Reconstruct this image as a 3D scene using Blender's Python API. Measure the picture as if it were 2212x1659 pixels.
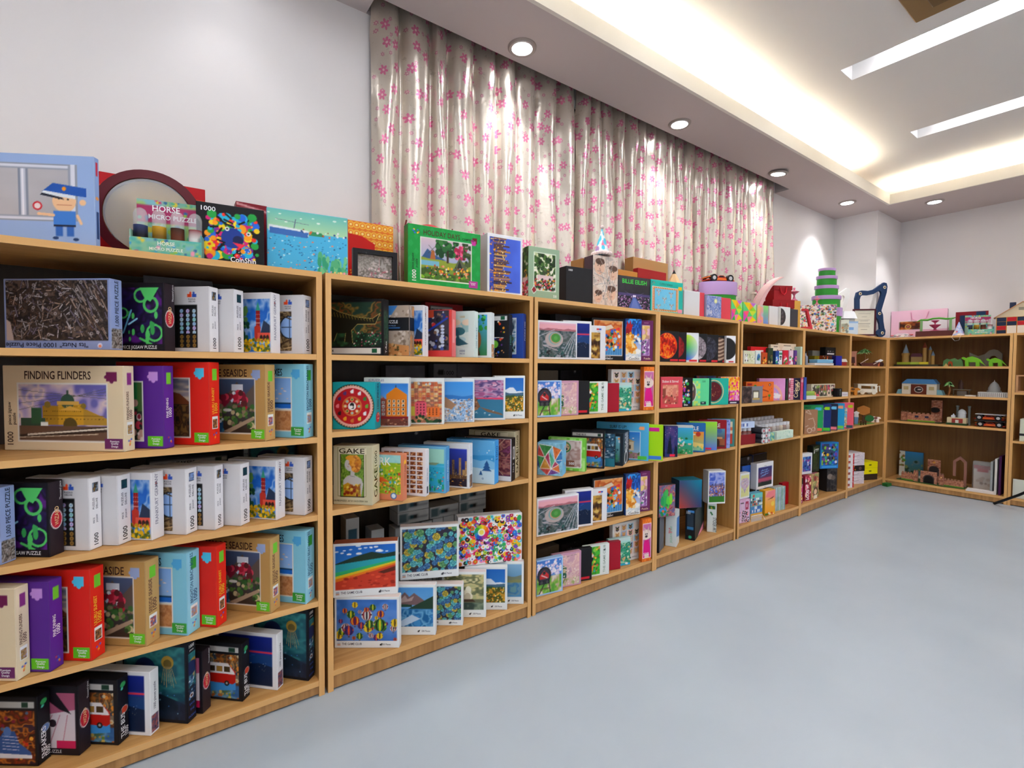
import bpy, bmesh, math, random
import numpy as np
from mathutils import Vector, Matrix

for o in list(bpy.data.objects):
    bpy.data.objects.remove(o)
SC = bpy.context.scene
COL = SC.collection
PI = math.pi

# ---------------------------------------------------------------- camera, world, exposure
cam_d = bpy.data.cameras.new('camera')
cam = bpy.data.objects.new('camera', cam_d)
COL.objects.link(cam)
SC.camera = cam
cam_d.sensor_width = 36.0
cam_d.lens = 1040.607 / 2212 * 36.0
cam_d.clip_start = 0.05
yaw, pitch, roll = math.radians(54.24017), math.radians(-1.89106), math.radians(0.35122)
fw = Vector((math.cos(pitch) * math.cos(yaw), math.cos(pitch) * math.sin(yaw), math.sin(pitch)))
rt = Vector((math.sin(yaw), -math.cos(yaw), 0.0))
up = rt.cross(fw)
r2 = rt * math.cos(roll) + up * math.sin(roll)
u2 = -rt * math.sin(roll) + up * math.cos(roll)
M = Matrix((r2, u2, -fw)).transposed().to_4x4()
M.translation = Vector((0.0, -1.813, 1.2096))
cam.matrix_world = M

SC.view_settings.view_transform = 'Standard'
SC.view_settings.look = 'None'
SC.view_settings.gamma = 1.0
SC.view_settings.use_curve_mapping = False
SC.view_settings.exposure = 1.4
world = bpy.data.worlds.new('world')
SC.world = world
world.use_nodes = True
world.node_tree.nodes['Background'].inputs[0].default_value = (0.9, 0.92, 1.0, 1)
world.node_tree.nodes['Background'].inputs[1].default_value = 0.3

def area_light(name, loc, size, power, rot=(0, 0, 0), color=(1, 1, 1)):
    l = bpy.data.lights.new(name, 'AREA')
    l.shape = 'RECTANGLE'
    l.size, l.size_y = size
    l.energy = power
    l.color = color
    o = bpy.data.objects.new(name, l)
    o.location = loc
    o.rotation_euler = rot
    COL.objects.link(o)
    return o

# ---------------------------------------------------------------- helpers
def lin(c):
    c = np.asarray(c, float)
    return np.where(c <= 0.04045, c / 12.92, ((c + 0.055) / 1.055) ** 2.4)

def hx(s):
    if not isinstance(s, str):
        return np.array(s, float)
    if len(s) == 3:
        s = ''.join(a * 2 for a in s)
    return np.array([int(s[i:i + 2], 16) / 255 for i in (0, 2, 4)])

def L4(s):
    return tuple(lin(hx(s))) + (1.0,)

def tag(o, label=None, cat=None, group=None, kind=None):
    if label: o['label'] = label
    if cat: o['category'] = cat
    if group: o['group'] = group
    if kind: o['kind'] = kind
    return o

def empty(name, loc, rz=0, label=None, cat=None, group=None):
    o = bpy.data.objects.new(name, None)
    o.empty_display_size = 0.05
    o.location = loc
    o.rotation_euler = (0, 0, rz)
    COL.objects.link(o)
    return tag(o, label, cat, group)

def copy_tree(o, parent=None):
    c = o.copy()
    COL.objects.link(c)
    c.parent = parent
    for ch in o.children:
        copy_tree(ch, c)
    return c

MATS = {}
def mat(name, color='fff', rough=0.5, metal=0.0, spec=0.5, emit=None, es=1.0, trans=0.0, coat=0.0, alpha=1.0, noise=None):
    if name in MATS: return MATS[name]
    m = bpy.data.materials.new(name)
    m.use_nodes = True
    nt = m.node_tree
    b = nt.nodes['Principled BSDF']
    b.inputs['Base Color'].default_value = L4(color)
    b.inputs['Roughness'].default_value = rough
    b.inputs['Metallic'].default_value = metal
    b.inputs['Specular IOR Level'].default_value = spec
    b.inputs['Transmission Weight'].default_value = trans
    b.inputs['Coat Weight'].default_value = coat
    b.inputs['Alpha'].default_value = alpha
    if emit:
        b.inputs['Emission Color'].default_value = L4(emit)
        b.inputs['Emission Strength'].default_value = es
    if noise:                       # (second colour, scale)
        n = nt.nodes.new('ShaderNodeTexNoise')
        n.inputs['Scale'].default_value = noise[1]
        n.inputs['Detail'].default_value = 4
        tc = nt.nodes.new('ShaderNodeTexCoord')
        nt.links.new(tc.outputs['Object'], n.inputs['Vector'])
        r = nt.nodes.new('ShaderNodeValToRGB')
        r.color_ramp.elements[0].position = 0.38
        r.color_ramp.elements[1].position = 0.62
        r.color_ramp.elements[0].color = L4(color)
        r.color_ramp.elements[1].color = L4(noise[0])
        nt.links.new(n.outputs['Fac'], r.inputs[0])
        nt.links.new(r.outputs[0], b.inputs['Base Color'])
    MATS[name] = m
    return m

def wood(name, c0, c1, axis, scale=1.0):
    """straight-grained laminate; axis = direction the grain runs along"""
    m = bpy.data.materials.new(name)
    m.use_nodes = True
    nt = m.node_tree
    b = nt.nodes['Principled BSDF']
    tc = nt.nodes.new('ShaderNodeTexCoord')
    mp = nt.nodes.new('ShaderNodeMapping')
    s = [45 * scale, 45 * scale, 45 * scale]
    s[axis] = 1.3 * scale
    mp.inputs['Scale'].default_value = s
    n = nt.nodes.new('ShaderNodeTexNoise')
    n.inputs['Scale'].default_value = 1.0
    n.inputs['Detail'].default_value = 5
    n.inputs['Roughness'].default_value = 0.6
    r = nt.nodes.new('ShaderNodeValToRGB')
    r.color_ramp.elements[0].position = 0.33
    r.color_ramp.elements[1].position = 0.68
    r.color_ramp.elements[0].color = L4(c0)
    r.color_ramp.elements[1].color = L4(c1)
    nt.links.new(tc.outputs['Object'], mp.inputs[0])
    nt.links.new(mp.outputs[0], n.inputs['Vector'])
    nt.links.new(n.outputs['Fac'], r.inputs[0])
    nt.links.new(r.outputs[0], b.inputs['Base Color'])
    b.inputs['Roughness'].default_value = 0.42
    b.inputs['Specular IOR Level'].default_value = 0.35
    MATS[name] = m
    return m

def print_mat(name, rough, spec, coat=0.0):
    m = bpy.data.materials.new(name)
    m.use_nodes = True
    nt = m.node_tree
    b = nt.nodes['Principled BSDF']
    a = nt.nodes.new('ShaderNodeAttribute')
    a.attribute_name = 'ink'
    nt.links.new(a.outputs['Color'], b.inputs['Base Color'])
    b.inputs['Roughness'].default_value = rough
    b.inputs['Specular IOR Level'].default_value = spec
    b.inputs['Coat Weight'].default_value = coat
    MATS[name] = m
    return m
print_mat('printed_card', 0.45, 0.25)
print_mat('glossy_printed_card', 0.2, 0.4)

class MB:
    """collects coloured faces; build() links them as one mesh object"""
    def __init__(s):
        s.v = []; s.f = []; s.c = []; s.n = 0; s.fm = []; s.cur = 0
    def add(s, verts, faces, col='fff'):
        b = s.n
        verts = np.asarray(verts, float).reshape(-1, 3)
        s.v.append(verts)
        s.n += len(verts)
        s.f += [tuple(i + b for i in f) for f in faces]
        s.fm += [s.cur] * len(faces)
        if isinstance(col, np.ndarray) and col.ndim == 2:
            s.c.append(col)
        else:
            s.c.append(np.tile(lin(hx(col)), (len(verts), 1)))
        return s
    def xf(s, verts, R=None, T=(0, 0, 0)):
        v = np.asarray(verts, float)
        if R is not None: v = v @ np.asarray(R).T
        return v + np.asarray(T, float)
    def box(s, x0, x1, y0, y1, z0, z1, col='fff', ch=0.0, R=None, T=(0, 0, 0)):
        if ch <= 0:
            v = [(x, y, z) for z in (z0, z1) for y in (y0, y1) for x in (x0, x1)]
            f = [(0, 2, 3, 1), (4, 5, 7, 6), (0, 1, 5, 4), (2, 6, 7, 3), (0, 4, 6, 2), (1, 3, 7, 5)]
        else:
            v = []
            for sx, X in ((1, x0), (-1, x1)):
                for sy, Y in ((1, y0), (-1, y1)):
                    for sz, Z in ((1, z0), (-1, z1)):
                        v += [(X, Y + sy * ch, Z + sz * ch), (X + sx * ch, Y, Z + sz * ch), (X + sx * ch, Y + sy * ch, Z)]
            I = lambda a, b, c, k: (a * 4 + b * 2 + c) * 3 + k
            f = [(I(0,0,0,0), I(0,0,1,0), I(0,1,1,0), I(0,1,0,0)), (I(1,0,0,0), I(1,1,0,0), I(1,1,1,0), I(1,0,1,0)),
                 (I(0,0,0,1), I(1,0,0,1), I(1,0,1,1), I(0,0,1,1)), (I(0,1,0,1), I(0,1,1,1), I(1,1,1,1), I(1,1,0,1)),
                 (I(0,0,0,2), I(0,1,0,2), I(1,1,0,2), I(1,0,0,2)), (I(0,0,1,2), I(1,0,1,2), I(1,1,1,2), I(0,1,1,2))]
            for a in (0, 1):
                for b in (0, 1):
                    f += [(I(0,a,b,1), I(1,a,b,1), I(1,a,b,2), I(0,a,b,2)), (I(a,0,b,0), I(a,1,b,0), I(a,1,b,2), I(a,0,b,2)),
                          (I(a,b,0,0), I(a,b,1,0), I(a,b,1,1), I(a,b,0,1))]
                    for c in (0, 1): f.append((I(a,b,c,0), I(a,b,c,1), I(a,b,c,2)))
        return s.add(s.xf(v, R, T), f, col)
    def prism(s, pts, z0, z1, col='fff', R=None, T=(0, 0, 0)):
        n = len(pts)
        v = [(p[0], p[1], z0) for p in pts] + [(p[0], p[1], z1) for p in pts]
        f = [tuple(range(n - 1, -1, -1)), tuple(range(n, 2 * n))] + [(i, (i + 1) % n, n + (i + 1) % n, n + i) for i in range(n)]
        return s.add(s.xf(v, R, T), f, col)
    def plate(s, pts, y0, y1, col='fff', T=(0, 0, 0)):
        """outline in x,z pushed through y"""
        n = len(pts)
        v = [(p[0], y0, p[1]) for p in pts] + [(p[0], y1, p[1]) for p in pts]
        f = [tuple(range(n)), tuple(range(2 * n - 1, n - 1, -1))] + [(i, n + i, n + (i + 1) % n, (i + 1) % n) for i in range(n)]
        return s.add(s.xf(v, None, T), f, col)
    def lathe(s, prof, seg=24, col='fff', R=None, T=(0, 0, 0), sy=1.0, cols=None):
        v = []; f = []
        for r, z in prof:
            for k in range(seg):
                a = 2 * PI * k / seg
                v.append((r * math.cos(a), sy * r * math.sin(a), z))
        for i in range(len(prof) - 1):
            for k in range(seg):
                k2 = (k + 1) % seg
                f.append((i * seg + k, i * seg + k2, (i + 1) * seg + k2, (i + 1) * seg + k))
        f.append(tuple(range(seg - 1, -1, -1)))
        f.append(tuple((len(prof) - 1) * seg + k for k in range(seg)))
        c = col
        if cols: c = np.repeat(np.array([lin(hx(q)) for q in cols]), seg, axis=0)
        return s.add(s.xf(v, R, T), f, c)
    def tube(s, path, r, seg=8, col='fff'):
        P = [Vector(p) for p in path]
        v = []; f = []
        for i, p in enumerate(P):
            d = (P[min(i + 1, len(P) - 1)] - P[max(i - 1, 0)]).normalized()
            a = d.orthogonal().normalized() if i == 0 else (a - d * a.dot(d)).normalized()
            b = d.cross(a)
            rr = r[i] if isinstance(r, (list, tuple)) else r
            for k in range(seg):
                t = 2 * PI * k / seg
                v.append(tuple(p + (a * math.cos(t) + b * math.sin(t)) * rr))
        for i in range(len(P) - 1):
            for k in range(seg):
                k2 = (k + 1) % seg
                f.append((i * seg + k, i * seg + k2, (i + 1) * seg + k2, (i + 1) * seg + k))
        f.append(tuple(range(seg - 1, -1, -1)))
        f.append(tuple((len(P) - 1) * seg + k for k in range(seg)))
        return s.add(v, f, col)
    def ball(s, c, r, col='fff', n=12, sc=(1, 1, 1)):
        pr = [(max(r * math.sin(PI * i / n), 1e-5), -r * math.cos(PI * i / n)) for i in range(n + 1)]
        return s.lathe(pr, 2 * n, col, R=np.diag(sc), T=c)
    def grid(s, O, A, B, cols):
        """cols (ny,nx,3) linear colours over the parallelogram O + u A + v B"""
        ny, nx = cols.shape[:2]
        u = np.linspace(0, 1, nx); w = np.linspace(0, 1, ny)
        U, Wv = np.meshgrid(u, w)
        v = np.asarray(O) + U[..., None] * np.asarray(A) + Wv[..., None] * np.asarray(B)
        idx = np.arange(nx * ny).reshape(ny, nx)
        f = np.stack([idx[:-1, :-1], idx[:-1, 1:], idx[1:, 1:], idx[1:, :-1]], -1).reshape(-1, 4)
        b = s.n
        s.v.append(v.reshape(-1, 3)); s.n += nx * ny
        s.f += [tuple(q) for q in (f + b).tolist()]
        s.fm += [s.cur] * len(f)
        s.c.append(cols.reshape(-1, 3))
        return s
    def mesh(s, name, mats, smooth=False):
        me = bpy.data.meshes.new(name)
        V = np.concatenate(s.v); Cc = np.concatenate(s.c)
        me.from_pydata(V.tolist(), [], s.f)
        at = me.color_attributes.new('ink', 'FLOAT_COLOR', 'POINT')
        buf = np.ones((len(V), 4), np.float32); buf[:, :3] = Cc
        at.data.foreach_set('color', buf.ravel())
        for m in mats: me.materials.append(MATS[m] if isinstance(m, str) else m)
        if len(mats) > 1: me.polygons.foreach_set('material_index', s.fm)
        if smooth:
            me.polygons.foreach_set('use_smooth', [True] * len(me.polygons))
            me.set_sharp_from_angle(angle=math.radians(40))
        me.update()
        return me
    def build(s, name, mats='printed_card', parent=None, loc=(0, 0, 0), rz=0, smooth=False, label=None, cat=None, group=None, kind=None):
        if isinstance(mats, (str, bpy.types.Material)): mats = [mats]
        o = bpy.data.objects.new(name, s.mesh(name, mats, smooth))
        COL.objects.link(o)
        o.parent = parent
        o.location = loc
        o.rotation_euler = (0, 0, rz)
        return tag(o, label, cat, group, kind)

_txt = {}
def text_geo(st):
    """lettering outline mesh, cap height 1, left aligned"""
    if st not in _txt:
        cu = bpy.data.curves.new('t', 'FONT')
        cu.body = st
        cu.resolution_u = 2
        cu.offset = 0.012
        o = bpy.data.objects.new('t', cu)
        COL.objects.link(o)
        bpy.context.view_layer.update()
        me = o.to_mesh()
        v = np.array([tuple(q.co) for q in me.vertices]).reshape(-1, 3)
        f = [tuple(p.vertices) for p in me.polygons]
        o.to_mesh_clear()
        bpy.data.objects.remove(o)
        bpy.data.curves.remove(cu)
        if len(v):
            v = v / 0.70
            v[:, 0] -= v[:, 0].min()
            wd = v[:, 0].max()
        else: wd = 0
        _txt[st] = (v, f, wd)
    return _txt[st]
def put_text(mb, st, O, A, B, col):
    """O left-bottom corner, A unit x dir * height, B unit y dir * height"""
    v, f, wd = text_geo(st)
    if not len(v): return
    P = np.asarray(O) + v[:, :1] * np.asarray(A) + v[:, 1:2] * np.asarray(B)
    mb.add(P, f, col)
# ---------------------------------------------------------------- print designs
def vnoise(rs, gx, gy, X, Y):
    g = rs.rand(gy + 2, gx + 2)
    x = np.clip(X, 0, 1) * gx; y = np.clip(Y, 0, 1) * gy
    i = np.minimum(x.astype(int), gx); j = np.minimum(y.astype(int), gy)
    fx = x - i; fy = y - j
    fx = fx * fx * (3 - 2 * fx); fy = fy * fy * (3 - 2 * fy)
    return (g[j, i] * (1 - fx) + g[j, i + 1] * fx) * (1 - fy) + (g[j + 1, i] * (1 - fx) + g[j + 1, i + 1] * fx) * fy

class Cv:
    """a drawing surface w x h metres; coordinates 0..1; colours are the printed colours"""
    def __init__(s, w, h, res, img=None, ox=0, oy=0, W=None, H=None, tx=None, X=None, Y=None, rs=None):
        s.w, s.h = w, h
        if img is None:
            nx = max(6, int(w * res)) * 2; ny = max(6, int(h * res)) * 2
            s.img = np.ones((ny, nx, 3))
            x = (np.arange(nx) + .5) / nx; y = (np.arange(ny) + .5) / ny
            s.X, s.Y = np.meshgrid(x, y)
            s.ox = s.oy = 0.0; s.W, s.H = w, h; s.tx = []
            s.rs = np.random.RandomState(7)
        else:
            s.img, s.X, s.Y, s.ox, s.oy, s.W, s.H, s.tx, s.rs = img, X, Y, ox, oy, W, H, tx, rs
        s.a = s.w / s.h
    def sub(s, x0, y0, x1, y1):
        i = (s.X[0] >= x0) & (s.X[0] < x1); j = (s.Y[:, 0] >= y0) & (s.Y[:, 0] < y1)
        ii = np.where(i)[0]; jj = np.where(j)[0]
        if len(ii) < 1 or len(jj) < 1: ii = np.array([0]); jj = np.array([0])
        sl = (slice(jj[0], jj[-1] + 1), slice(ii[0], ii[-1] + 1))
        return Cv(s.w * (x1 - x0), s.h * (y1 - y0), 0, s.img[sl], s.ox + s.w * x0, s.oy + s.h * y0, s.W, s.H, s.tx,
                  (s.X[sl] - x0) / (x1 - x0), (s.Y[sl] - y0) / (y1 - y0), s.rs)
    def _m(s, m, c): s.img[m] = hx(c)
    def f(s, c): s.img[:] = hx(c); return s
    def g(s, c0, c1, ax='v'):
        t = (s.Y if ax == 'v' else s.X)[..., None]
        s.img[:] = hx(c0) * (1 - t) + hx(c1) * t; return s
    def r(s, x0, y0, x1, y1, c): s._m((s.X >= x0) & (s.X < x1) & (s.Y >= y0) & (s.Y < y1), c); return s
    def o(s, cx, cy, r, c, ry=None, r0=0):
        q = ((s.X - cx) * s.a) ** 2 + ((s.Y - cy) * r / (ry or r)) ** 2
        s._m((q < r * r) & (q >= r0 * r0), c); return s
    def p(s, pts, c):
        inside = np.zeros(s.X.shape, bool); n = len(pts)
        for k in range(n):
            (xa, ya), (xb, yb) = pts[k], pts[(k + 1) % n]
            if ya == yb: continue
            cr = ((ya > s.Y) != (yb > s.Y)) & (s.X < (xb - xa) * (s.Y - ya) / (yb - ya) + xa)
            inside ^= cr
        s._m(inside, c); return s
    def l(s, x0, y0, x1, y1, wd, c):
        dx, dy = (x1 - x0) * s.a, y1 - y0
        L = dx * dx + dy * dy + 1e-9
        t = np.clip(((s.X - x0) * s.a * dx + (s.Y - y0) * dy) / L, 0, 1)
        q = ((s.X - x0) * s.a - t * dx) ** 2 + (s.Y - y0 - t * dy) ** 2
        s._m(q < (wd / 2) ** 2, c); return s
    def n(s, cols, gx=6, gy=6, amt=1.0, seed=None, y0=0, y1=1):
        rs = np.random.RandomState(seed) if seed is not None else s.rs
        v = .6 * vnoise(rs, gx, gy, s.X, s.Y) + .4 * vnoise(rs, gx * 3, gy * 3, s.X, s.Y)
        v = np.clip((v - .5) * 2.2 + .5, 0, .999) * (len(cols) - 1)
        C = np.array([hx(c) for c in cols]); i = v.astype(int); t = (v - i)[..., None]
        i1 = np.minimum(i + 1, len(cols) - 1)
        N = C[i] * (1 - t) + C[i1] * t
        m = (s.Y >= y0) & (s.Y < y1)
        s.img[m] = (s.img * (1 - amt) + N * amt)[m]; return s
    def b(s, cols, n, r0, r1, x0=0, y0=0, x1=1, y1=1, ry=1, core=None):
        for k in range(n):
            x = x0 + (x1 - x0) * s.rs.rand(); y = y0 + (y1 - y0) * s.rs.rand(); r = r0 + (r1 - r0) * s.rs.rand()
            s.o(x, y, r, cols[s.rs.randint(len(cols))], r * ry)
            if core: s.o(x, y, r * .35, core)
        return s
    def m(s, y, amp, freq, c, jag=0, seed=1, bot=0):
        rs = np.random.RandomState(seed); x = s.X
        h = y + amp * (np.sin(freq * x * 6.28 + seed) * .6 + np.sin(freq * 2.3 * x * 6.28 + seed * 2) * .4)
        if jag:
            px = np.linspace(0, 1, jag); h = y + np.interp(x, px, (rs.rand(jag) - .5) * 2 * amp)
        s._m((s.Y < h) & (s.Y >= bot), c); return s
    def q(s, cols, nx, ny, x0=0, y0=0, x1=1, y1=1, gap=0, seed=3):
        rs = np.random.RandomState(seed)
        for i in range(nx):
            for j in range(ny):
                a, b2 = x0 + (x1 - x0) * i / nx, y0 + (y1 - y0) * j / ny
                dx, dy = (x1 - x0) / nx, (y1 - y0) / ny
                s.r(a + dx * gap, b2 + dy * gap, a + dx * (1 - gap), b2 + dy * (1 - gap), cols[rs.randint(len(cols))])
        return s
    def city(s, y, cols, n, lo, hi, win=None, seed=2):
        rs = np.random.RandomState(seed)
        for k in range(n):
            x = (k + rs.rand() * .6) / n; w = (.6 + rs.rand() * .7) / n; h = lo + (hi - lo) * rs.rand()
            s.r(x, y, x + w, y + h, cols[rs.randint(len(cols))])
            if win:
                for j in range(int(h * 26)):
                    for i in range(2):
                        if rs.rand() < .6: s.r(x + w * (.2 + .4 * i), y + j / 26 + .01, x + w * (.4 + .4 * i), y + j / 26 + .025, win)
        return s
    def fl(s, cx, cy, r, c, core='fd4', np_=6, r2=None):
        for k in range(np_):
            t = 6.283 * k / np_ + cx * 9
            s.o(cx + r * .6 * math.cos(t) / s.a, cy + r * .6 * math.sin(t), r * .42, c if isinstance(c, str) else c[k % len(c)])
        return s.o(cx, cy, r * .34, core)
    def t(s, st, x, y, h, c, al='C', rot=0, sx=1.0):
        """h = cap height as fraction of this area's height"""
        s.tx.append((st, s.ox + x * s.w, s.oy + y * s.h, h * s.h, c, al, rot, sx)); return s
    def out(s):
        i = s.img; i = (i[0::2, 0::2] + i[1::2, 0::2] + i[0::2, 1::2] + i[1::2, 1::2]) / 4
        g = i.mean(-1, keepdims=True)
        return lin(np.clip(g + (i - g) * 1.15, 0, 1))

def face(mb, O, A, B, w, h, res, fn, off, seed=1):
    """paint fn on the rectangle with corner O, unit axes A (right) and B (up)"""
    O = np.asarray(O, float); A = np.asarray(A, float); B = np.asarray(B, float)
    N = np.cross(A, B)
    c = Cv(w, h, res)
    c.rs = np.random.RandomState(seed)
    fn(c)
    mb.grid(O + N * off, A * w, B * h, c.out())
    for st, x, y, hh, col, al, rot, sx in c.tx:
        v, f, wd = text_geo(st)
        ca, sa = math.cos(rot), math.sin(rot)
        ux = A * ca + B * sa; uy = -A * sa + B * ca
        start = O + A * x + B * y + N * (off + .0004)
        k = {'C': .5, 'L': 0, 'R': 1}[al]
        if wd <= 0: continue
        if abs(sa) > .9:
            room = ((h - y) if sa > 0 else y) * .98 if al == 'L' else h * .95
            hh = min(hh, w * .8)
        else:
            room = {'L': w - x, 'R': x, 'C': 2 * min(x, w - x)}[al] * .98
        sx = min(sx, room / (wd * hh))
        start = start - ux * (wd * hh * sx * k)
        put_text(mb, st, start, ux * hh * sx, uy * hh, col)

ART = {}
def art(name, base, desc, front, side=None, top=None, obj='puzzle_box', cat='box', gloss=0):
    ART[name] = (base, desc, front, side, top, obj, cat, gloss)
def pic(c, x0, y0, x1, y1, fn, border=None, bw=.012):
    if border: c.r(x0 - bw, y0 - bw * c.a, x1 + bw, y1 + bw * c.a, border)
    fn(c.sub(x0, y0, x1, y1))
V = PI / 2
def deluxe(fn, px=(.12, .06, .72, .70), teal=None):
    def F(c):
        c.f('dcdadb'); pic(c, *px, fn)
        c.r(.60, .84, .68, .89, 'e8542c').o(.66, .905, .018, 'e8542c').r(.69, .84, .77, .89, '3a5cb8').o(.72, .905, .018, '3a5cb8')
        c.t('PUZZLES', .69, .80, .022, '223').t('DELUXE', .69, .765, .022, '223')
    return F
def deluxe_side(thumb):
    def S(c):
        c.f('f2f1f3').r(.3, .8, .75, .93, '223'); c.sub(.32, .81, .73, .92).n(thumb, 3, 3)
        k = c.w / c.h
        c.t('1000', .70, .05, .36 * k, '222', 'L', V, 1.0)
        c.t('PIECE', .42, .36, .13 * k, '556', 'L', V).t('JIGSAW', .68, .36, .13 * k, '556', 'L', V).t('PUZZLES', .42, .56, .16 * k, '334', 'L', V).t('DELUXE', .70, .56, .16 * k, '334', 'L', V)
    return S
def vt(base, st, col, h=.5, y=.1, x=.7, extra=None):
    """side of a box with its title running up it"""
    def S(c):
        c.f(base)
        if extra: extra(c)
        c.t(st, x, y, h * c.w / c.h, col, 'L', V)
    return S
def p_station(c):
    c.g('d8d0d8', '7a74b4').n(['6a66a8', 'b9a6c8', 'f0d8c8', '8a86bc'], 5, 3, .85)
    for k in range(4): c.l(0, .9 - k * .12, 1, .75 + k * .06, .006, '554')
    c.r(.27, .28, .45, .62, 'a8812c').r(.45, .28, .74, .66, 'c89a34').p([(.74, .28), (.74, .58), (1, .40), (1, .28)], 'b08a3a')
    c.o(.56, .70, .13, '3f5c4c').r(.44, .64, .69, .70, 'd8b060').r(.55, .80, .57, .90, '3a5044').o(.33, .64, .06, '8a7434').o(.74, .62, .05, '8a7434')
    c.q(['6a4c1c', 'a87c30'], 18, 1, .28, .5, .72, .54, .25).q(['5c4418', '8c6828'], 16, 1, .3, .36, .98, .41, .3).q(['e0b860', '8c6420'], 12, 1, .45, .58, .72, .64, .3).p([(.46, .54), (.72, .54), (.59, .62)], 'dcae54')
    c.o(.585, .28, .13, '5a4a24').r(.28, .44, .98, .45, '7a5c20').r(.02, .25, .30, .40, '3c5040').r(.14, .30, .26, .58, '3a5c40').r(.25, .24, .33, .33, 'e8ece8')
    c.r(0, 0, 1, .26, '6a5040').p([(0, .1), (1, .26), (1, .16), (0, .04)], '3a2c24').l(.1, .1, 1, .22, .03, 'e4dccc').l(0, .05, .9, .12, .014, 'd8c8b0')
def p_dining(c):
    c.f('2a3428').p([(.4, 1), (.62, 1), (.62, .0), (.5, 0)], 'e8eee8').r(.62, .55, .9, 1, '2c7a44').r(.9, .5, 1, 1, '4a6a3a')
    c.b(['f4ece8', 'e8d8d0', 'c8a090', '8a2838', 'f8f4f0', '222', 'b84050'], 90, .02, .055, 0, 0, 1, .75, 1.3)
def p_uluru(c):
    c.g('c88858', '5a6a8a').n(['6a6470', 'e8c8a0', '8a8088'], 2, 7, .7).p([(.0, .62), (.12, .74), (.5, .8), (.8, .74), (1, .6), (1, .5), (0, .5)], '6a3820')
    c.r(0, 0, 1, .56, '2c1c14'); c.n(['1c130e', '6a4428', '2a1c12', '7c5a30'], 8, 8, .8, None, 0, .55)
def p_garden(c):
    c.g('3a2c20', '4a5a78').p([(.1, 1), (.3, .6), (.62, .95), (.8, .7), (1, .9), (1, .4), (0, .4)], '5a5048').r(.5, .78, .75, .9, 'dfe4ea').b(['fff', 'cfe0ee'], 14, .02, .04, .5, .55, .72, .8)
    c.r(0, .4, .28, .68, '7a2c28').p([(0, .66), (.1, .8), (.3, .66)], '5a2420').b(['a8283a', '7c2034', 'c8485a', '5a2a2a'], 50, .03, .07, .2, .45, .8, .75)
    c.b(['3c6434', '2a4424', '587a3c', 'c8b890', '8a7a60'], 80, .02, .06, 0, .1, 1, .5).o(.4, .42, .09, 'e8e8e0', .03).p([(.3, .02), (.95, .3), (1, .25), (.45, 0)], 'a8927a').r(0, 0, .3, .2, '2c5a84').b(['dcecf4', '4a84a4'], 16, .01, .03, 0, 0, .3, .25)
def p_beach(c):
    c.g('b8d4ec', '8cb4ec').r(0, .42, 1, .5, '2a6cc0').r(0, .5, 1, .53, '1c3c58').m(.42, .01, 2, 'd4e4f0').r(0, 0, 1, .38, 'b88458').n(['a87048', 'c89468', 'b88050'], 9, 9, 1, None, 0, .38).g
    c.r(0, .37, 1, .4, 'e8dcc8').b(['f0c8b8', 'e8e0f0'], 12, .01, .04, 0, .6, 1, .8, .4)
def ozbox(col, title, fn, txt, px=(.13, .12, .86, .78), green='6ac02c', ind='c8d4f0', ta=('C', .46)):
    def F(c):
        c.f(col); pic(c, *px, fn, 'e8e4dc')
        c.t(title, ta[1], .845, .095, txt, ta[0], 0, .72).t('1000', .075, .06, .075, txt, 'L', V, .8).t('piece jigsaw', .06, .30, .04, txt, 'L', V).t('puzzle', .10, .30, .04, txt, 'L', V)
        c.r(.86, .82, .95, .93, ind).o(.86, .87, .022, ind).o(.905, .82, .025, ind)
        c.r(.84, .03, .99, .15, green).t('Premium', .925, .105, .022, 'fff').t('Quality', .925, .08, .022, 'fff').t('Design', .925, .045, .022, 'fff')
    return F
def ozside(col, title, txt, thumb, badge='7ac83c', qr=False):
    def S(c):
        c.f(col).r(.3, .78, .75, .92, badge)
        c.t(title, .45, .37, .24 * c.w / c.h, txt, 'L', V, .85).t('1000', .78, .38, .30 * c.w / c.h, txt, 'L', V)
        if not qr: c.r(.25, .19, .8, .34, 'f4f4f0').sub(.3, .2, .75, .31).n(thumb, 4, 4)
        c.b(['e85030', '3a60c8', 'e8b030'], 6, .008, .012, .35, .06, .7, .14)
    return S
art('flinders', 'e2cfae', 'cream puzzle box with a domed station', ozbox('e2cfae', 'FINDING FLINDERS', p_station, '3a2018', green='6a2c60', ind='6a1c4a'), ozside('ead9bc', 'FINDING FLINDERS', '5a3028', ['b0a0c0', 'b08a40', '6a5040'], '8a3c80'))
art('dining', '5a2c88', 'purple puzzle box picturing a crowded dining party', ozbox('5a2c88', 'FINE DINING', p_dining, 'fff', (.3, .1, .79, .8), ind='c89adc'), ozside('5f3090', 'FINE DINING', 'fff', ['fff'], qr=True))
art('uluru', 'd42c20', 'bright red desert rock puzzle box', ozbox('d42c20', 'ULURU SUNSET', p_uluru, 'd42c20', (.3, .1, .79, .8), ind='5cc4e4'), ozside('dc3224', 'ULURU SUNSET', 'fc3', ['c88858', '2c1c14']))
art('seaside', 'b8935c', 'tan waterfall garden puzzle box', ozbox('b8935c', 'SEESIDE SEASIDE', p_garden, '3a1c18', (.36, .1, .88, .81), ind='98a8cc', ta=('R', .80)), ozside('c8a46c', 'SEESIDE SEASIDE', '5a3028', ['3a84c8', 'b84838', 'e8dcc8']))
art('beach', '8cc8dc', 'light blue sandy beach puzzle box', ozbox('8cc8dc', 'BRIGHTON BEACH BOXES', p_beach, '1c2c3c', (.4, .1, .84, .81), green='3c9a3c', ind='5cacdc', ta=('R', .74)), ozside('9cd4e6', 'BRIGHTON BEACH BOXES', '1c4c7c', ['c88858', '7cacec'], '3c9a3c'))
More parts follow.
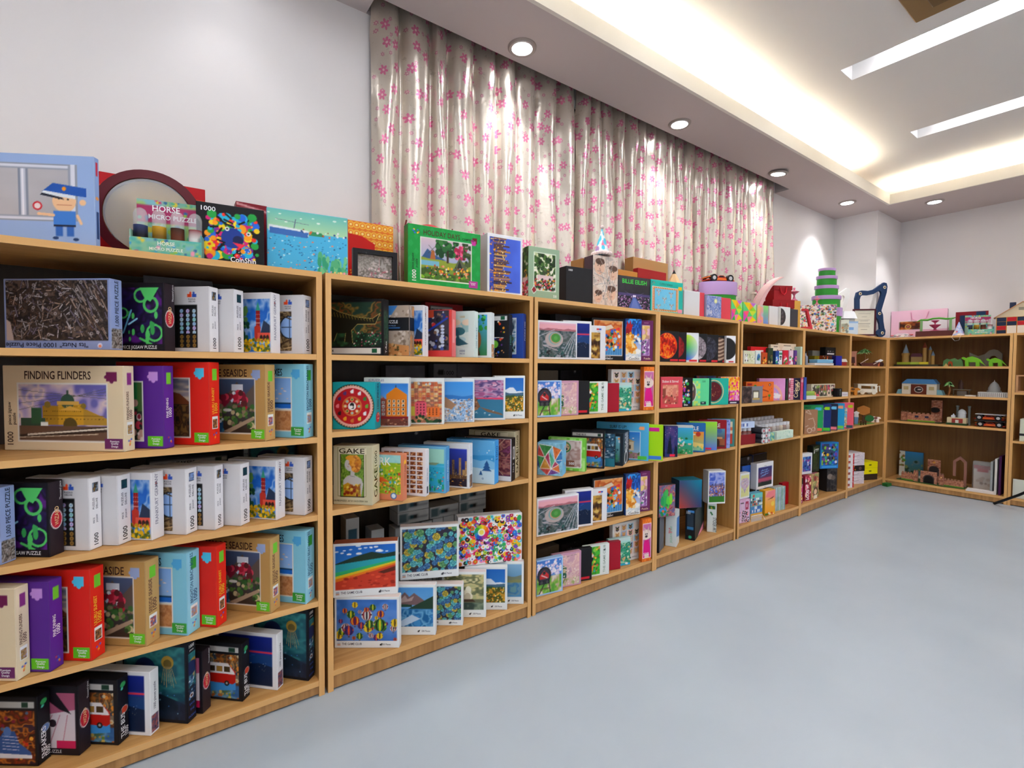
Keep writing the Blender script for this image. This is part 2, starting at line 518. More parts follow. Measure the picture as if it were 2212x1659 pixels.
def nuts_f(c):
    c.f('94a2cc'); s = c.sub(.02, .13, .98, .98)
    s.n(['2c2622', '4a3c34', '1c1a1c', '6a5a50'], 12, 9, 1)
    for k in range(300):
        x, y, a, L = s.rs.rand(), s.rs.rand(), s.rs.rand() * 3.14, .05 + .13 * s.rs.rand()
        if x > .72: a = 1.9 + .4 * s.rs.rand(); L *= 1.7
        t = .010 + .014 * s.rs.rand(); q = s.rs.randint(6)
        s.l(x, y, x + L * math.cos(a) / s.a, y + L * math.sin(a), t * 1.5, '1c1614').l(x, y, x + L * math.cos(a) / s.a, y + L * math.sin(a), t * .8, ['a8a0a0', '7a5c4c', 'd8d4d8', '5c4c44', '8c8294', 'c0a898'][q])
    for k in range(60): s.o(s.rs.rand(), s.rs.rand(), .028, ['b8b0b0', '7a6c66', '4c403a'][k % 3], r0=.013)
    s.p([(0, 0), (.07, 0), (.04, .3), (0, .35)], 'cab8b0')
    c.t('"Its Nutz" 1000 Piece Puzzle', .40, .09, .065, '1c2440', 'C', PI, 1.25).o(.9, .06, .035, 'e8e8f8').o(.9, .05, .02, 'e88a60')
def nuts_s(c):
    c.f('9cabd6').sub(.05, .02, .95, .30).n(['2c2622', 'c4bfc0', '4a3c34'], 9, 9).t
    c.t('1,000 PIECE PUZZLE', .68, .34, .32 * c.w / c.h, '1c2440', 'L', V, .92)
art('nuts', '98a6d0', 'lavender puzzle box covered in nuts and bolts', nuts_f, nuts_s, '8c9ac4')
def neon_f(c):
    c.f('141018'); s = c.sub(.04, .1, .97, .93)
    s.n(['1a1030', '2c1c50', '120c20', '5a2478'], 4, 4, 1)
    for x, y, r, r0 in ((.62, .86, .13, .09), (.8, .70, .15, .1), (.86, .2, .16, .12), (.3, .55, .1, .07)): s.o(x, y, r, '5cc46a', r0=r0)
    s.p([(.6, 1), (.95, 1), (.8, .75), (.7, .8)], '62cc70').b(['5cc46a', '44a458'], 14, .015, .045, .1, 0, 1, .6, 2).l(.3, .2, .45, .6, .03, '7cc0e0').l(.4, .35, .55, .45, .03, '9cd8ec').l(.6, .1, .8, 0, .04, '5cc46a').l(.7, .5, .95, .35, .05, '1a1030')
    c.t('1000 PIECE JIGSAW PUZZLE', .52, .025, .05, 'eee', 'C', 0, .8)
def shield(c):
    c.f('282026').o(.5, .48, .17 * 1.0, 'f0e8e8', .2).o(.5, .48, .15, 'b82838', .18).t('WIZARD', .62, .37, .22, 'f0c890', 'L', V, .8)
    c.t('Neon Alester', .8, .72, .14, 'ddd', 'L', V, .8)
def scaled(fn):
    def S(c):
        fn(c)
    return S
def shield2(c):
    k = c.w / c.h
    c.f('2a2026').o(.5, .48, .42 * k, 'f0e8e8', .13).o(.5, .48, .37 * k, 'b82838', .115)
    c.t('WIZARD', .66, .40, .3 * k, 'f0c890', 'L', V, .8).t('Thousand piece', .9, .74, .16 * k, 'ddd', 'L', V)
art('neon', '1c161c', 'black jigsaw box with swirling neon green artwork', neon_f, shield2, '221c22')
def p_win(c):
    c.f('1c1a1c')
    c.sub(.0, .1, .42, .92).n(['6a8a94', '2c3c34', 'b8a870', '2a2c24'], 3, 7).f
    for x in (.13, .28, .42): c.r(x, 0, x + .02, 1, '111')
    for j in range(9):
        for i in range(3):
            col = ['b8d8f0', 'a8c8e8', 'c8e0e8', 'a0e0d8', 'd8b8e8'][(i * 3 + j * 2) % 5] if j > 2 else '9a7840'
            c.o(.60 + i * .16, .06 + j * .1, .045, col).o(.60 + i * .16, .06 + j * .1, .02, '8ab0cc' if j > 2 else '6a5028')
    c.r(.46, 0, .5, 1, '0c0c0c').r(.0, .93, 1, 1, '0c0c0c').r(.97, 0, 1, 1, '0c0c0c').r(.5, .31, 1, .34, '111')
def p_tealsea(c): c.g('2c4c34', '0c3044').n(['1c4c4c', '0c2c3c', '3c5c40'], 4, 8, .8)
def p_tower(c):
    c.g('5c9cdc', '1c5cb4').n(['2c6cbc', '1c5cb4', 'e8f0f8', '3c7ccc'], 3, 3, .6)
    c.p([(.62, .95), (.55, .78), (.69, .78)], '3c9a80').r(.555, .48, .685, .78, 'a8241c')
    for j in range(3): c.r(.55, .54 + j * .08, .69, .55 + j * .08, 'f0d8c8')
    for j in range(5):
        c.r(.58, .49 + j * .06, .6, .53 + j * .06, '3a1410').r(.635, .49 + j * .06, .655, .53 + j * .06, '3a1410')
    c.p([(.5, .2), (.5, .47), (.6, .52), (.7, .47), (.7, .2)], 'b83828').p([(.68, .3), (.8, .6), (1, .5), (1, .3)], '28344c').r(.6, .2, 1, .36, 'd85a48')
    for x in (.72, .82, .92): c.o(x, .27, .03, '2a1814', .05)
    c.b(['1c4434', '2c5c44', '143024', '6a9a54'], 40, .02, .06, 0, .2, .3, .85).b(['d8b020', 'f0cc30', 'b89018', '5a6a20'], 130, .012, .035, 0, 0, 1, .24)
def p_dome(c):
    c.f('8a7458').n(['c8ac80', '3c2c20', 'a08860', '5c4830'], 6, 6, 1)
    c.o(.2, .6, .46, '1c2430').o(.2, .6, .42, '8cb0e8').o(.95, .6, .30, '1c2430').o(.95, .6, .27, 'a0c0ec')
    for k in range(9):
        t = -1.2 + k * .3; c.l(.2, .6, .2 + .42 * math.cos(t) / c.a, .6 + .42 * math.sin(t), .012, '33405c')
    c.o(.2, .6, .2, '33405c', r0=.185).o(.2, .6, .31, '33405c', r0=.297).r(.93, .3, .95, .9, '33405c').r(.7, .59, 1, .61, '33405c')
    c.l(.55, .95, 1, .8, .03, '4a3828').l(.5, .1, 1, .3, .04, '4a3828').l(.6, .02, 1, .1, .02, 'd8bc90')
art('window', 'dad8da', 'white bottle-glass window puzzle box', deluxe(p_win, (.05, .06, .78, .72)), deluxe_side(['b8d8f0', '1c1a1c', '9a7840']), 'eee')
art('tealsea', 'dad8da', 'white puzzle box with teal strip', deluxe(p_tealsea, (.05, .0, .66, .72)), deluxe_side(['1c4c4c', '0c2c3c']), 'eee')
art('tower', 'f0eff0', 'white puzzle box with red church tower', lambda c: (c.f('e4e2e4'), c.r(.0, .02, .97, .9, '2c6cbc'), p_tower(c.sub(.34, .02, .97, .90))), vt('efeef0', 'FRANKFURT GERMANY', '889', .26, .22, .5, lambda c: c.r(.3, .8, .45, .86, 'a03828')), 'eee')
art('dome', 'dad8da', 'white puzzle box with glass dome', deluxe(p_dome, (.05, .05, .76, .72)), deluxe_side(['33405c', '8cb0e8', '889']), 'eee')
plain = lambda col: (lambda c: c.f(col))
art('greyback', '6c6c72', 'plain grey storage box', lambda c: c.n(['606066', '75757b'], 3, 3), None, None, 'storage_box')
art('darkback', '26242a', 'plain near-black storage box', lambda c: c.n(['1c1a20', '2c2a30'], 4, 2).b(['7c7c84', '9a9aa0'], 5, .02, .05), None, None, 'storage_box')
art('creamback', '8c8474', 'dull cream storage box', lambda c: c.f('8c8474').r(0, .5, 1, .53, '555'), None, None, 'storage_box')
art('pieceback', '77777c', 'grey box with a puzzle-piece emblem', lambda c: c.f('77777c').o(.25, .82, .04, '111').r(.2, .78, .42, .88, '111').t('1000', .66, .79, .08, '222'), None)
art('redback', 'a02028', 'red box marked with white lettering', lambda c: c.f('a02028').r(.12, .78, .72, .95, '555').r(.14, .80, .70, .93, 'ccc').t('URHUEY.COM', .42, .82, .08, '111', 'C', 0, .7), None)
art('rainbow', '1c1c20', 'dark box edged with a rainbow smear', lambda c: (c.f('101014'), c.sub(0, .72, 1, 1).g('2c6cd8', 'e8302c', 'h').n(['1c4cc8', '2ca0d8', '30c060', 'f0e020', 'f06020', 'd02020'], 5, 1, .0), c.p([(0, .78), (0, .95), (.35, .95), (.3, .75)], '1c4cc8').p([(.35, .93), (.6, .99), (.55, .8), (.3, .75)], '20b0c0').p([(.6, .99), (.8, .99), (.8, .86), (.55, .8)], 'e8e020').p([(.8, .99), (1, 1), (1, .9), (.8, .86)], 'e04020')), None)
def sneak_f(c):
    c.f('18161a'); s = c.sub(.03, .03, .97, .80)
    s.n(['2c1a14', '8a3418', '4a2418', 'c87830', '3a2430'], 6, 6, 1).b(['c03820', 'e0a040', '5c7088', '8a2c40'], 50, .015, .04)
    s.p([(.5, .2), (.5, .35), (.62, .62), (.75, .62), (.8, .4), (.95, .22), (.95, .12), (.55, .12)], '3c5c94').p([(.5, .1), (.96, .1), (.96, .17), (.52, .2)], 'e8e8ec').o(.66, .6, .07, '5c7cb4', .1)
    for k in range(5): s.l(.6, .28 + k * .06, .8, .26 + k * .06, .012, 'dde')
    s.p([(0, .3), (.2, .6), (.35, .5), (.4, .2), (0, .15)], '44649c')
    c.r(.03, .84, .97, .93, 'c8c6c0').t('SNEAKERS', .42, .855, .055, '18181c').r(.82, .85, .9, .92, '224030')
def gcside(title, thumb, em='3c9a5a'):
    def S(c):
        k = c.w / c.h
        c.f('131217').o(.5, .88, .25 * k, em).o(.4, .82, .12 * k, '5cc4b0').t(title, .62, .06, .4 * k, 'f4f4f4', 'L', V, 1.0).t('1000', .95, .06, .35 * k, 'f4f4f4', 'L', V, .9)
        c.o(.6, .48, .34 * k, 'ddd').o(.6, .48, .3 * k, thumb).r(.15, .3, .38, .5, '555')
    return S
art('sneakers', '17161a', 'black puzzle box with blue canvas shoe', sneak_f, gcside('SNEAKERS', '6a84b4'), '1c1a1c')
def pink_f(c):
    c.f('16121a').r(.04, .1, .96, .9, 'e0d4d8'); s = c.sub(.04, .1, .96, .9)
    s.p([(0, 1), (1, 1), (1, .7), (.4, .55), (0, .6)], 'b0607c').p([(.5, 1), (.75, 1), (.95, .62), (.8, .7)], '1c141c').p([(0, .55), (.5, .7), (.6, .6), (0, .4)], '8a2c50')
    for k in range(5): s.l(.1 + k * .18, .0, .5 + k * .1, .6, .014, 'b87888')
    s.o(.25, .15, .18, '1c141c', .22).o(.7, .45, .07, '2a1c24').b(['7c1c3c', 'c06080'], 8, .02, .05).r(.75, 0, 1, .14, 'c02858')
    c.t('1000 PIECE JIGSAW PUZZLE', .5, .03, .045, 'ddd', 'C', 0, .9)
art('pink', '1c161c', 'black box with pink patchwork art', pink_f, shield2, '1c161c')
def p_bus(c):
    c.n(['5a3420', 'a86830', '3c3428', 'c89050', '4a5a60', '7c6c58'], 6, 6, 1).b(['d08838', '8a5428', 'c8b898', '34404c'], 60, .015, .05, 0, .4, 1, 1)
    c.n(['3c74ac', '2c5c94', '6ca0c8', '4a6c50'], 4, 4, .9, None, 0, .3).p([(.2, .30), (.95, .45), (.95, .2), (.3, .1)], '4a94d0').b(['b89c50', '6a8a3c', 'a86838', 'c8b060'], 40, .015, .04, 0, 0, 1, .14)
    c.p([(.3, .36), (.28, .64), (.36, .78), (.86, .74), (.95, .62), (.95, .38), (.9, .33)], 'b42018').p([(.30, .57), (.36, .80), (.82, .80), (.93, .60), (.93, .55)], 'ece8e8')
    for k in range(4): c.r(.38 + k * .125, .60, .48 + k * .125, .72, ['6a5028', '3a2c20', 'a88040', '4a3820'][k])
    c.o(.80, .34, .06, '1c1814').o(.80, .34, .028, 'aaa').o(.4, .36, .05, '1c1814').r(.30, .555, .94, .575, 'eee')
def bus_f(c):
    c.f('17161a'); p_bus(c.sub(.04, .04, .95, .80)); c.r(.04, .84, .95, .93, 'cccac6').t('THE BUS', .3, .86, .05, '222').r(.8, .85, .9, .92, '1c3c2c')
art('bus', '17161a', 'black puzzle box with red camper van', bus_f, gcside('THE BUS', 'c04830'), '1c1a1c')
def p_night(c):
    c.g('0c1c34', '1c2c84').r(0, .62, 1, .72, '283484').r(0, .66, 1, .70, 'c84058').r(0, .38, 1, .63, '1c4074').m(.42, .06, 1, '10203c', 9, 5).b(['c8d0e0', 'e8c890'], 26, .003, .009, .1, .28, .9, .46).b(['2c5494'], 8, .01, .05, 0, .5, 1, .62, .3)
art('nightsea', 'f0f0f2', 'white puzzle box with blue night sea', lambda c: (c.f('f0f0f2'), p_night(c.sub(.07, .06, .93, .94))), lambda c: (c.f('eceef0').r(.1, .03, .9, .30, '223'), c.sub(.1, .03, .9, .3).n(['1c2c54', 'b86858', '3a4478', '5a4030'], 4, 4), c.t('1000 pieces puzzle', .62, .38, .28 * c.w / c.h, '556', 'L', V, .95)), 'f4f4f4')
def p_ocean(c):
    c.g('0c2434', '3c8488').n(['144050', '2c7478', '4c9c98', '1c5460'], 4, 6, .5).o(.72, .78, .09, 'a8883c').o(.72, .76, .06, '6a5a30')
    for k in range(7): c.l(.66 + k * .02, .72, .62 + k * .04, .5 - .03 * (k % 3), .008, 'a89468')
    c.o(.35, .68, .15, '1c2c54').b(['b8d4e0', '5c84a0', '2c4468', 'dceaf0'], 22, .01, .04, .1, .35, .6, .5).p([(0, .26), (.6, .34), (1, .22), (1, 0), (0, 0)], '14202c').n(['14202c', '24344c', '1c2438'], 5, 4, .7, None, 0, .26).o(.4, .1, .05, 'ddd').o(.4, .1, .03, '422').b(['3c6ca0', '8ab4cc'], 14, .008, .02, 0, .02, 1, .35)
def ocean_f(c):
    c.f('14161e'); p_ocean(c.sub(.12, .04, .97, .95)); c.r(.0, .1, .1, .95, 'a8b0b0').t('SAVE', .05, .85, .025, '345').t('THE', .05, .75, .022, '345').t('OCEANS', .07, .4, .05, '345', 'L', V)
def ocean_s(c):
    k = c.w / c.h
    c.f('10121c'); p_ocean(c.sub(.15, .26, .95, .85)); c.t('1000', .52, .92, .3 * k, 'fff', 'C', 0, .8).t('pieces', .52, .88, .14 * k, 'fff').t('SAVE', .5, .20, .2 * k, '3c5cb0').t('THE', .5, .13, .2 * k, '3c5cb0').t('OCEANS', .5, .05, .2 * k, '3c5cb0', 'C', 0, .8)
art('ocean', '10121c', 'tall jellyfish ocean puzzle box', ocean_f, ocean_s, '161a24')
# ---- top of bookcase 1
def tiger_f(c):
    c.f('121114'); cols = ['e83c28', 'f0a020', '2c9c48', '2c6cd0', 'd02c78', '30b8d8', 'f0d030', '7c2c98']
    c.b(cols, 60, .04, .09, .16, .12, .88, .82).b(cols, 90, .015, .05, .14, .1, .9, .85).o(.22, .82, .07, '2c9c48').o(.82, .84, .07, '2c9c48').o(.52, .45, .17, '26408c').o(.6, .42, .08, '16204c')
    for x, y, x2, y2 in ((.4, .75, .52, .7), (.42, .68, .54, .64), (.7, .75, .62, .7), (.36, .6, .3, .5), (.8, .6, .86, .5), (.42, .85, .5, .78), (.3, .4, .4, .36), (.2, .6, .3, .62)): c.l(x, y, x2, y2, .03, '121114')
    c.o(.44, .6, .035, 'eee').o(.76, .55, .035, 'eee').o(.44, .6, .015, '111').o(.76, .55, .015, '111').p([(.52, .38), (.72, .36), (.64, .28)], 'e83c58').l(.64, .28, .6, .2, .02, '111').b(['e8e8f0'], 10, .006, .012, .4, .16, .8, .3)
    c.t('1000', .06, .87, .075, 'f4f4f4', 'L', 0, 1.1).t('CoinShin', .68, .045, .085, 'fff', 'C', 0, .9)
art('tiger', '141316', 'black puzzle box with a rainbow tiger face', tiger_f, vt('141316', 'CoinShin 1000', 'fff', .35))
art('darkred', '7c1424', 'dark red box', lambda c: c.f('7c1424').l(0, .97, 1, .9, .03, 'd8a0a0'), None, None, 'gift_box')
def sea_f(c):
    c.f('84b8d8'); s = c.sub(.0, .0, 1, 1)
    s.g('58b4dc', '58b8dc').r(0, .66, 1, 1, 'a8d8b8'); s.sub(0, .66, 1, 1).g('b8dcae', '74c0b8'); s.b(['e8f4e8'], 9, .015, .03, 0, .8, 1, .95, .5)
    s.p([(.02, .64), (.5, .60), (.5, .70), (.02, .74)], 'e8eef0').p([(.03, .60), (.48, .58), (.5, .67), (.03, .70)], '4470b0').p([(.5, .63), (.7, .63), (.66, .69), (.52, .70)], '3c8c60').l(.32, .72, .34, .86, .012, '557').l(.1, .84, .5, .8, .006, '667').b(['d8704c', '3c5c8c', '8c5c3c', 'eee'], 20, .008, .02, .4, .6, .98, .72)
    s.b(['2c6ca8', '3c8cb8', 'e88870', 'a8e0e8', '2c5c8c', 'c8ecf4', '3878b0'], 160, .006, .018, 0, .04, 1, .58, .7).b(['5cb080', '3c9c78', '7cc490'], 50, .02, .04, .62, 0, 1, .3, 2.4).b(['f0a0b0', 'f0d080'], 14, .01, .025, .7, 0, 1, .08)
art('seapic', '6cb4d4', 'pale blue puzzle box crowded with divers and ships', sea_f)
def police_f(c):
    c.f('a0b8e0'); c.r(-.1, .3, .86, .88, '3c4450')
    s = c.sub(0, .32, .84, .86); s.f('b8b6ba').n(['b4b2b6', 'c4c2c6'], 2, 2, .6)
    for x in (.16, .50): c.r(x, .3, x + .065, .88, '8890a0').r(x + .015, .3, x + .05, .88, 'c8ccd8').r(x + .025, .3, x + .036, .88, 'f0f0f8')
    c.r(0, .84, .86, .90, '9aa0b0').r(0, .855, .86, .885, 'e0e2ec').r(0, .27, .86, .33, '9aa0b0').r(0, .285, .86, .315, 'dcdee8').r(.83, .28, .89, .9, '9aa0b0').r(.845, .28, .875, .9, 'e4e6f0')
    c.o(.15, .92, .24, '2c4a94', .04).o(.15, .925, .075, '1c3474').o(.15, .925, .062, '3454a4')
    c.p([(.15 + (.040 if k % 2 == 0 else .016) * math.sin(k * PI / 5), .925 + (.052 if k % 2 == 0 else .021) * math.cos(k * PI / 5)) for k in range(10)], 'f0a030')
    c = c.sub(-.176, -.013, 1.044, 1.207)
    # little policeman
    c.o(.80, .42, .10, 'f0c8a0').o(.90, .41, .028, 'f0c8a0').p([(.68, .50), (.92, .46), (.92, .54), (.74, .58)], '2c5cac').p([(.67, .48), (.86, .44), (.86, .47), (.69, .51)], 'e8eef4').p([(.67, .47), (.8, .43), (.79, .45), (.68, .49)], '1c2030').o(.80, .53, .018, 'f0a030')
    c.o(.77, .44, .008, '222').o(.82, .435, .008, '222').l(.76, .385, .84, .385, .006, 'a04030').r(.74, .2, .86, .33, '4c84d0').r(.75, .1, .79, .2, '3c6cb8').r(.81, .1, .85, .2, '3c6cb8').r(.74, .19, .86, .205, '223').o(.75, .085, .025, '28406c', .014).o(.86, .075, .025, '28406c', .014).l(.74, .29, .66, .3, .025, 'f0c8a0').l(.87, .29, .89, .22, .025, 'f0c8a0').o(.655, .37, .04, 'c82c38').o(.655, .37, .026, 'f0e0e0')
art('police', 'a0b8e0', 'light blue barred-window play box', police_f, lambda c: c.f('93abd8').r(.3, .8, .7, .95, 'b83048').r(.3, .1, .8, .4, '2c4474').o(.5, .55, .02, 'e8a060'), '94acd8', 'play_box')
art('redgift', 'b4101c', 'large flat crimson gift box', lambda c: c.f('b4101c').r(0, .84, 1, .855, 'e89030').o(.5, .88, .02, 'e89030'), None, 'c01824', 'gift_box')
# ---- bookcase 2
def trex_f(c):
    c.f('131114'); s = c.sub(.03, .16, .97, .95)
    s.n(['2a3a24', '7c4420', '1c2c1c', '8a6a34', '243c30'], 5, 5, 1); s.n(['1c3c28', '0c1c14', '2c5c3c'], 5, 4, .9, None, 0, .3).b(['2c6c4c', 'b0506c', 'e8e0d0', '4c9c6c'], 60, .006, .02, .5, 0, 1, .35)
    s.p([(0, .82), (.15, .88), (.3, .78), (.6, .66), (.85, .62), (.98, .74), (.9, .5), (.6, .5), (.5, .36), (.52, .08), (.38, .1), (.4, .3), (.25, .3), (.2, .12), (.1, .14), (.14, .42), (0, .5)], '18180f')
    for a, b in (((0, .82), (.15, .88)), ((.15, .88), (.3, .78)), ((.3, .78), (.6, .66)), ((.6, .66), (.85, .62)), ((.85, .62), (.98, .74)), ((.98, .74), (.9, .5)), ((.9, .5), (.6, .5)), ((.6, .5), (.5, .36)), ((.5, .36), (.52, .08)), ((.38, .1), (.4, .3)), ((.25, .3), (.2, .12)), ((.1, .14), (.14, .42))): s.l(*a, *b, .012, 'b8a868')
    for k in range(16): s.l(.1 + k * .05, .8 - k * .012, .12 + k * .05, .7 - k * .01, .012, '8a7a34')
    c.r(.0, .03, .96, .13, 'e8e6e0').t('T-Rex', .05, .06, .055, '2c2018', 'L').r(.82, .045, .9, .12, '1c5c3c')
art('trex', '131114', 'black puzzle box with a dark dinosaur', trex_f, lambda c: (c.f('101014'), c.sub(.1, .2, .85, .8).n(['1c3028', '34503c', '101c18'], 3, 5), c.t('T-Rex', .6, .04, .3 * c.w / c.h, 'eee', 'L', V)), '18161a')
def p_cliff(c):
    c.g('8cc0e8', '4c8cd0').b(['fff'], 6, .02, .05, 0, .6, .4, .9, .5).p([(.45, .6), (.75, 1), (1, 1), (1, 0), (.4, 0), (.3, .25)], 'b8a898').n(['c8b8a8', '8a7868', 'a89484', 'd8ccc0'], 5, 7, 0).b(['8a7868', 'd8ccc0', '9c8a78'], 40, .01, .04, .55, .2, 1, .9).r(0, .1, .3, .45, '2c94c4').p([(0, 0), (1, 0), (1, .2), (.3, .28), (0, .1)], 'c8905c').b(['d8b080', 'a86c38', '5c5030'], 50, .01, .035, 0, 0, 1, .25)
def cliff_f(c):
    p_cliff(c); c.r(0, .5, 1, .76, '17181c').t('PUZZLE', .62, .65, .06, 'fff', 'C', 0, .9).t('1000 PIECES', .62, .59, .025, '7ca0c8').r(.45, .545, .8, .565, '4c84c8')
art('cliff', '8a8078', 'cliff photo puzzle box wrapped in a black band', cliff_f, lambda c: (c.n(['b8a898', '8a7868', 'c8905c'], 3, 6), c.r(0, .5, 1, .76, '17181c')))
def p_clut(c):
    c.f('3a3440').b(['7c8088', 'b8bcc8', '2c3470', '8a6a58', 'c84040', '4c5c9c', '1c1c24', 'd0d4dc'], 90, .02, .07)
    c.o(.2, .88, .1, '8c949c').o(.2, .88, .06, 'c0c8d0').r(.38, .82, .62, 1, 'c05038').p([(.1, .2), (.3, .75), (.42, .7), (.3, .1)], '94867c')
    for k in range(7): c.o(.84, .12 + k * .08, .05, 'd4dcf0', .035)
    c.l(.5, .5, .95, .8, .05, '2c44a4')
art('clutter', 'd84848', 'red shrink-wrapped puzzle box with cluttered tools', lambda c: (c.f('dc4a48'), p_clut(c.sub(.0, .14, .94, .99))), lambda c: c.f('e87878').r(.2, .3, .7, .8, 'f0a0a0'), 'd88', gloss=1)
def p_tree(c): c.f('d8e8e0').b(['a8ccc8', 'c8dcd8', 'f0e0c8', 'b8d8d8'], 16, .08, .2, 0, .2, 1, 1, .6).p([(.0, .62), (.6, .72), (.6, .66), (0, .56)], 'a86850').p([(.1, .54), (.7, .64), (.7, .58), (.1, .48)], 'e8d8c0').o(.7, .5, .2, '3c7078', .12).o(.62, .46, .1, '2c5c68', .1).p([(.3, 0), (1, .12), (.72, .3), (.68, .5), (.62, .3), (.2, .14)], '34606c').p([(0, 0), (.9, 0), (.5, .12), (0, .1)], 'e8f0ec').o(.2, .85, .12, 'b8d8d8')
art('tree', 'dcebe6', 'mint puzzle box with a dreamy tree', lambda c: (c.f('dcebe6'), p_tree(c.sub(.1, .2, .86, .93)), c.o(.36, .1, .045, '4cac98').t('1000', .72, .11, .05, '3c5c90').t('PIECES', .72, .06, .03, '3c5c90').t('1000', .72, .86, .045, 'c8a850')), vt('e4f0ec', '1000 PIECES', '4c84a0', .3, .2))
def p_dog(c): c.g('3c7c4c', '5cb0e8').b(['1c6c34', '2c9c44', '54c060', '3c8c3c'], 60, .02, .06, 0, .6, 1, 1).r(.45, .4, .6, .7, '7cb8e0').o(.5, .42, .2, 'c89058', .25).o(.52, .5, .12, 'f0e8dc', .18).o(.3, .38, .07, 'a0683c', .2).o(.75, .38, .07, 'a0683c', .2).o(.45, .56, .02, '111').o(.62, .56, .02, '111').o(.53, .48, .035, '111').o(.54, .38, .03, 'e07080', .05).p([(.25, 0), (.8, 0), (.72, .3), (.35, .3)], '5c4030').b(['6a4830', 'e8e0d4', '4a3424'], 24, .02, .05, .3, 0, .75, .3)
art('dog', 'ecf4f4', 'white puzzle box with a long-eared smiling dog', lambda c: (c.f('ecf4f4'), p_dog(c.sub(.08, .05, .9, .95))), lambda c: (c.f('e8f0f0'), c.sub(.1, .02, .9, .3).n(['5c4030', 'c89058', 'e8e0d4'], 3, 3)))
def p_space(c): c.f('0c1018').b(['3c7cd8', '8cc43c', 'e8e8f0', 'e85030', 'f0a030', '5c3c8c', 'c89058'], 36, .01, .035).o(.66, .34, .11, '7cc84c').o(.62, .38, .07, '9cdc6c').o(.4, .62, .05, '3c94d8').o(.64, .2, .035, '3c74c8').p([(.28, .0), (.4, .06), (.62, .32), (.5, .3), (.3, .12)], 'd8d8dc').r(.22, .4, .32, .5, '3ca0c8').l(.2, .55, .9, .52, .02, 'e8e4dc').l(.1, .5, .8, .46, .016, '7c5c9c')
art('space', '121014', 'black puzzle box with planets rockets and a robot', lambda c: (c.f('121014').r(.05, .86, .96, .96, 'e8eae8').r(.8, .87, .9, .95, '1c5c3c'), p_space(c.sub(.05, .04, .96, .85))), vt('131318', '1000', '4ca080', .4, .3))
def p_panes(c): c.f('8cb0cc').n(['b8d4e4', '5c84a4', 'c8d4dc', '3c4c5c'], 5, 4, 1).b(['222', '334', 'ccc', '4a6a4a'], 40, .015, .04, 0, 0, 1, .5, 2).r(.45, 0, .49, 1, 'e8ecf0').r(0, .55, 1, .58, 'e8ecf0').r(0, .7, .45, .72, '223').r(.2, 0, .22, 1, '222').r(.75, 0, .77, 1, '222')
art('bluewin', '2c4c9c', 'royal blue puzzle box with a city window view', lambda c: (c.f('2c4c9c').r(.09, .09, .83, .91, 'e8ecf0'), p_panes(c.sub(.11, .11, .81, .89))), vt('243c84', 'PUZZLE 1000', 'eee', .3, .4))
def zod_f(c):
    c.f('24a4a8'); k = .47
    c.o(.46, .49, k, '1c2c2c').o(.46, .49, k * .965, 'c8ac80').o(.46, .49, k * .93, 'e8b4a8').o(.46, .49, k * .84, 'f0d8c8').o(.46, .49, k * .82, 'b01c24').o(.46, .49, .21, 'c8743c').o(.46, .49, .18, 'b01c24')
    cl = ['f0f0ec', 'e8e8e8', '3c7c3c', '6c9c3c', 'e8e8e8', 'd8c84c', 'c87838', 'e0a030', '3a2020', 'e88890', '4c3c6c', '5c3c70']
    for i in range(12):
        t = V - i * PI / 6; x, y = .46 + k * .66 * math.cos(t) / c.a, .49 + k * .66 * math.sin(t)
        c.o(x, y, .036, cl[i]).o(x + .02, y + .03, .02, cl[i]).l(x - .02, y - .03, x + .03, y - .03, .015, cl[i])
    for i in range(8):
        t = i * PI / 4; c.o(.46 + .145 * math.cos(t) / c.a, .49 + .145 * math.sin(t), .04, 'd8a060').o(.46 + .145 * math.cos(t) / c.a, .49 + .145 * math.sin(t), .02, ['8cc0d8', 'e8e0d0', '3c7c3c'][i % 3])
    c.o(.46, .49, .085, 'f8f4f0').o(.46, .52, .045, '111').o(.47, .46, .03, '111').o(.45, .475, .03, 'f8f4f0')
    for i in range(48):
        t = i * PI / 24; c.o(.46 + k * .945 * math.cos(t) / c.a, .49 + k * .945 * math.sin(t), .011, '1c2c2c')
def zod_s(c):
    c.f('2496a0').o(.5, .24, .35 * c.w / c.h, 'b8303c', .11).t('1000 PIECES', .65, .42, .3 * c.w / c.h, '123', 'L', V).t('12', .7, .2, .3 * c.w / c.h, 'f0c8a0', 'L', V)
art('zodiac', '24a4a8', 'turquoise puzzle box with a round red zodiac wheel', zod_f, zod_s)
def p_canal(c):
    c.g('a8c8e8', '3c84d0').p([(.5, .62), (.5, .74), (.72, .92), (.97, .74), (.97, .62)], 'd88020').r(.5, .2, .97, .64, 'd07820').r(0, .2, .5, .62, '7c4038').p([(.02, .62), (.15, .74), (.3, .62)], 'd8d0c8').p([(.28, .62), (.4, .72), (.5, .62)], 'a85040').r(.71, .9, .73, .96, '332').b(['b8c8d8', '8a98a8'], 8, .02, .04, 0, .62, .4, .75)
    for j in range(4):
        for i in range(4): c.r(.54 + i * .105, .26 + j * .095, .60 + i * .105, .33 + j * .095, 'f0e8d0').r(.555 + i * .105, .27 + j * .095, .585 + i * .105, .32 + j * .095, '2a2420')
        for i in range(5): c.r(.03 + i * .095, .25 + j * .09, .08 + i * .095, .31 + j * .09, 'f0ece8').r(.04 + i * .095, .26 + j * .09, .065 + i * .095, .30 + j * .09, '332c2c')
    c.r(0, .16, 1, .22, '7c1c24').r(0, 0, 1, .16, '6a3c30').b(['a05c40', '3c2420', 'c8a080'], 36, .01, .03, 0, 0, 1, .16, .5)
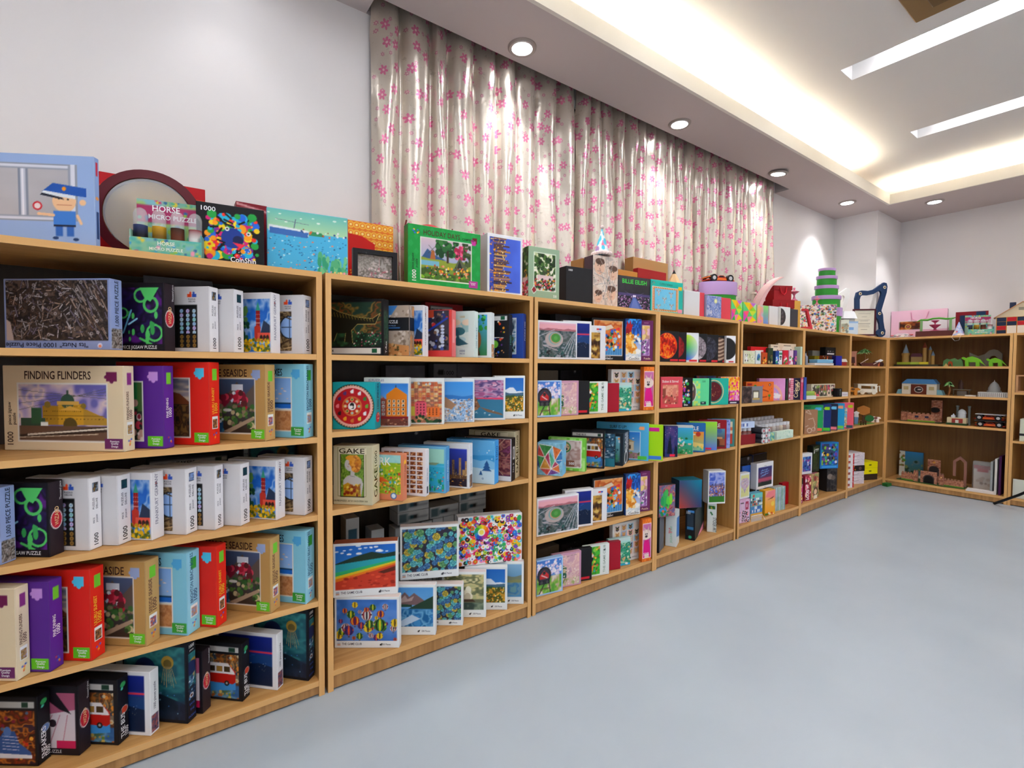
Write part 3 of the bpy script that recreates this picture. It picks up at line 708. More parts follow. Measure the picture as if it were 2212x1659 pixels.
art('canal', 'eef2f0', 'white puzzle box with orange canal houses', lambda c: (c.f('eef2f0'), p_canal(c.sub(.0, .02, .98, .88)), c.t('IS PUZZLES', .1, .93, .045, '88a', 'L')), plain('dde2e2'), 'e8eeee')
def p_hill(c):
    c.n(['a87058', 'c8906c', '8a6050', 'd8a880'], 6, 8, 1)
    c.q(['d07048', 'e09858', 'c85c40', 'e8b878', 'b86850', 'd88868', '9c6c5c', 'e0c8a0'], 11, 15, 0, .2, 1, 1, .06, 5); c.q(['3c2c28', '5c4038'], 22, 30, 0, .25, 1, 1, .36, 6)
    c.r(.38, .18, .64, .5, 'e06478').r(.05, .18, .22, .45, 'dca844').r(.22, .18, .38, .4, 'c8b850').r(.66, .15, .95, .38, 'e07838').r(.42, .5, .6, .54, 'b84858')
    for j in range(4):
        for i in range(3): c.r(.42 + i * .075, .22 + j * .07, .45 + i * .075, .26 + j * .07, '7c2c3c').r(.70 + i * .08, .19 + j * .045, .73 + i * .08, .22 + j * .045, '5c2c1c')
    c.b(['24442c', '345c34', '1c3424'], 30, .02, .05, 0, .0, 1, .18).r(0, 0, .3, .04, 'd8ccb8').b(['8a9ca8', 'c8d0d0'], 8, .02, .04, 0, .93, 1, 1)
art('hilltown', 'eef2f0', 'white puzzle box with a pink and orange hill town', lambda c: (c.f('eef2f0'), p_hill(c.sub(.05, .03, .96, .92))), plain('e0e4e4'), 'e8eeee')
def p_isl(c): c.g('7cacd8', '4c9ce4').m(.66, .03, .8, '3c7cc0').m(.55, .03, 1.2, '8cb4dc', 12, 4).n(['a8c8e4', '7ca4cc', 'dce8f4', 'c8a488', '6c94bc'], 9, 9, .9, None, 0, .56).b(['f0f4f8', 'd8e4f0', 'b88868', 'e8d0b8', '5c84b0', '3c6ca4'], 160, .008, .028, 0, 0, 1, .56).p([(.2, .4), (.35, .62), (.6, .42), (.5, .3)], 'a88468')
art('island', 'e4ecf0', 'white puzzle box with a blue and white island village', lambda c: (c.f('e4ecf0'), p_isl(c.sub(.04, .02, .97, .92))), plain('dde2e6'), 'e8eeee')
def p_suns(c): c.g('c87c94', '8c94d0').n(['9c84b4', 'e89cb0', '4c3c6c', 'd8b0c8', 'a85c84'], 3, 8, .9, None, .5, 1).r(0, .47, 1, .53, 'd84c6c').p([(0, 0), (1, 0), (1, .48), (.4, .5), (0, .4)], '3c7894').p([(0, .25), (.1, .62), (.3, .55), (.42, .3), (.3, .2), (0, .2)], '8a6448').n(['3c6c84', '5c94ac', '2c5c78'], 5, 5, 0).b(['a87c58', '5c4434', 'c89870'], 36, .015, .04, .0, .22, .36, .55).p([(.4, .3), (.95, .12), (1, .06), (.6, .16)], '7c6450').b(['e0ecf0'], 10, .01, .03, .1, .04, .8, .2, .5)
art('sunset', 'ecf0f0', 'white puzzle box with a pink sunset cliff', lambda c: (c.f('ecf0f0'), p_suns(c.sub(.03, .05, .96, .94)), c.t('TOP', .75, .8, .035, 'f0e8f0')), plain('e0e4e4'), 'e8eeee')
def p_mead(c): c.g('5c9cd8', '2c6cb8').m(.66, .08, 1, 'e8eef4', 9, 3).m(.58, .05, 1, '4c6c84', 7, 9).m(.48, .02, 2, '3c5c3c').n(['6c5c20', '3c4c20', 'c89838'], 8, 8, 1, None, 0, .44).b(['e8b030', 'f0c850', 'd87c28', '4c6c24', 'e8d8a0'], 140, .01, .026, 0, 0, 1, .44)
def gc(c, fn, px=(.05, .17, .95, .95)):
    c.f('f0f4f2'); fn(c.sub(*px)); c.r(.62, .06, .66, .09, '222').o(.66, .09, .012, '222').t('500 Pieces', .80, .06, .035, '445', 'C', 0, .8)
art('meadow', 'eef2f0', 'white puzzle box with yellow meadow under snowy peaks', lambda c: gc(c, p_mead), plain('e4e8e6'), 'eef2f0')
def lady_f(c):
    c.f('ccc4a4').r(.12, .14, .84, .98, '8a8458').r(.13, .15, .83, .97, 'dcd4b8'); s = c.sub(.2, .2, .86, .86)
    c.r(.18, .13, .80, .88, '2a2418'); s = c.sub(.2, .145, .78, .87); s.n(['5c7c28', '7c9c3c', '3c5818', '94b048'], 7, 7, 1)
    s.p([(.1, .38), (.3, .48), (.42, .5), (.42, .62), (.62, .62), (.6, .5), (.9, .42), (.98, .3), (.9, 0), (.12, 0)], 'c0bab4').o(.42, .74, .14, 'c4beb8', .15).p([(.24, .74), (.3, .78), (.3, .68)], 'c4beb8').o(.64, .8, .15, 'c8842c', .15).o(.66, .68, .11, 'b86c24', .12).o(.52, .9, .17, 'd89838', .07).b(['e0a040', 'a86020', 'b87830'], 30, .02, .04, .52, .62, .85, .95)
    s.p([(.12, .0), (.1, .26), (.3, .32), (.6, .24), (.85, .3), (.88, .0)], 'b88c28').b(['7c2c18', 'e0c050', 'a06020', '8a4420'], 26, .02, .045, .14, .02, .85, .26)
    s.l(.4, .48, .6, .46, .01, '6a645c').l(.86, .3, .8, .05, .012, '4a443c').o(.36, .76, .012, '222').l(.3, .7, .34, .69, .012, 'a03830')
    c.r(.14, .86, .86, .975, 'dcd4b8').t('GAKE', .48, .88, .085, '3a3018', 'C', 0, 1.5).t('1000 PIECE PUZZLE - ART BY CHUCK SPERRY 2020', .45, .045, .028, '4a4028', 'C', 0, .8)
def lady_s(c):
    k = c.w / c.h; c.f('d8d0b0').t('GAKE', .66, .1, .42 * k, '3c3410', 'L', V, 1.1).t('1000', .62, .64, .34 * k, '5a5230', 'L', V)
art('lady', 'd4ccac', 'cream puzzle box with an orange-haired woman', lady_f, lady_s, 'd4ccac', gloss=1)
def p_park(c): c.n(['8cb030', 'c8c030', '5c9434', 'e8c040'], 6, 6, 1).b(['e87c3c', '3c8c3c', 'f0d050', 'd84838', '5cb0c8', '7cb83c', 'f0e8d0', '4c7c2c'], 130, .012, .04, 0, 0, 1, .7).p([(.3, .3), (.55, .42), (.75, .3)], 'd86830').l(.5, .3, .85, .12, .02, 'c83028').n(['7cc0dc', 'a8dce8'], 3, 3, .9, None, .8, 1)
art('park', 'dc8c68', 'salmon orange puzzle box with theme park scene', lambda c: (c.f('dc8c68'), p_park(c.sub(.06, .14, .95, .98)), c.t('PARK', .5, .76, .17, 'f8f4ec', 'C', 0, .9).t('1000', .3, .05, .05, 'fff').o(.8, .1, .07, '2c6cb0').o(.8, .1, .05, 'e8f0f8')), lambda c: c.f('d88c6c').o(.5, .82, .3 * c.w / c.h, 'f0c040').r(.3, .3, .7, .6, 'c87c5c').t('PARK', .66, .62, .3 * c.w / c.h, '422', 'L', V))
def choc_f(c):
    c.f('f0ecec')
    for j in range(9):
        for i in range(6):
            s = c.sub(.06 + i * .15, .06 + j * .1, .18 + i * .15, .14 + j * .1); s.n(['4c2414', '8c4c28', 'b8744c', '3a1a10'], 3, 2, 1).b(['6c3418', 'c88858', 'e8c8a0'], 4, .15, .3)
art('choc', 'eeeaea', 'white puzzle box with a grid of chocolates', choc_f, lambda c: c.f('ece8ea').r(.3, .05, .7, .2, '334').t('1000 PIECES', .6, .3, .25 * c.w / c.h, '889', 'L', V), 'f4f0f0')
def p_light(c): c.g('3ca8c8', '3cb0c8').r(0, .66, 1, 1, 'a8d8c8').o(.55, .88, .1, 'e8f4ec', .03).p([(.46, .64), (.50, .9), (.56, .9), (.60, .64)], 'f0f0f0').r(.485, .70, .58, .74, 'c83838').r(.49, .79, .57, .83, 'c83838').r(.49, .88, .57, .93, '8a2830').p([(.2, .6), (.8, .6), (.9, .68), (.15, .66)], '8a9c7c').r(0, .58, 1, .62, '5cb8d8').b(['2c7ca8', 'e86c5c', '4cbc9c', 'c8ecf0', '2c5c8c', '7cd0c0'], 90, .008, .022, 0, .05, 1, .55, .8).b(['2c9c6c', '4cb484', '1c7c5c'], 40, .01, .03, 0, 0, 1, .3, 3).b(['e86c8c', '7c4c9c'], 14, .01, .025, 0, 0, 1, .1)
art('light', '74b4d8', 'sky blue puzzle box with a lighthouse over reef', lambda c: (c.f('74b4d8'), p_light(c.sub(.04, .03, .97, .95))), vt('5c9ccc', '1000 PIECES', 'd8ecf8', .3, .25), '4c8cc4')
def p_ncity(c): c.g('2c2840', '3c4cb0').city(.28, ['6c5040', '8a6848', '4c3c40', 'a8845c', '3a3440'], 13, .12, .5, 'f0c878').r(0, .2, 1, .3, '6a4c34').b(['f0c868', 'e89838', 'fff0c0'], 50, .004, .012, 0, .2, 1, .34).r(0, 0, 1, .2, '2c2430').b(['c88438', '5c4048', 'e8a850'], 30, .01, .03, 0, 0, 1, .2, .4)
art('nightcity', 'eceef0', 'white puzzle box with golden skyscrapers at dusk', lambda c: (c.f('eceef0'), p_ncity(c.sub(.04, .04, .95, .88))), lambda c: (c.f('e4e8ec'), c.sub(.1, .03, .9, .3).n(['3c3448', 'a8845c'], 3, 3), c.t('puzzle 1000', .6, .4, .25 * c.w / c.h, '99a', 'L', V)), 'f0f2f4')
def p_wint(c): c.g('5cb0e4', '74bcec').m(.66, .015, 1, '4ca0d8').m(.54, .03, 1, '8cc8ec', 8, 4).m(.36, .02, .7, 'd0e8f4').b(['a8d8f4', 'e8f4fc'], 24, .008, .02, 0, .4, 1, 1)
def wint_f(c):
    p_wint(c)
    for x, y, k in ((.84, .3, .12), (.38, .42, .05), (.72, .2, .05)):
        for j in range(3): c.p([(x - k / c.a * (1 - j * .25), y + j * k * .55), (x + k / c.a * (1 - j * .25), y + j * k * .55), (x, y + k * .95 + j * k * .55)], '2c5c94')
    c.o(.06, .5, .08, 'f4f8fc', .1, r0=.045).t('1000', .2, .2, .05, '1c3c5c', 'C', 0, .9).r(.1, .15, .3, .165, '1c3c5c').o(.76, .12, .02, '2c5c94', r0=.013)
art('winter', '68b4e8', 'sky blue winter puzzle box with small fir trees', wint_f, vt('4ca4e4', '1000', '1c5c94', .5, .55, .75), '2c94dc')
def caps_f(c):
    c.f('ecebec').r(.02, .12, .98, .99, '2c1418'); s = c.sub(.02, .13, .98, .98); s.n(['5c2c34', '8a4c4c', 'a87868', '4c2028', '7c3c5c'], 7, 7, 1)
    for k in range(16): s.l(.5, .5, .5 + math.cos(k * .39) / s.a, .5 + math.sin(k * .39), .02, ['a8685c', '6c3448', 'c8a088'][k % 3])
    s.o(.5, .55, .20, '5c4418', .3).o(.5, .56, .16, 'a88428', .26).o(.44, .66, .08, 'e8d088', .05).r(.34, .5, .66, .53, '4c3410').t
    c.t('PUZZLE No 5', .35, .04, .04, '334')
art('capsule', '2a1c20', 'dark puzzle box with a shiny gold capsule', caps_f, lambda c: c.f('141216').r(.3, .5, .8, .8, 'ccc').r(.4, .55, .6, .75, '444').t('No 5', .6, .2, .3 * c.w / c.h, 'eee', 'L', V), '161418')
def p_ball(c):
    c.g('3c64a8', '4c84d4').n(['34609c', '5c8cd0', '7ca4dc'], 3, 3, .5)
    for k in range(34):
        x, y, r = (k % 7 + c.rs.rand()) / 7, (k // 7 + c.rs.rand()) / 5.4, .04 + .075 * c.rs.rand()
        if k in (27, 28, 29): x, y, r = ((.72, .38, .15), (.5, .62, .13), (.2, .25, .12))[k - 27]
        cl = [['d8b020', '3c3420', 'e8d040'], ['a82828', '2c2c5c', 'e8a030'], ['3c7c34', 'd8d030', '222'], ['e0e0d8', '3a2c3c', '8a2c38'], ['5c3478', 'e06030', '28305c']][k % 5]
        c.o(x, y, r, cl[0]).o(x, y + r * .1, r * .97, cl[1], r * .3).o(x, y, r * .75, cl[2], r).o(x, y, r * .45, cl[0], r).o(x, y, r * .18, cl[1], r).r(x - r * .15, y - r * 1.35, x + r * .15, y - r * 1.15, '5c4028')
def gc2(fn, title='THE GAME CLUB'):
    def F(c):
        c.f('eff2f1'); fn(c.sub(.035, .14, .965, .955)); c.r(.04, .05, .09, .075, 'c89070').r(.04, .085, .09, .1, '8a94a8')
        if title: c.t(title, .11, .055, .045, '445', 'L', 0, .8)
        c.r(.70, .045, .735, .08, '222').o(.73, .08, .014, '222').t('1000 Pieces', .80, .05, .035, '556', 'C', 0, .8)
    return F
tl = lambda c: c.f('eceeee')
art('balloons', 'eff2f1', 'white puzzle box with hot-air balloons', gc2(p_ball), tl, 'e4d4cc')
def p_lake(c): c.g('8cb8dc', '5c9cd4').p([(0, .62), (.12, .8), (.2, .74), (.33, .88), (.44, .76), (.55, .86), (.7, .74), (.8, .66), (.8, .55), (0, .55)], '7c6464').p([(.1, .72), (.2, .66), (.34, .8), (.4, .7), (.55, .78), (.5, .66), (.2, .6)], 'b8a098').p([(.4, .45), (1, .78), (1, .35), (.6, .38)], '2c4434').p([(0, .5), (.5, .5), (.5, .56), (0, .58)], '2c4c3c').r(0, 0, 1, .45, '3c7cb4').n(['4c94c8', '2c6ca4', '8cc0dc', '1c5c8c'], 5, 5, .8, None, 0, .44).p([(.1, .06), (.5, .3), (.7, .2), (.3, 0)], 'c8dcec')
art('lake', 'eff2f1', 'white puzzle box with a mountain lake', lambda c: gc(c, p_lake), tl, 'e8dcd8')
def p_succ(c):
    c.n(['2c3444', '3c3040', '24303c', '4c4038'], 6, 6, 1)
    for k in range(90):
        x, y, r = (k % 10 + c.rs.rand()) / 10, (k // 10 + c.rs.rand()) / 9, .05 + .05 * c.rs.rand(); cl = [['4c9ca8', '7cc8c8', '2c6c7c'], ['34608c', '5c8cb4', '24406c'], ['a89438', 'd0bc58', '7c7030'], ['4c8458', '7cb078', '346044']][[0, 0, 1, 1, 2, 3][k % 6]]
        for j in range(8): c.o(x + r * .6 * math.cos(j * .785 + k) / c.a, y + r * .6 * math.sin(j * .785 + k), r * .36, cl[j % 2])
        c.o(x, y, r * .5, cl[2]).o(x, y, r * .35, cl[1]).o(x, y, r * .15, cl[2])
art('succul', 'eff2f1', 'white box with blue-green succulents', gc2(p_succ), tl, 'e0d0c8')
def p_ship(c): c.g('5c6450', 'a8a078').n(['c8c890', 'e8d8a0', '7c8460', '5c6448', 'f0e8b8'], 4, 6, .8, None, .3, 1).b(['e8e0c8', 'c8bca0', 'f0ecd8'], 12, .04, .09, .3, .3, .7, .6, 1.3).p([(.2, .22), (.8, .22), (.72, .3), (.26, .3)], '4c3828').r(.48, .3, .5, .75, '3c2c20').n(['5c6c5c', '8a9880', '3c4c44'], 5, 3, 1, None, 0, .2)
art('ship', 'eff2f1', 'white puzzle box with a hazy sailing ship', lambda c: gc(c, p_ship), tl, 'e8dcd8')
def p_pond(c): c.g('3c6c94', '94bcd8').m(.66, .05, .8, '7c8470').m(.52, .03, 1, '8a8c60').r(0, 0, 1, .42, '4c84b0').n(['5c94bc', '8a9c98', '3c74a4', '7c9c90'], 4, 4, .7, None, 0, .44)
art('pond', 'eff2f1', 'white puzzle box with a calm hazy lake shore', lambda c: gc(c, p_pond), tl, 'e8dcd8')
def p_spring(c): c.g('3c94d0', '2c6cc0').b(['fff', 'dceaf8'], 16, .03, .07, 0, .8, 1, 1, .4).p([(0, .6), (.3, .74), (.6, .84), (.8, .78), (1, .82), (1, .5), (0, .5)], '24382c').p([(0, .3), (0, .58), (1, .72), (1, .62)], '38a4b0').p([(0, .28), (0, .4), (1, .64), (1, .6)], '3cb070').p([(0, .22), (0, .31), (1, .6), (1, .55)], 'd8c034').p([(0, .16), (0, .25), (1, .56), (1, .5)], 'e08028').p([(0, 0), (0, .18), (1, .52), (1, 0)], 'c44430').b(['a83424', 'd85c40', '983020'], 30, .02, .06, .1, 0, 1, .35, .5).p([(.7, .36), (1, .48), (1, .38), (.8, .32)], '5c2c20')
art('spring', 'eff2f1', 'white box with a rainbow hot spring', gc2(p_spring), tl, 'b05c3c')
def smiley_f(c):
    c.f('f2f0ee'); cl = ['e83c6c', '3c74d0', 'f0c030', '3cac64', 'e86c30', '8c4cb0', '222', 'f09cc0', '5cc4dc', 'c8d84c', 'fff', 'a82838']
    for k in range(300):
        x, y = .03 + .94 * (k % 20 + c.rs.rand()) / 20, .03 + .94 * (k // 20 + c.rs.rand()) / 15; c.fl(x, y, .034 + .02 * c.rs.rand(), cl[c.rs.randint(12)], cl[c.rs.randint(12)], 8)
    for k in range(12):
        t = k * PI / 6; c.o(.36 + .105 * math.cos(t) / c.a, .66 + .105 * math.sin(t), .052, ['e8302c', 'e86c20', 'f0a020', 'f0d830', 'a8cc30', '3cac44', '2c9c74', '2c94c8', '2c5cc0', '5c3ca8', 'a03c98', 'd8346c'][k])
    c.o(.36, .66, .075, 'f8f6e8').o(.36, .66, .05, 'f0e070')
art('smiley', 'f0eeec', 'white box packed with bright daisies', smiley_f, lambda c: c.f('e8e6e4').b(['111', 'c83c4c', '3c74d0', '3cac64'], 40, .005, .012), 'e0dcd8')
def holi_f(c):
    c.f('1c9444')
    for i in range(14):
        for j in range(8):
            if (i + j) % 2: c.p([(i / 14, (j + .5) / 8), ((i + .5) / 14, (j + 1) / 8), ((i + 1) / 14, (j + .5) / 8), ((i + .5) / 14, j / 8)], '249c4c')
    pic(c, .17, .13, .86, .80, p_camp, 'e8ece0')
    c.t('HOLIDAY DAYS', .45, .855, .085, '4c3418', 'C', 0, .78).t('CAMPING', .82, .855, .04, '1c3c1c', 'C', 0, .9).t('1000', .10, .08, .07, 'f0f0e8', 'L', V).t('piece jigsaw', .07, .26, .04, '12341c', 'L', V).t('puzzle', .12, .30, .04, '12341c', 'L', V)
    c.b(['e85030', '3c6cd0', 'f0c030'], 6, .012, .018, .05, .86, .14, .92).r(.88, .82, .95, .92, '6c1c28').o(.88, .86, .03, 'c03c98').r(.87, .79, .93, .87, 'c03c98').r(.83, .05, .96, .17, 'b04498').t('Premium', .895, .125, .02, 'fff').t('Quality', .895, .10, .02, 'fff')
def p_camp(c): c.g('7ca0c8', 'd8c0c8').p([(0, .5), (.12, .75), (.25, .62), (.5, .5)], '3c5c84').m(.5, .04, 1, '8c9c3c').r(0, .34, .35, .46, '7cb4c8').p([(.17, .5), (.2, .72), (.25, .72), (.28, .5)], 'a86838').l(.14, .84, .3, .64, .01, '443').l(.14, .64, .3, .86, .01, '443').b(['1c4424', '2c6434', '3c7c3c'], 60, .03, .08, .3, .62, .72, 1).b(['c83c6c', 'a8284c', 'e86c8c', '5c2c34'], 40, .03, .06, .68, .6, .9, .9).b(['2c4424', '4c5c34'], 30, .03, .06, .85, .4, 1, 1).r(.5, .45, .54, .75, '3c2c20').p([(.64, .3), (.76, .62), (.96, .3)], '5c6448').p([(.7, .3), (.76, .55), (.84, .3)], '2c3028').n(['4c6c2c', '3c5424', '7c943c'], 7, 3, 1, None, 0, .3).b(['e8e0d0', 'c84830', 'e0a030', '3c64a8', '8a5c3c', 'f0c848', 'd85c4c', '222', 'd8a078'], 80, .012, .035, .08, .1, .95, .36).b(['5c942c', '8cb83c', '3c6c24'], 30, .02, .05, 0, 0, 1, .14, .6)
art('holiday', '1c9444', 'green puzzle box with windmill and campers', holi_f, lambda c: c.f('146c34'))
def p_sky(c): c.g('3c4cac', '5c7ce0', 'h').n(['3c50b4', '5474d8'], 2, 2, .3); s = c; [s.r(.12, k / 30, .38 + .34 * c.rs.rand(), (k + .8) / 30, ['8a5c28', '5c3c24', 'b88038', '3c2c38', 'c8984c'][c.rs.randint(5)]) for k in range(30)]; s.b(['f0c040', 'f8e8a0', 'e89828'], 90, .004, .014, .15, 0, .55, 1).b(['f0a020', 'c87820', '3c5cc0', '24346c', 'e8c860'], 60, .01, .03, 0, 0, .22, 1, .4)
art('skyline', 'e8eaee', 'white puzzle box with a city skyline turned sideways', lambda c: (c.f('eceef0'), p_sky(c.sub(.06, .05, .94, .95))), lambda c: c.f('d4d6da'), None)
def p_gard(c): c.n(['2c4424', '4c7434', '1c3020', 'b8c890', 'f0ece0'], 5, 7, 1).b(['2c4c24', '486c30', '1c3018'], 40, .03, .06, 0, .5, 1, .95).r(.15, .3, .9, .42, 'e0c8c8').b(['1c2c1c', '243424'], 30, .03, .05, 0, 0, 1, .32).b(['e8f0e8', 'e84058', 'f0b030', 'f0b0b8', 'c82c48', 'fff'], 80, .012, .03, 0, 0, 1, .32, 1, '222').b(['d0a040', '443'], 8, .02, .04, .4, .42, .7, .55)
art('garden', '9cb498', 'sage green puzzle box with a flower garden', lambda c: (c.f('9cb498').r(.16, .16, .88, .90, 'e8f0e0'), p_gard(c.sub(.18, .175, .86, .885)), c.p([(.08, .17), (.17, .09), (.27, .17), (.18, .26)], 'e8f0e8').p([(.1, .17), (.17, .11), (.25, .17), (.18, .24)], '8c2c34').t('500', .86, .05, .05, 'f0f4f0', 'C', 0, .8)), lambda c: (c.f('7c8a74'), p_gard(c)))
art('goldred', 'e08428', 'orange patterned gift box with a red front panel', lambda c: (c.f('e07c28'), [c.o((i + .5) / 8, (j + .5) / 8, .052, 'f0c050', r0=.035).o((i + .5) / 8, (j + .5) / 8, .02, 'f8e090') for i in range(8) for j in range(8)], c.p([(0, 0), (0, .80), (.3, .78), (.58, .68), (.58, 0)], 'c01810').r(.1, .46, .5, .49, 'f0b040').r(.1, .36, .42, .39, 'f0b040').r(.2, .3, .24, .56, 'f0b040').b(['e09838'], 24, .012, .02, .05, .05, .5, .3)), None, None, 'gift_box')
# ---- bookcase 3
art('black1000', '1c1c1f', 'tall plain black box marked 1000', lambda c: (c.f('1e1e21'), c.t('1000', .08, .88, .055, 'e8e8e8', 'L').r(.74, 0, .96, .05, 'e8e8e8')), None, '161618')
def manga_f(c):
    c.f('dccfc4').n(['e8dcd0', 'd0b8a8', 'e4d4c8', 'b8aca4'], 4, 6, .9)
    for x, y, k in ((.25, .78, .13), (.78, .68, .12), (.72, .28, .12), (.2, .2, .1)):
        c.o(x, y, k, 'e0bca4', k * 1.15).o(x + .02, y + k * .8, k * .9, '5c4438', k * .5).o(x - k * .5, y + k * .2, .012, '332').o(x + k * .3, y + k * .2, .012, '332').l(x - .04, y - k * .55, x + .06, y - k * .5, .008, '8c4c40').p([(x - k, y + k * .5), (x + k * .3, y + k), (x - k * .2, y + k * .3)], '4c382c')
    for k in range(30): c.l(c.rs.rand(), c.rs.rand(), c.rs.rand() * .3 + .4, c.rs.rand(), .005, ['f4ece4', '8c7c70', '4c5c6c'][k % 3])
    c.b(['3c6c54', '8a3c44', '444'], 24, .006, .012)
art('manga', 'd8ccc0', 'tall wrapped box with pale comic faces drawn in sepia', manga_f, lambda c: c.f('3c2c34').b(['ddd', '8c7c84'], 14, .01, .03, .2, .1, .8, .7), gloss=1)
def conc_f(c):
    c.f('1c1c22').g('2c2c3c', '2a2a2e'); c.n(['34343c', '222228'], 3, 3, .5).r(0, .42, 1, .5, '4c4470').b(['b87cc0', '8c5c9c', 'e0a8e0', '5c3c6c', 'd8d0f0'], 220, .008, .02, 0, .04, 1, .42).p([(.3, 0), (.45, .38), (.55, .38), (.8, 0)], '5468a8').p([(.38, 0), (.47, .36), (.53, .36), (.7, 0)], '6c80c0').l(.5, .4, .2, .55, .006, '8880b0').l(.5, .4, .8, .55, .006, '8880b0').r(.45, .4, .55, .45, 'f0e8ff')
    c.t('BILLIE EILISH', .5, .79, .13, '3cdc4c', 'C', 0, 1.0)
art('concert', '202024', 'black box with green lettering and concert crowd', conc_f, plain('141418'), gloss=1)
def koala_f(c):
    c.f('24b4a4').r(.04, .05, .86, .80, 'e8f4f0').r(.055, .06, .845, .79, 'c87830'); c.r(.12, .11, .78, .74, '7cc8e4')
    for k in range(14): c.o(.09 + k * .055, .08, .018, 'f0dcc0').o(.09 + k * .055, .765, .018, 'f0dcc0').o(.085, .1 + k * .05, .018, 'f0dcc0').o(.815, .1 + k * .05, .018, 'f0dcc0')
    for x, y in ((.24, .64), (.62, .60), (.42, .42), (.24, .2), (.64, .24)):
        c.o(x - .05, y + .04, .03, '9ca0a8').o(x + .05, y + .04, .03, '9ca0a8').o(x, y, .05, 'c8ccd4').o(x, y - .075, .035, 'b8bcc4', .05).o(x, y - .01, .012, '333').o(x - .02, y + .02, .008, '222').o(x + .02, y + .02, .008, '222')
    c.b(['f0e080', '3c9cc0', '333', 'f4f4f4'], 40, .006, .012, .13, .12, .77, .73).t('CUDDLY KOALA', .46, .86, .07, '1c5c54', 'C', 0, .75).r(.85, .75, .96, .86, 'f0c030').o(.85, .8, .02, 'f0c030').r(.84, .04, .98, .16, 'f09cb0').b(['333', 'e85030'], 6, .01, .015, .04, .85, .12, .93)
art('koala', '24b4a4', 'turquoise puzzle box with cartoon koalas', koala_f, lambda c: (c.f('1ca494'), c.t('CUDDLY KOALA', .7, .35, .4 * c.w / c.h, '124', 'L', V)))
art('kraft', 'b08858', 'plain brown kraft cardboard box', plain('b48c5c'), plain('a47c4c'), 'a88050', 'cardboard_box')
art('redtray', 'a0141c', 'open dark red gift tray', plain('a4141c'), None, 'b81c24', 'gift_box')
art('orangebox', 'c88840', 'small orange brown box', plain('cc8c44'), None, 'b87830', 'cardboard_box')
art('brownbox', '9c7040', 'small brown box with an oval slot', lambda c: c.f('a07444').o(.6, .5, .12, '3c2818', .18).o(.6, .5, .09, '7c5830', .14), None, '8c6438', 'cardboard_box')
def p_stad(c): c.g('5c6c74', 'e8b8c8').r(0, .82, 1, .95, 'e8b0b8').m(.84, .04, 1, 'b07078', 10, 2).n(['8a8c94', 'b8b8c0', '5c6068'], 4, 4, .0).r(0, 0, 1, .76, '4c5854').n(['4c5854', '7c7c80', '2c4444', '9c9ca4'], 6, 6, 1, None, 0, .77).o(.4, .52, .24 * c.a, 'b8a8a4', .23).o(.42, .55, .17 * c.a, '7ca8a8', .18).o(.43, .55, .14 * c.a, 'c89880', .155).o(.44, .56, .125 * c.a, '4c8c44', .13).o(.44, .56, .05 * c.a, '5c9c50', .06); [c.l(.55 + k * .05, 0, .95 + k * .01, .75, .012, ['d8d8e0', '2c5458', 'e8e8ec', '3c4c50'][k % 4]) for k in range(9)]; c.l(0, .6, .4, .8, .014, 'd0d0d8').l(.1, .35, .5, .2, .02, 'c8b8b8').b(['1c4444', '2c5c54', '222'], 40, .01, .04, 0, 0, .7, .25)
art('stadium', 'eceef0', 'white puzzle box with aerial stadium view', lambda c: (c.f('eef0f2'), p_stad(c.sub(.03, .05, .97, .95))), plain('e0e2e4'))
def p_petal(c): c.n(['3c2414', '8a6430', 'c8a050'], 4, 5, 1); [c.o(.15 + c.rs.rand() * .7, k / 11, .07 + .06 * c.rs.rand(), ['d8bc70', 'c8a050', 'e8d498', 'b08838'][k % 4], .06).o(.15 + c.rs.rand() * .7, k / 11 - .03, .02, '6c4418') for k in range(11)]
art('petal', 'ececee', 'white puzzle box with a golden petal picture', lambda c: (c.f('ececee'), p_petal(c.sub(.06, .05, .78, .80)), c.r(.62, .87, .72, .92, 'd83c34').r(.72, .87, .82, .92, '3c58b0').t('DELUXE', .72, .83, .02, '334')), plain('dfe1e3'))
def move_f(c):
    c.f('1a1a1c').r(.05, .11, .95, .95, 'e4e0d8'); s = c.sub(.07, .13, .93, .94); s.n(['d88040', 'c05828', 'e8a868'], 4, 4, 1).p([(0, .0), (1, .0), (1, .2), (0, .3)], '4c8cc0').b(['f0c030', 'e04040', '3c6cc0', '222', 'f0f0f0', '4cac6c', 'e08030', '8cc8e8'], 90, .02, .055, .05, .12, .95, .8).p([(.1, .75), (.6, .9), (.7, .8), (.2, .66)], 'e8d8c0').o(.15, .4, .07, '181818', .1).o(.3, .3, .06, 'e0b080')
    for k in range(8): s.l(.3 + k * .09, .0, .35 + k * .08, .2, .008, 'a8c8e0')
    c.t('ENJOY THE', .5, .068, .022, 'ddd').t('MOVEMENT', .5, .02, .035, 'f4f4f4', 'C', 0, 1.1)
art('movement', '1a1a1c', 'tall black box with a colourful street mural', move_f, plain('141416'))
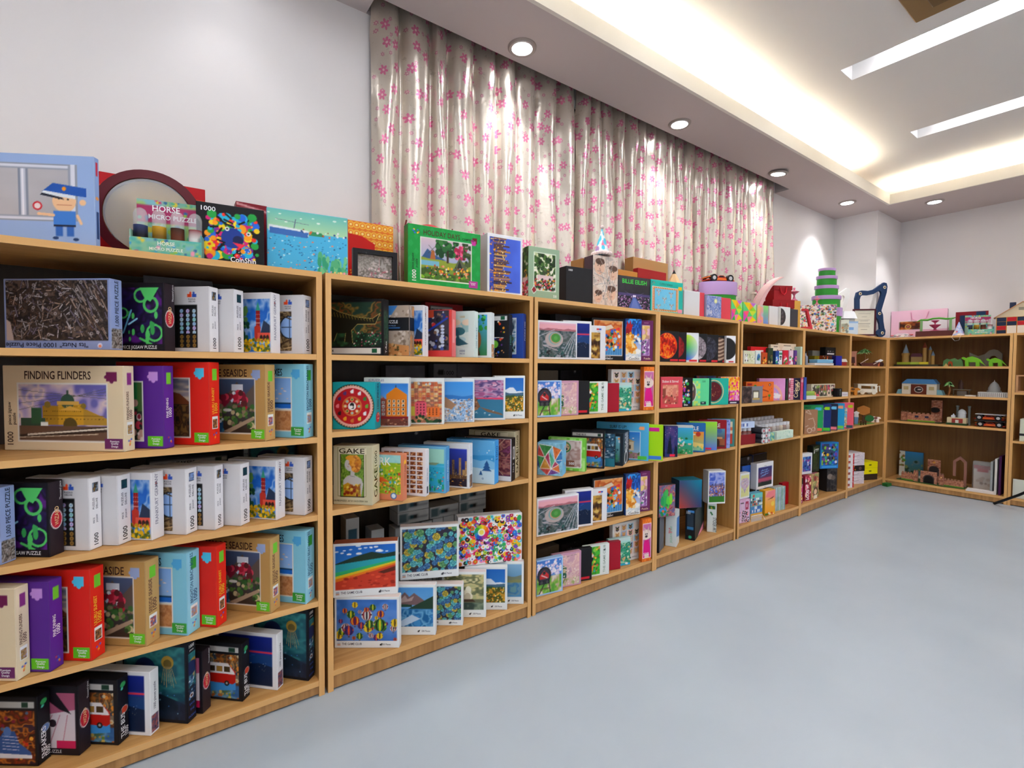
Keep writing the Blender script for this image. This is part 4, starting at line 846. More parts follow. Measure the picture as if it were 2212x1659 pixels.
def roost_f(c): c.g('f4f0e8', '2c5cc8').n(['1c3c7c', '2c7ce0', '102a54', '3ca8f0'], 4, 4, .9, None, .45, 1).p([(0, .0), (1, 0), (1, .25), (.7, .3), (0, .2)], 'f4f2ee').p([(.0, .25), (.0, .8), (.25, .82), (.5, .5), (.75, .3), (.4, .2)], 'e09838').b(['f0b850', 'd08028', 'e8a840', 'f4d8a0'], 50, .02, .05, 0, .18, .6, .6).p([(0, .72), (.1, .95), (.2, .86), (.3, .98), (.35, .85), (.45, .88), (.35, .7), (.2, .66)], 'b01c20').o(.1, .68, .06, '8c1820', .09).o(.1, .62, .03, 'e8c040').o(.1, .62, .015, '111').b(['e8a060', 'f0f0f0', 'c87840', '5c9cd0'], 14, .02, .045, .55, .42, .95, .62).b(['d8dcdc', 'c8d0d8'], 16, .03, .06, 0, .08, 1, .18, .5).t('CoinShin', .55, .02, .05, '222', 'C', 0, 1.2)
art('rooster', '3c5c9c', 'blue puzzle box with an orange hen', roost_f, plain('2c4c8c'))
def purp_f(c):
    c.f('6c2c5c').r(.05, .13, .70, .88, 'e8dce8'); s = c.sub(.06, .14, .68, .87); s.g('8c5c9c', 'e8c070').n(['a878c8', 'e8d0e0', 'c8a0d8', '7c4c8c'], 4, 5, .8, None, 0, .55).b(['5c3468', 'f0e8f0', 'b888c8', '3c8c5c'], 36, .015, .04, 0, 0, 1, .5).b(['f0d890', 'e8b8c8'], 8, .05, .1, 0, .6, 1, 1)
    c.t('Puzzle', .5, .035, .05, 'e8c8a8', 'C', 0, 1.1).r(.2, .93, .6, .945, 'c89cb8')
art('purple', '6c2c5c', 'plum puzzle box with a lilac fantasy picture', purp_f, plain('5c2450'))
def p_train(c): c.g('8ca8d0', '4c7cc8').b(['e8e0ec', 'd8c8e0', 'f4f0f4'], 80, .02, .05, 0, .5, 1, .95).n(['5c9c3c', '8cb84c', 'b8a888', 'e0d8c8'], 6, 5, 1, None, 0, .5).o(.3, .55, .24, '1c1c24', .26).o(.3, .56, .2, '34303c', .2).r(.12, .44, .48, .56, 'b82828').p([(.12, .56), (.3, .7), (.48, .56)], 'c83434').o(.3, .62, .05, '222').r(.08, .28, .52, .40, '1a1a20').o(.2, .34, .05, '444').o(.42, .34, .05, '444').l(.3, .28, .1, 0, .03, '2c2424').l(.5, .28, .55, 0, .03, '2c2424').l(.15, .14, .55, .14, .02, '6c4c3c').l(.2, .56, .42, .46, .02, 'f0f0f0')
art('train', 'a8c4e4', 'pale blue puzzle box with red steam engine', lambda c: (c.f('a8c8e8'), p_train(c.sub(.0, .05, .94, .97))), plain('8cb8e0'), gloss=1)
def p_tram(c): c.g('b8a0a8', 'e8b8b8').n(['e8c8b8', 'd8a8b0', 'f0d8c8', 'c8a0b0'], 5, 5, .7).l(.1, .9, .9, .95, .006, '665').l(.3, .95, .35, .6, .006, '665').p([(.02, .25), (.02, .62), (.35, .66), (.5, .6), (.5, .25)], '2c5c44').r(.05, .42, .16, .56, 'd8c8a0').r(.2, .42, .32, .57, 'e0d0a8').r(.36, .42, .47, .55, 'c8b890').r(.0, .58, .5, .62, 'd8c8a8').n(['8ca05c', 'b8bc84', 'e0b8b8', 'c8c8a0'], 6, 4, 1, None, 0, .22).l(.3, .24, .0, 0, .02, '3c2c28').l(.45, .24, .3, 0, .02, '3c2c28').b(['e8d0c8', 'f0e0d8', 'c88898'], 40, .01, .03, .4, .05, 1, .5)
art('tram', 'c898a8', 'dusty pink puzzle box with a green tram', lambda c: (c.f('c898b0'), p_tram(c.sub(.02, .04, .93, .96))), plain('b88ca0'), gloss=1)
art('blacktag', '17171a', 'thin black box with a small red tag', lambda c: c.f('1a1a1c').r(.1, .05, .9, .12, 'c82838').p([(0, .8), (.14, .7), (.14, .2), (0, .1)], 'e8e0d0'), plain('101012'))
def p_jung(c): c.n(['3c9c2c', '2c7c2c', '7cc040', '1c5c24'], 5, 6, 1).b(['4cb43c', '8cc84c', '2c8434'], 30, .04, .08).o(.4, .6, .1, '181c20', .14).o(.5, .68, .06, 'e8e0d8').p([(.54, .68), (.75, .6), (.56, .62)], 'e87828').b(['e87838', 'f0c848', '4c8cd8', 'e05c50', 'f0a060'], 22, .02, .05).p([(.3, .3), (.6, .35), (.5, .1)], 'e87c3c')
art('jungle', 'e8f0e8', 'white puzzle box with a toucan in jungle', lambda c: (c.f('e8eeea'), p_jung(c.sub(.03, .06, .62, .96)), c.t('THE GAME CLUB', .84, .08, .08, '889c8c', 'L', V, 1.1).r(.76, .80, .84, .84, '223')), plain('dde2de'))
art('redpics', 'a01c30', 'dark red puzzle box with a strip of dark photos', lambda c: (c.f('a01c30').r(.05, .12, .46, .90, 'e8e0dc'), [c.sub(.1, .16 + k * .145, .42, .29 + k * .145).n(['222', 'aaa', '644', 'ddd'], 3, 3, 1, k) for k in range(5)]), plain('8c1828'))
def p_for(c): c.g('3c9c94', 'b8e4dc').n(['2c8c6c', '4cb08c', '1c6c5c', 'a8dcc0'], 6, 8, 1, None, .1, .92).b(['1c7454', '3ca074', '2c8c6c', 'd8e8c8', 'c8b078'], 80, .02, .05, 0, .1, 1, .85).r(0, 0, 1, .08, '3cb8d8').b(['d8b888', 'e8d8b8'], 10, .03, .05, .1, .2, .8, .4)
art('forest', 'b8d8d4', 'teal puzzle box with a watercolour forest', lambda c: (c.f('c8dcd8'), p_for(c.sub(0, .0, 1, .9)), c.p([(.75, .06), (.8, .12), (.9, .08), (.86, .02)], 'f4f4f4').o(.15, .92, .04, 'e8ecf0')), plain('8cc0bc'))
def cats_f(c):
    c.f('ecebe8'); cl = ['c8c0b8', 'f0c8b8', 'a8c8d8', 'f0e0c8', 'e8d8d0', 'a8b8d0']; ct = ['3c3838', '1c1c1e', 'd8a070', 'e8dcd0', 'b88050', '5c5450', 'c89060']
    for i in range(4):
        for j in range(5):
            x, y = .05 + i * .225, .16 + j * .158; c.r(x, y, x + .21, y + .15, cl[(i * 2 + j) % 6]); k = ct[(i * 3 + j * 2) % 7]; X, Y = x + .105, y + .06
            c.o(X, Y, .05, k).p([(X - .065, Y + .03), (X - .055, Y + .08), (X - .015, Y + .045)], k).p([(X + .065, Y + .03), (X + .055, Y + .08), (X + .015, Y + .045)], k).o(X - .025, Y + .01, .009, 'e8d840').o(X + .025, Y + .01, .009, 'e8d840').o(X, Y - .015, .01, 'e8b0a8')
    c.r(.6, .06, .64, .09, '222').t('1000 Pieces', .76, .06, .03, '556', 'C', 0, .8)
art('cats', 'ecebe8', 'white puzzle box with rows of cat portraits', cats_f, plain('dddcda'))
def fren_f(c):
    c.f('e07828'); c.q(['e88838', 'd86c20'], 9, 16, 0, 0, 1, 1, 0, 4)
    c.r(.05, .08, .95, .90, 'f4e0e8').r(.08, .095, .92, .885, 'c05c94'); s = c.sub(.08, .095, .92, .885); s.g('b06090', 'c878a8').p([(.0, 0), (.1, .4), (.25, .55), (.7, .55), (.9, .3), (.95, 0)], 'd81c84').p([(.25, .1), (.2, 0), (.8, 0), (.75, .1)], 'e8d0b8').o(.4, .68, .2, 'e8d8cc', .15).p([(.2, .75), (.1, .92), (.35, .84)], 'd8c0b0').p([(.55, .8), (.75, .95), (.72, .72)], 'd8c0b0').o(.33, .7, .02, '222').o(.52, .7, .02, '222').o(.42, .63, .05, '3c3034', .035)
    c.t('500', .42, .14, .07, 'f4e4f0', 'C', 0, 1.1).t('PIECES', .42, .10, .025, 'f4e4f0')
art('frenchie', 'd8702c', 'orange checked puzzle box with pink-sweater bulldog', fren_f, plain('c86420'))
def poly_f(c):
    c.f('8cc8e0'); cl = ['3c8c44', 'c84840', '6c3c8c', 'e07030', '2c6cb0', 'a82c4c', '4cac7c', 'd8983c', '34307c']; P = [(.05, .95), (.3, .55), (0, .6), (.6, .9), (.7, .45), (.45, .75), (.95, .8), (1, .5), (.55, .2), (.9, .1), (.1, .2), (0, .3), (.4, .0), (.85, .35)]
    for k, t in enumerate([(0, 1, 3), (0, 2, 1), (1, 3, 5), (3, 6, 4), (6, 7, 4), (1, 5, 8), (5, 4, 8), (1, 10, 8), (2, 11, 10), (1, 2, 10), (8, 12, 10), (8, 9, 12), (8, 13, 9), (4, 7, 13), (4, 13, 8)]): c.p([P[q] for q in t], cl[k % 9])
    c.n(['fff', '888', '222'], 8, 8, .16)
    for a, b in ((0, 3), (0, 1), (1, 3), (1, 5), (3, 4), (4, 6), (1, 8), (5, 8), (4, 8), (2, 1), (10, 8), (1, 10), (8, 9), (8, 12), (7, 4), (4, 13), (13, 8)): c.l(*P[a], *P[b], .02, 'f0f0ec')
art('poly', '84c4e4', 'light blue box with jewel-coloured triangle pattern', poly_f, lambda c: c.f('7cc0e4').b(['5c8cc0', 'c8a888', 'e8f0f4', 'd87c6c'], 10, .03, .06, .2, .1, .8, .9))
def pug_f(c):
    c.f('7cc84c'); c.q(['7cc84c', 'a8e07c', 'b8e88c'], 12, 12, 0, 0, 1, 1, 0, 5); c.r(.06, .1, .90, .93, 'f0f0e8').r(.09, .12, .87, .91, 'b89c90'); s = c.sub(.09, .12, .87, .91); s.n(['c8b0a8', 'a88478', 'd8c8c0'], 4, 4, 1).o(.5, .75, .2, '3c7c3c', .2).o(.5, .75, .15, 'd8b890', .15).o(.5, .68, .07, '2c2420', .05).o(.42, .78, .02, '111').o(.58, .78, .02, '111').o(.3, .35, .2, '4c3830', .12).r(.2, 0, .8, .25, '8a5c44').t('500', .7, .08, .1, 'fff')
art('pug', '7cc84c', 'green checked puzzle box with a pug', pug_f, plain('6cb840'), 'a0d878')
art('wave', '1c2830', 'dark puzzle box with a stormy blue wave', lambda c: (c.f('14202c').n(['0c1c2c', '3c6c84', '1c3c54', 'a8c0cc'], 4, 8, 1), c.r(0, 0, 1, .25, '2c7484'), c.b(['dceaf0', '8ab0c0'], 30, .01, .03, .2, .4, 1, .9)), plain('141c24'), '1c1c20')
def indep_s(c):
    c.f('1c2430').t('INDEPENDENT', .8, .42, .35 * c.w / c.h, 'eee', 'L', V, .8).t('STATE', .5, .42, .25 * c.w / c.h, 'ccc', 'L', V).o(.5, .2, .25 * c.w / c.h, 'ddd').o(.5, .2, .16 * c.w / c.h, '1c2430').l(.25, .34, .75, .4, .01, 'ddd')
art('indep', '1c2430', 'black box with white lettering along its side', lambda c: (c.f('1c242c'), c.sub(.3, .1, .92, .9).g('3c6c5c', '8ccce8').b(['4c9c6c', 'e8a060', 'f0f0f0', '2c4c5c'], 26, .02, .06)), indep_s)
def surf_f(c):
    c.f('5cb4dc'); s = c.sub(.5, .05, .84, .76); c.r(.06, .035, .85, .775, 'e8f4f8'); s = c.sub(.07, .05, .84, .76); s.g('b8c8c8', '2c7ccc').r(.5, .3, .85, .62, 'd8c8a8').p([(.45, .62), (.7, .75), (.9, .62)], 'b8a078').r(.55, .35, .6, .5, '3c3028').r(.7, .35, .78, .5, '4c4030').p([(0, 0), (1, 0), (1, .2), (.3, .3), (0, .25)], '9c7c80').b(['7c8c54', 'b88c84', '5c6c44'], 30, .02, .05, 0, 0, 1, .25).b(['eee'], 5, .03, .05, .1, .7, .9, .9, .4)
    c.t('SURF IS UP!', .42, .85, .08, '1c3c54', 'C', 0, .8).r(.83, .82, .92, .91, 'f0a878').o(.83, .86, .02, 'f0a878').r(.80, .03, .97, .12, '5cc04c')
art('surf', '5cb4dc', 'sky blue puzzle box with desert house', surf_f, plain('7cccec'), '84cce8')
def lime_f(c):
    c.f('a8d820').r(.1, .07, .72, .82, 'e8f4d0'); s = c.sub(.12, .085, .71, .81); s.n(['2c6c24', '4c9c34', '1c4c1c', '8cc850'], 5, 7, 1).b(['6cb43c', '1c5c24', 'a8d86c'], 40, .02, .07)
    c.r(.74, .82, .93, .93, 'd82c94').o(.74, .87, .025, 'd82c94').r(.62, .03, .97, .13, '4c84d0').o(.66, .08, .02, 'f0e040')
art('lime', 'a8d820', 'lime green leafy puzzle box', lime_f, plain('98c81c'), 'b8e830')
# ---- bookcase 4
art('whitebox', 'dededf', 'plain white square box', lambda c: c.f('e0e0e1').r(.62, 0, .85, .04, 'c89898'), None, None, 'white_box')
art('coral', 'd8505c', 'plain coral red box', lambda c: c.f('d8505c').r(.5, 0, .8, .04, '8c5c5c'))
def swirl_f(c):
    c.f('8c9cc8').n(['7c8cc0', 'a8b4d8', '5c70ac', 'c8ccdc'], 4, 4, 1)
    for x, y, k in ((.3, .3, .22), (.65, .35, .25), (.45, .6, .18), (.8, .15, .18)):
        for j in range(4): c.o(x, y, k * (1 - j * .22), ['5c74b4', 'b8c4e0', '7c90c8', 'd8dce4'][j], r0=k * (1 - j * .22) - .02)
    c.o(.6, .78, .1, 'd8dca0').o(.6, .78, .05, 'f0f0c0').b(['e0e0b0'], 6, .01, .02, 0, .6, 1, 1)
art('swirl', '9caad0', 'pale blue box covered in swirling brushstrokes', swirl_f)
def facet_f(c):
    P = [(0, 1), (.5, 1), (1, 1), (0, .55), (.45, .6), (1, .6), (.3, .3), (.7, .35), (0, 0), (.4, 0), (1, 0), (.75, .8), (1, .15)]; cl = ['e8c820', '90d030', '3cb84c', 'f0a030', 'c8d840', '60cc80', 'f0607c', 'e884a8', 'a8d8a0', 'd050b8', 'b868c8', '5cc46c']
    for k, t in enumerate([(0, 1, 4), (0, 3, 4), (1, 2, 11), (1, 4, 11), (2, 5, 11), (4, 5, 11), (3, 4, 6), (4, 7, 6), (4, 5, 7), (3, 6, 8), (6, 9, 8), (6, 7, 9), (7, 12, 9), (5, 12, 7), (9, 12, 10)]): c.p([P[q] for q in t], cl[(k * 5) % 12])
    c.g if 0 else None
art('facet', '8cc84c', 'faceted rainbow box', facet_f, plain('5cc070'))
def disc(bg, cols, cx=.3, cy=.5, r=.42, gx=5, amt=1, ring=None, extra=None):
    def F(c):
        c.f(bg)
        if ring: c.o(cx, cy, r * 1.04, ring)
        t = Cv(c.w, c.h, 0, c.img.copy(), 0, 0, c.w, c.h, [], c.X, c.Y, c.rs); t.n(cols, gx, gx, amt)
        m = ((c.X - cx) * c.a) ** 2 + (c.Y - cy) ** 2 < r * r
        c.img[m] = t.img[m]
        if extra: extra(c)
        c.r(.55, .03, .95, .095, 'd02c3c')
    return F
art('sun', '1c1c1e', 'black box with a glowing orange sun disc', disc('1e1e20', ['8c1008', 'd82c10', 'e84818', 'f8b030', 'c82010'], .38, .52, .40, 6, 1, 'f05a40'))
art('mars', '1c1c1e', 'black box with a dark red planet disc', disc('1c1c1e', ['5c1418', 'a82428', '7c1c1c'], .2, .5, .42, 4))
def spec_f(c):
    c.f('f0f2f4'); m = ((c.X - .3) * c.a) ** 2 + (c.Y - .5) ** 2 < .43 ** 2
    t = np.clip((c.Y - .08) / .85, 0, 1)[..., None]; q = np.where(t < .5, hx('2c50d0') * (1 - 2 * t) + hx('3cb050') * 2 * t, hx('3cb050') * (2 - 2 * t) + hx('c8e830') * (2 * t - 1))
    f = np.clip((c.X - .2) * 1.1, 0, .9)[..., None]; q = q * (1 - f) + .97 * f; c.img[m] = q[m]; c.r(.45, .03, .9, .09, 'd02c3c')
art('spectrum', 'f0f2f4', 'white box with a green and blue colour disc', spec_f, plain('e0e2e4'))
art('moon', '1a1a1c', 'black box with a grey moon disc', disc('1c1c1e', ['8c8488', 'b8a8b0', '5c5458', 'd0c8cc'], .28, .5, .42, 6))
art('darkplanet', '1a1a1c', 'black box with a dim slate planet disc', disc('1c1c1e', ['2c2c34', '4c4c5c', '1c1c24', '6c6c78'], .25, .5, .42, 5))
def jup_f(c):
    disc('1c1c1e', ['fff', 'fff'], .3, .5, .42)(c); m = (((c.X - .3) * c.a) ** 2 + (c.Y - .5) ** 2 < .42 ** 2)
    k = (np.sin(c.Y * 46 + 2 * np.sin(c.X * 6)) * .5 + .5)[..., None]; q = hx('5c4034') * (1 - k) + hx('d8c0a8') * k; c.img[m] = q[m]; c.r(.55, .03, .95, .095, 'd02c3c')
art('jupiter', '1a1a1c', 'black box with a banded brown planet disc', jup_f)
art('whitedisc', 'eeeef0', 'white box half covered by a black disc', lambda c: c.f('f0f0f2').o(.1, .52, .40, '1c1c1e').r(.3, .03, .8, .08, 'd02c3c'), plain('e0e0e2'))
art('stirred', 'd85460', 'coral box with a bar scene', lambda c: (c.f('d85460'), pic(c, .08, .12, .80, .74, lambda s: s.f('e09880').q(['e8a890', 'd88870'], 10, 8, 0, .4, 1, 1, .06).r(0, .0, 1, .4, 'b85850').r(.0, .3, .2, .8, '8c4c3c').r(.65, .2, .85, .8, 'd88878').b(['6c3830', 'f0d0b0', 'c84850'], 24, .02, .06, 0, 0, 1, .5)), c.t('Shaken & Stirred', .42, .82, .08, 'f4e4e0', 'C', 0, .85).t('1000', .25, .04, .035, 'f4e4e0')), plain('c84854'))
art('catface', '141416', 'black box with a multicolour animal face', lambda c: (c.f('141416').b(['e83c3c', '3c6cd8', '3cac4c', 'f0a030', 'b03cb0', '5cc8e0', 'eee'], 70, .02, .06, .25, .15, .85, .9), c.t('Shin', .7, .03, .07, 'f4f4f4')), plain('101012'))
art('mintpug', '6cd89c', 'mint box with a green checked oval frame', lambda c: (c.f('6cd89c'), c.sub(0, .0, .58, .9).q(['8ce0a8', 'c8e87c'], 6, 10, 0, 0, 1, 1, 0, 4), c.o(.2, .5, .2, 'e8e8e0', .36).o(.2, .5, .17, '5c5048', .32).o(.2, .62, .08, 'c8b8a8').o(.2, .4, .1, '7c5448'), c.t('500', .75, .86, .07, '3c9c6c').r(.6, .05, .85, .15, '123').t('1000', .72, .08, .04, 'dfe')), plain('5cc88c'))
art('indigo', '28304c', 'dark indigo box with a rust cloud', lambda c: c.n(['1c2c54', '4c2c34', '2c3c6c', '7c3c34'], 3, 5, 1).r(.5, .1, .9, .35, '2c6cb0'))
art('clock', '2cb09c', 'teal box with a large maroon clock disc', lambda c: c.f('2cb09c').o(.15, .5, .44, 'dccfa0').o(.15, .5, .40, '2c8c7c').o(.15, .5, .36, '5c1c24').b(['d8b070', '8c3c30'], 20, .01, .02, .0, .3, .5, .75))
art('blossom', 'e8a0a8', 'box with a pink and golden blossom tree', lambda c: (c.n(['f0c030', 'e87828', 'f4d860', 'f09840'], 4, 3, 1, None, .5, 1), c.n(['e84c9c', 'f08cc0', 'c83484', 'f4b8d8'], 5, 4, 1, None, 0, .5), c.b(['f4d050', 'e83c8c', 'f8b0d0', 'f0a030', 'd82c7c'], 80, .015, .05), c.l(.4, 0, .45, .5, .03, '4c2c34'), c.r(.35, 0, 1, .12, '2c1c34'), c.r(.5, .04, .85, .08, 'eee')), plain('c87c9c'))
art('stonenight', '2c2c5c', 'navy box with a dark rock under night sky', lambda c: (c.g('1c3c6c', '3c3474').n(['4c3c7c', '2c3c74', '6c4c84'], 3, 5, .6), c.p([(.2, .1), (.3, .5), (.45, .7), (.5, .45), (.6, .1)], '12182c'), c.p([(.7, 0), (.8, .4), (.95, .3), (1, 0)], '12182c'), c.b(['e8e0f0'], 16, .004, .01, 0, .5, 1, 1), c.r(.4, .02, .8, .09, 'e8304c')))
art('palm', 'c8d4d0', 'white topped box with a tropical palm beach', lambda c: (c.f('d0d4d4'), c.sub(0, .0, 1, .92).g('3c9c5c', '4cb0dc').b(['1c6c34', '2c8c4c', '3cb070', 'e8c8b0'], 70, .02, .06, 0, 0, 1, .6).r(0, .42, 1, .55, '3cc0c8').b(['1c5c34'], 12, .03, .07, 0, .6, .5, .95).b(['f4f0e8'], 8, .02, .05, .5, .3, .8, .6)), plain('c0d0d0'), 'd8d8d4')
def puzf(base, title, fn):
    return lambda c: (c.f(base), c.t('PUZZLE', .48, .76, .13, 'f4f4f0', 'C', 0, .85), fn(c.sub(.06, .06, .94, .70)), c.o(.75, .62, .08, 'b8402c' if base[0] != '9' else '4c6c9c'))
art('bluepuz', '2c6ca8', 'blue box with a sunset beach poster', puzf('2c6ca8', '', lambda s: s.g('8cc8a8', 'f09838').p([(0, .3), (.4, .5), (1, .35), (1, .2), (0, .15)], 'e8d080').p([(.2, .7), (.6, .9), (.7, .85)], 'f0f0f0').b(['4cac8c', 'f0c050'], 12, .03, .06, 0, 0, 1, .3)), plain('245c94'), '3c84c0')
art('gradient', '8cb8b0', 'rainbow box fading lime to violet', lambda c: (c.g('6c84e0', 'a8e840').n(['fff', 'f0a0e0'], 2, 2, .0), c.p([(0, 0), (.4, 0), (0, .5)], 'a878dc'), c.r(.3, .03, .8, .08, 'e8304c')), plain('7cc8b0'), 'e08858')
art('redpuz', '941c28', 'dark red box with a stone arch poster', puzf('941c28', '', lambda s: s.g('5c2c1c', '5c9cb8').r(0, .1, 1, .45, '9c5c3c').o(.3, .2, .12, '3c2018', .25).o(.7, .2, .12, '3c2018', .25).r(.1, .45, .9, .55, 'd8a070')), plain('84141c'), 'a8202c')
art('lineblue', '8ca0dc', 'pale violet blue box with a fine line drawing', lambda c: c.n(['8c9ce0', 'a8b8ec', '7c88d0'], 5, 5, 1).b(['e8ecf8', '4c5cac'], 30, .01, .03))
art('tealframe', '4c8884', 'teal framed box with red bridge picture', lambda c: (c.f('4c8884'), c.sub(.12, .1, .9, .9).f('e8d8b8').r(0, 0, 1, .45, 'c84c38').r(0, .6, 1, .75, 'd87c50').r(.2, .1, .4, .4, 'e8d8b8').r(.6, .1, .8, .4, 'e8d8b8')))
art('slimblack', '18181c', 'slim black boxed set', plain('18181c'), lambda c: c.f('5c6068').l(0, 0, 1, .4, .05, '70747c'))
art('whitespine', 'dfe8e8', 'white box showing its spine with pink puzzle pieces', lambda c: (c.f('dfe8e8'), c.t('1000 PUZZLE', .5, .6, .12, '3c5c64', 'L', -V, .7) if 0 else c.b(['e8a0a8', 'd88890'], 6, .02, .03, .3, .38, .7, .52), c.t('JIGSAW 1000', .62, .1, .2 * c.w / c.h, '8ca', 'L', V)), lambda c: c.f('dfe4e4').p([(0, .3), (0, .85), (1, .8), (1, .2)], '5c8cc8'), 'e8ecec')
art('blackspine', '14161a', 'black box with a blue picture strip up its spine', lambda c: (c.f('14161a').r(.2, .45, .85, .88, '34404c').r(.2, .34, .85, .44, '3c7cac').r(.25, .9, .9, .98, '5c9cd8').o(.5, .1, .05, '3cb894'), c.t('1000', .3, .86, .1, 'ddd', 'C', 0, .5)), lambda c: (c.f('26302e'), c.p([(.3, .02), (.95, .02), (.95, .3)], 'e89cb0')), '3c4c50')
art('stickerart', 'e4ece8', 'white lettered box standing on end', lambda c: (c.f('e4ece8').r(.15, .80, .85, .93, '2c6c34').b(['d8c040', '1c4c24'], 12, .01, .02, .2, .82, .8, .91).b(['1c6c34'], 5, .018, .028, .35, .6, .65, .7), c.t('STICKER ART', .64, .52, .38 * c.w / c.h, '333c38', 'L', -V, .9)), plain('dce4e0'), 'eef2f0')
def cact_f(c): c.n(['8c4c5c', 'c87c70', '4c6c9c', 'a85c70'], 7, 7, 1).b(['c85c60', 'e8a070', '6c84c0'], 50, .01, .03).o(.35, .55, .09, '3cac5c', .26).o(.55, .45, .07, '5cc84c', .2).o(.45, .75, .07, '4cb45c', .12).o(.72, .55, .06, '84d03c', .18).o(.2, .5, .06, '2c9c5c', .15).fl(.25, .18, .14, '3c8cd0', 'e86c30').b(['2c8c4c'], 10, .02, .05, 0, 0, .7, .4)
art('cactus', '7c5c64', 'square box with green cacti', cact_f, plain('3c3c44'), '2c2c30')
def cube_f(c):
    A, B, C_, D_ = hx('c84c3c'), hx('2c3c6c'), hx('3c4c74'), hx('0c88a0'); x, y = c.X[..., None], c.Y[..., None]; c.img[:] = (A * (1 - x) + B * x) * (1 - y) + (C_ * (1 - x) + D_ * x) * y
art('bigcube', '2c5470', 'large teal to rust cube box', cube_f, None, '1c7484')
art('crowdcity', 'e4e8ea', 'white box with pink crowd and skyline', lambda c: (c.f('eceef0'), c.sub(.05, .05, .95, .95).g('5c74c8', '5c74d0').n(['4c64c0', 'c8ccec', '6c80d0'], 3, 5, .8, None, .6, 1).city(.5, ['2c3454', '5c5c7c', '8c7c8c'], 12, .04, .16).b(['d8b0a0', 'a86c6c', 'e8d0c0', '5c3444', '8c5c54'], 130, .012, .03, 0, .2, 1, .56).r(0, 0, 1, .2, '3c7c2c')), None, 'e0e0e0')
# ---- bookcase 5
art('rainbowgrad', 'b8c890', 'box fading from yellow through pink to blue', lambda c: (c.g('e080c8', 'c8d860'), c.n(['f0c860', 'f09ca0', 'c8b0e0', '8cc8c0'], 2, 2, .7), c.sub(.55, 0, 1, 1).g('7c90e0', '8cd06c')))
art('discbox', 'e4e6e6', 'white box with a dark photo disc', lambda c: c.f('e8eaea').o(.02, .5, .41, '18181c').o(.02, .5, .37, '3c3438').b(['6c4c4c', '28282c', '5c5c64'], 20, .02, .05, 0, .25, .25, .75).r(.4, 0, .7, .05, 'c85c5c'))
art('slab', '3c3c42', 'charcoal slab box with a red foot tag', lambda c: c.f('404046').r(.3, 0, .8, .06, 'c8404c'), None, None, 'card_box')
def mos_f(c):
    c.f('e8e4de'); cl = ['2c2c34', 'c84040', '3c74b8', 'e8b83c', '3c8c4c', '8c4c9c', 'e88c50', 'f4f2ee', 'f0d0d0', '5c4034']
    for k in range(420):
        x, y, r = c.rs.rand(), c.rs.rand(), .015 + .02 * c.rs.rand(); c.o(x, y, r, cl[c.rs.randint(10)], r0=r * .5 * c.rs.rand())
    for k in range(120): c.l(x := c.rs.rand(), y := c.rs.rand(), x + .05 * c.rs.randn(), y + .05 * c.rs.randn(), .008, cl[c.rs.randint(10)])
    c.r(.86, .28, .93, .34, '5cb4d8')
art('mosaic', 'dcd8d0', 'large white box with dense multicolour squiggle print', mos_f, lambda c: c.f('3c3438').b(['d8c8c0', '8c4c50'], 20, .01, .02, .2, .3, .8, .95))
pk = lambda base, cols, tx='', tc='fff', hh=.15: (lambda c: (c.f(base), c.b(cols, 14, .05, .12, .1, .1, .9, .55), c.t(tx, .5, .74, hh, tc, 'C', 0, .8)))
art('pandabox', 'e8e4d8', 'low cream box with a panda drawing', lambda c: c.f('e8e6dc').n(['e8e6dc', 'c8d0a0', 'e0dcc8'], 4, 2, .7).o(.25, .3, .16, 'f4f4f0').o(.25, .58, .13, 'f4f4f0').o(.17, .68, .05, '222').o(.33, .68, .05, '222').o(.2, .58, .03, '222').o(.3, .58, .03, '222').o(.15, .25, .06, '222').o(.35, .25, .06, '222').b(['8ca060'], 12, .03, .06, .5, .2, .95, .7), None, None, 'toy_pack', 'toy pack')
art('bluegem', 'e0e6e4', 'white pack with a blue gem shape', lambda c: c.f('e0e8e4').p([(.2, .3), (.3, .7), (.6, .8), (.85, .6), (.7, .25)], '2c5c8c').p([(.3, .7), (.6, .8), (.5, .5)], '4c8cb4').o(.6, .35, .08, '4c8c3c'), None, None, 'toy_pack', 'toy pack')
art('redcard', 'c81c24', 'flat bright red card box', lambda c: c.f('cc1c24').r(.25, .72, .75, .8, 'f0d8d0'), None, None, 'toy_pack', 'toy pack')
art('orangepack', 'c86430', 'orange patterned pack', pk('b84c20', ['e89838', '3c1c14', 'f0d060', '3c6cc0']), None, None, 'toy_pack', 'toy pack')
art('forestpack', '3c4c30', 'dark green mottled pack', pk('34442c', ['5c6c44', '1c2418', '8c6444', 'c8b088']), None, None, 'toy_pack', 'toy pack')
art('navypack', '1c3464', 'navy blue pack with white lettering', pk('24468c', ['e8e8f0', '2c6cc8', 'e85040', '3cac6c', 'f4f4f8']), None, None, 'toy_pack', 'toy pack')
art('pandapack', 'e4ecec', 'white pack with black and white face', lambda c: c.f('dfe8e8').o(.5, .4, .2, 'f4f4f4').o(.35, .55, .07, '222').o(.65, .55, .07, '222').o(.43, .4, .05, '222').o(.6, .4, .05, '222').r(0, .7, 1, .85, '2c7c5c'), None, None, 'toy_pack', 'toy pack')
art('redpack', 'c82c44', 'crimson pack with white stripes', pk('c8243c', ['f4f0f0', 'e86478', '2c8c3c', 'fff']), None, None, 'toy_pack', 'toy pack')
art('pinkpack', 'e098b0', 'pink and white flower pack', pk('f0d8e0', ['d84c80', 'f4f4f4', '4c9c54', '5c4c8c']), None, None, 'toy_pack', 'toy pack')
art('purplepack', '5c3c7c', 'purple pack with yellow star', pk('5c3c84', ['f0d040', '2c2c5c', 'b84c9c']), None, None, 'toy_pack', 'toy pack')
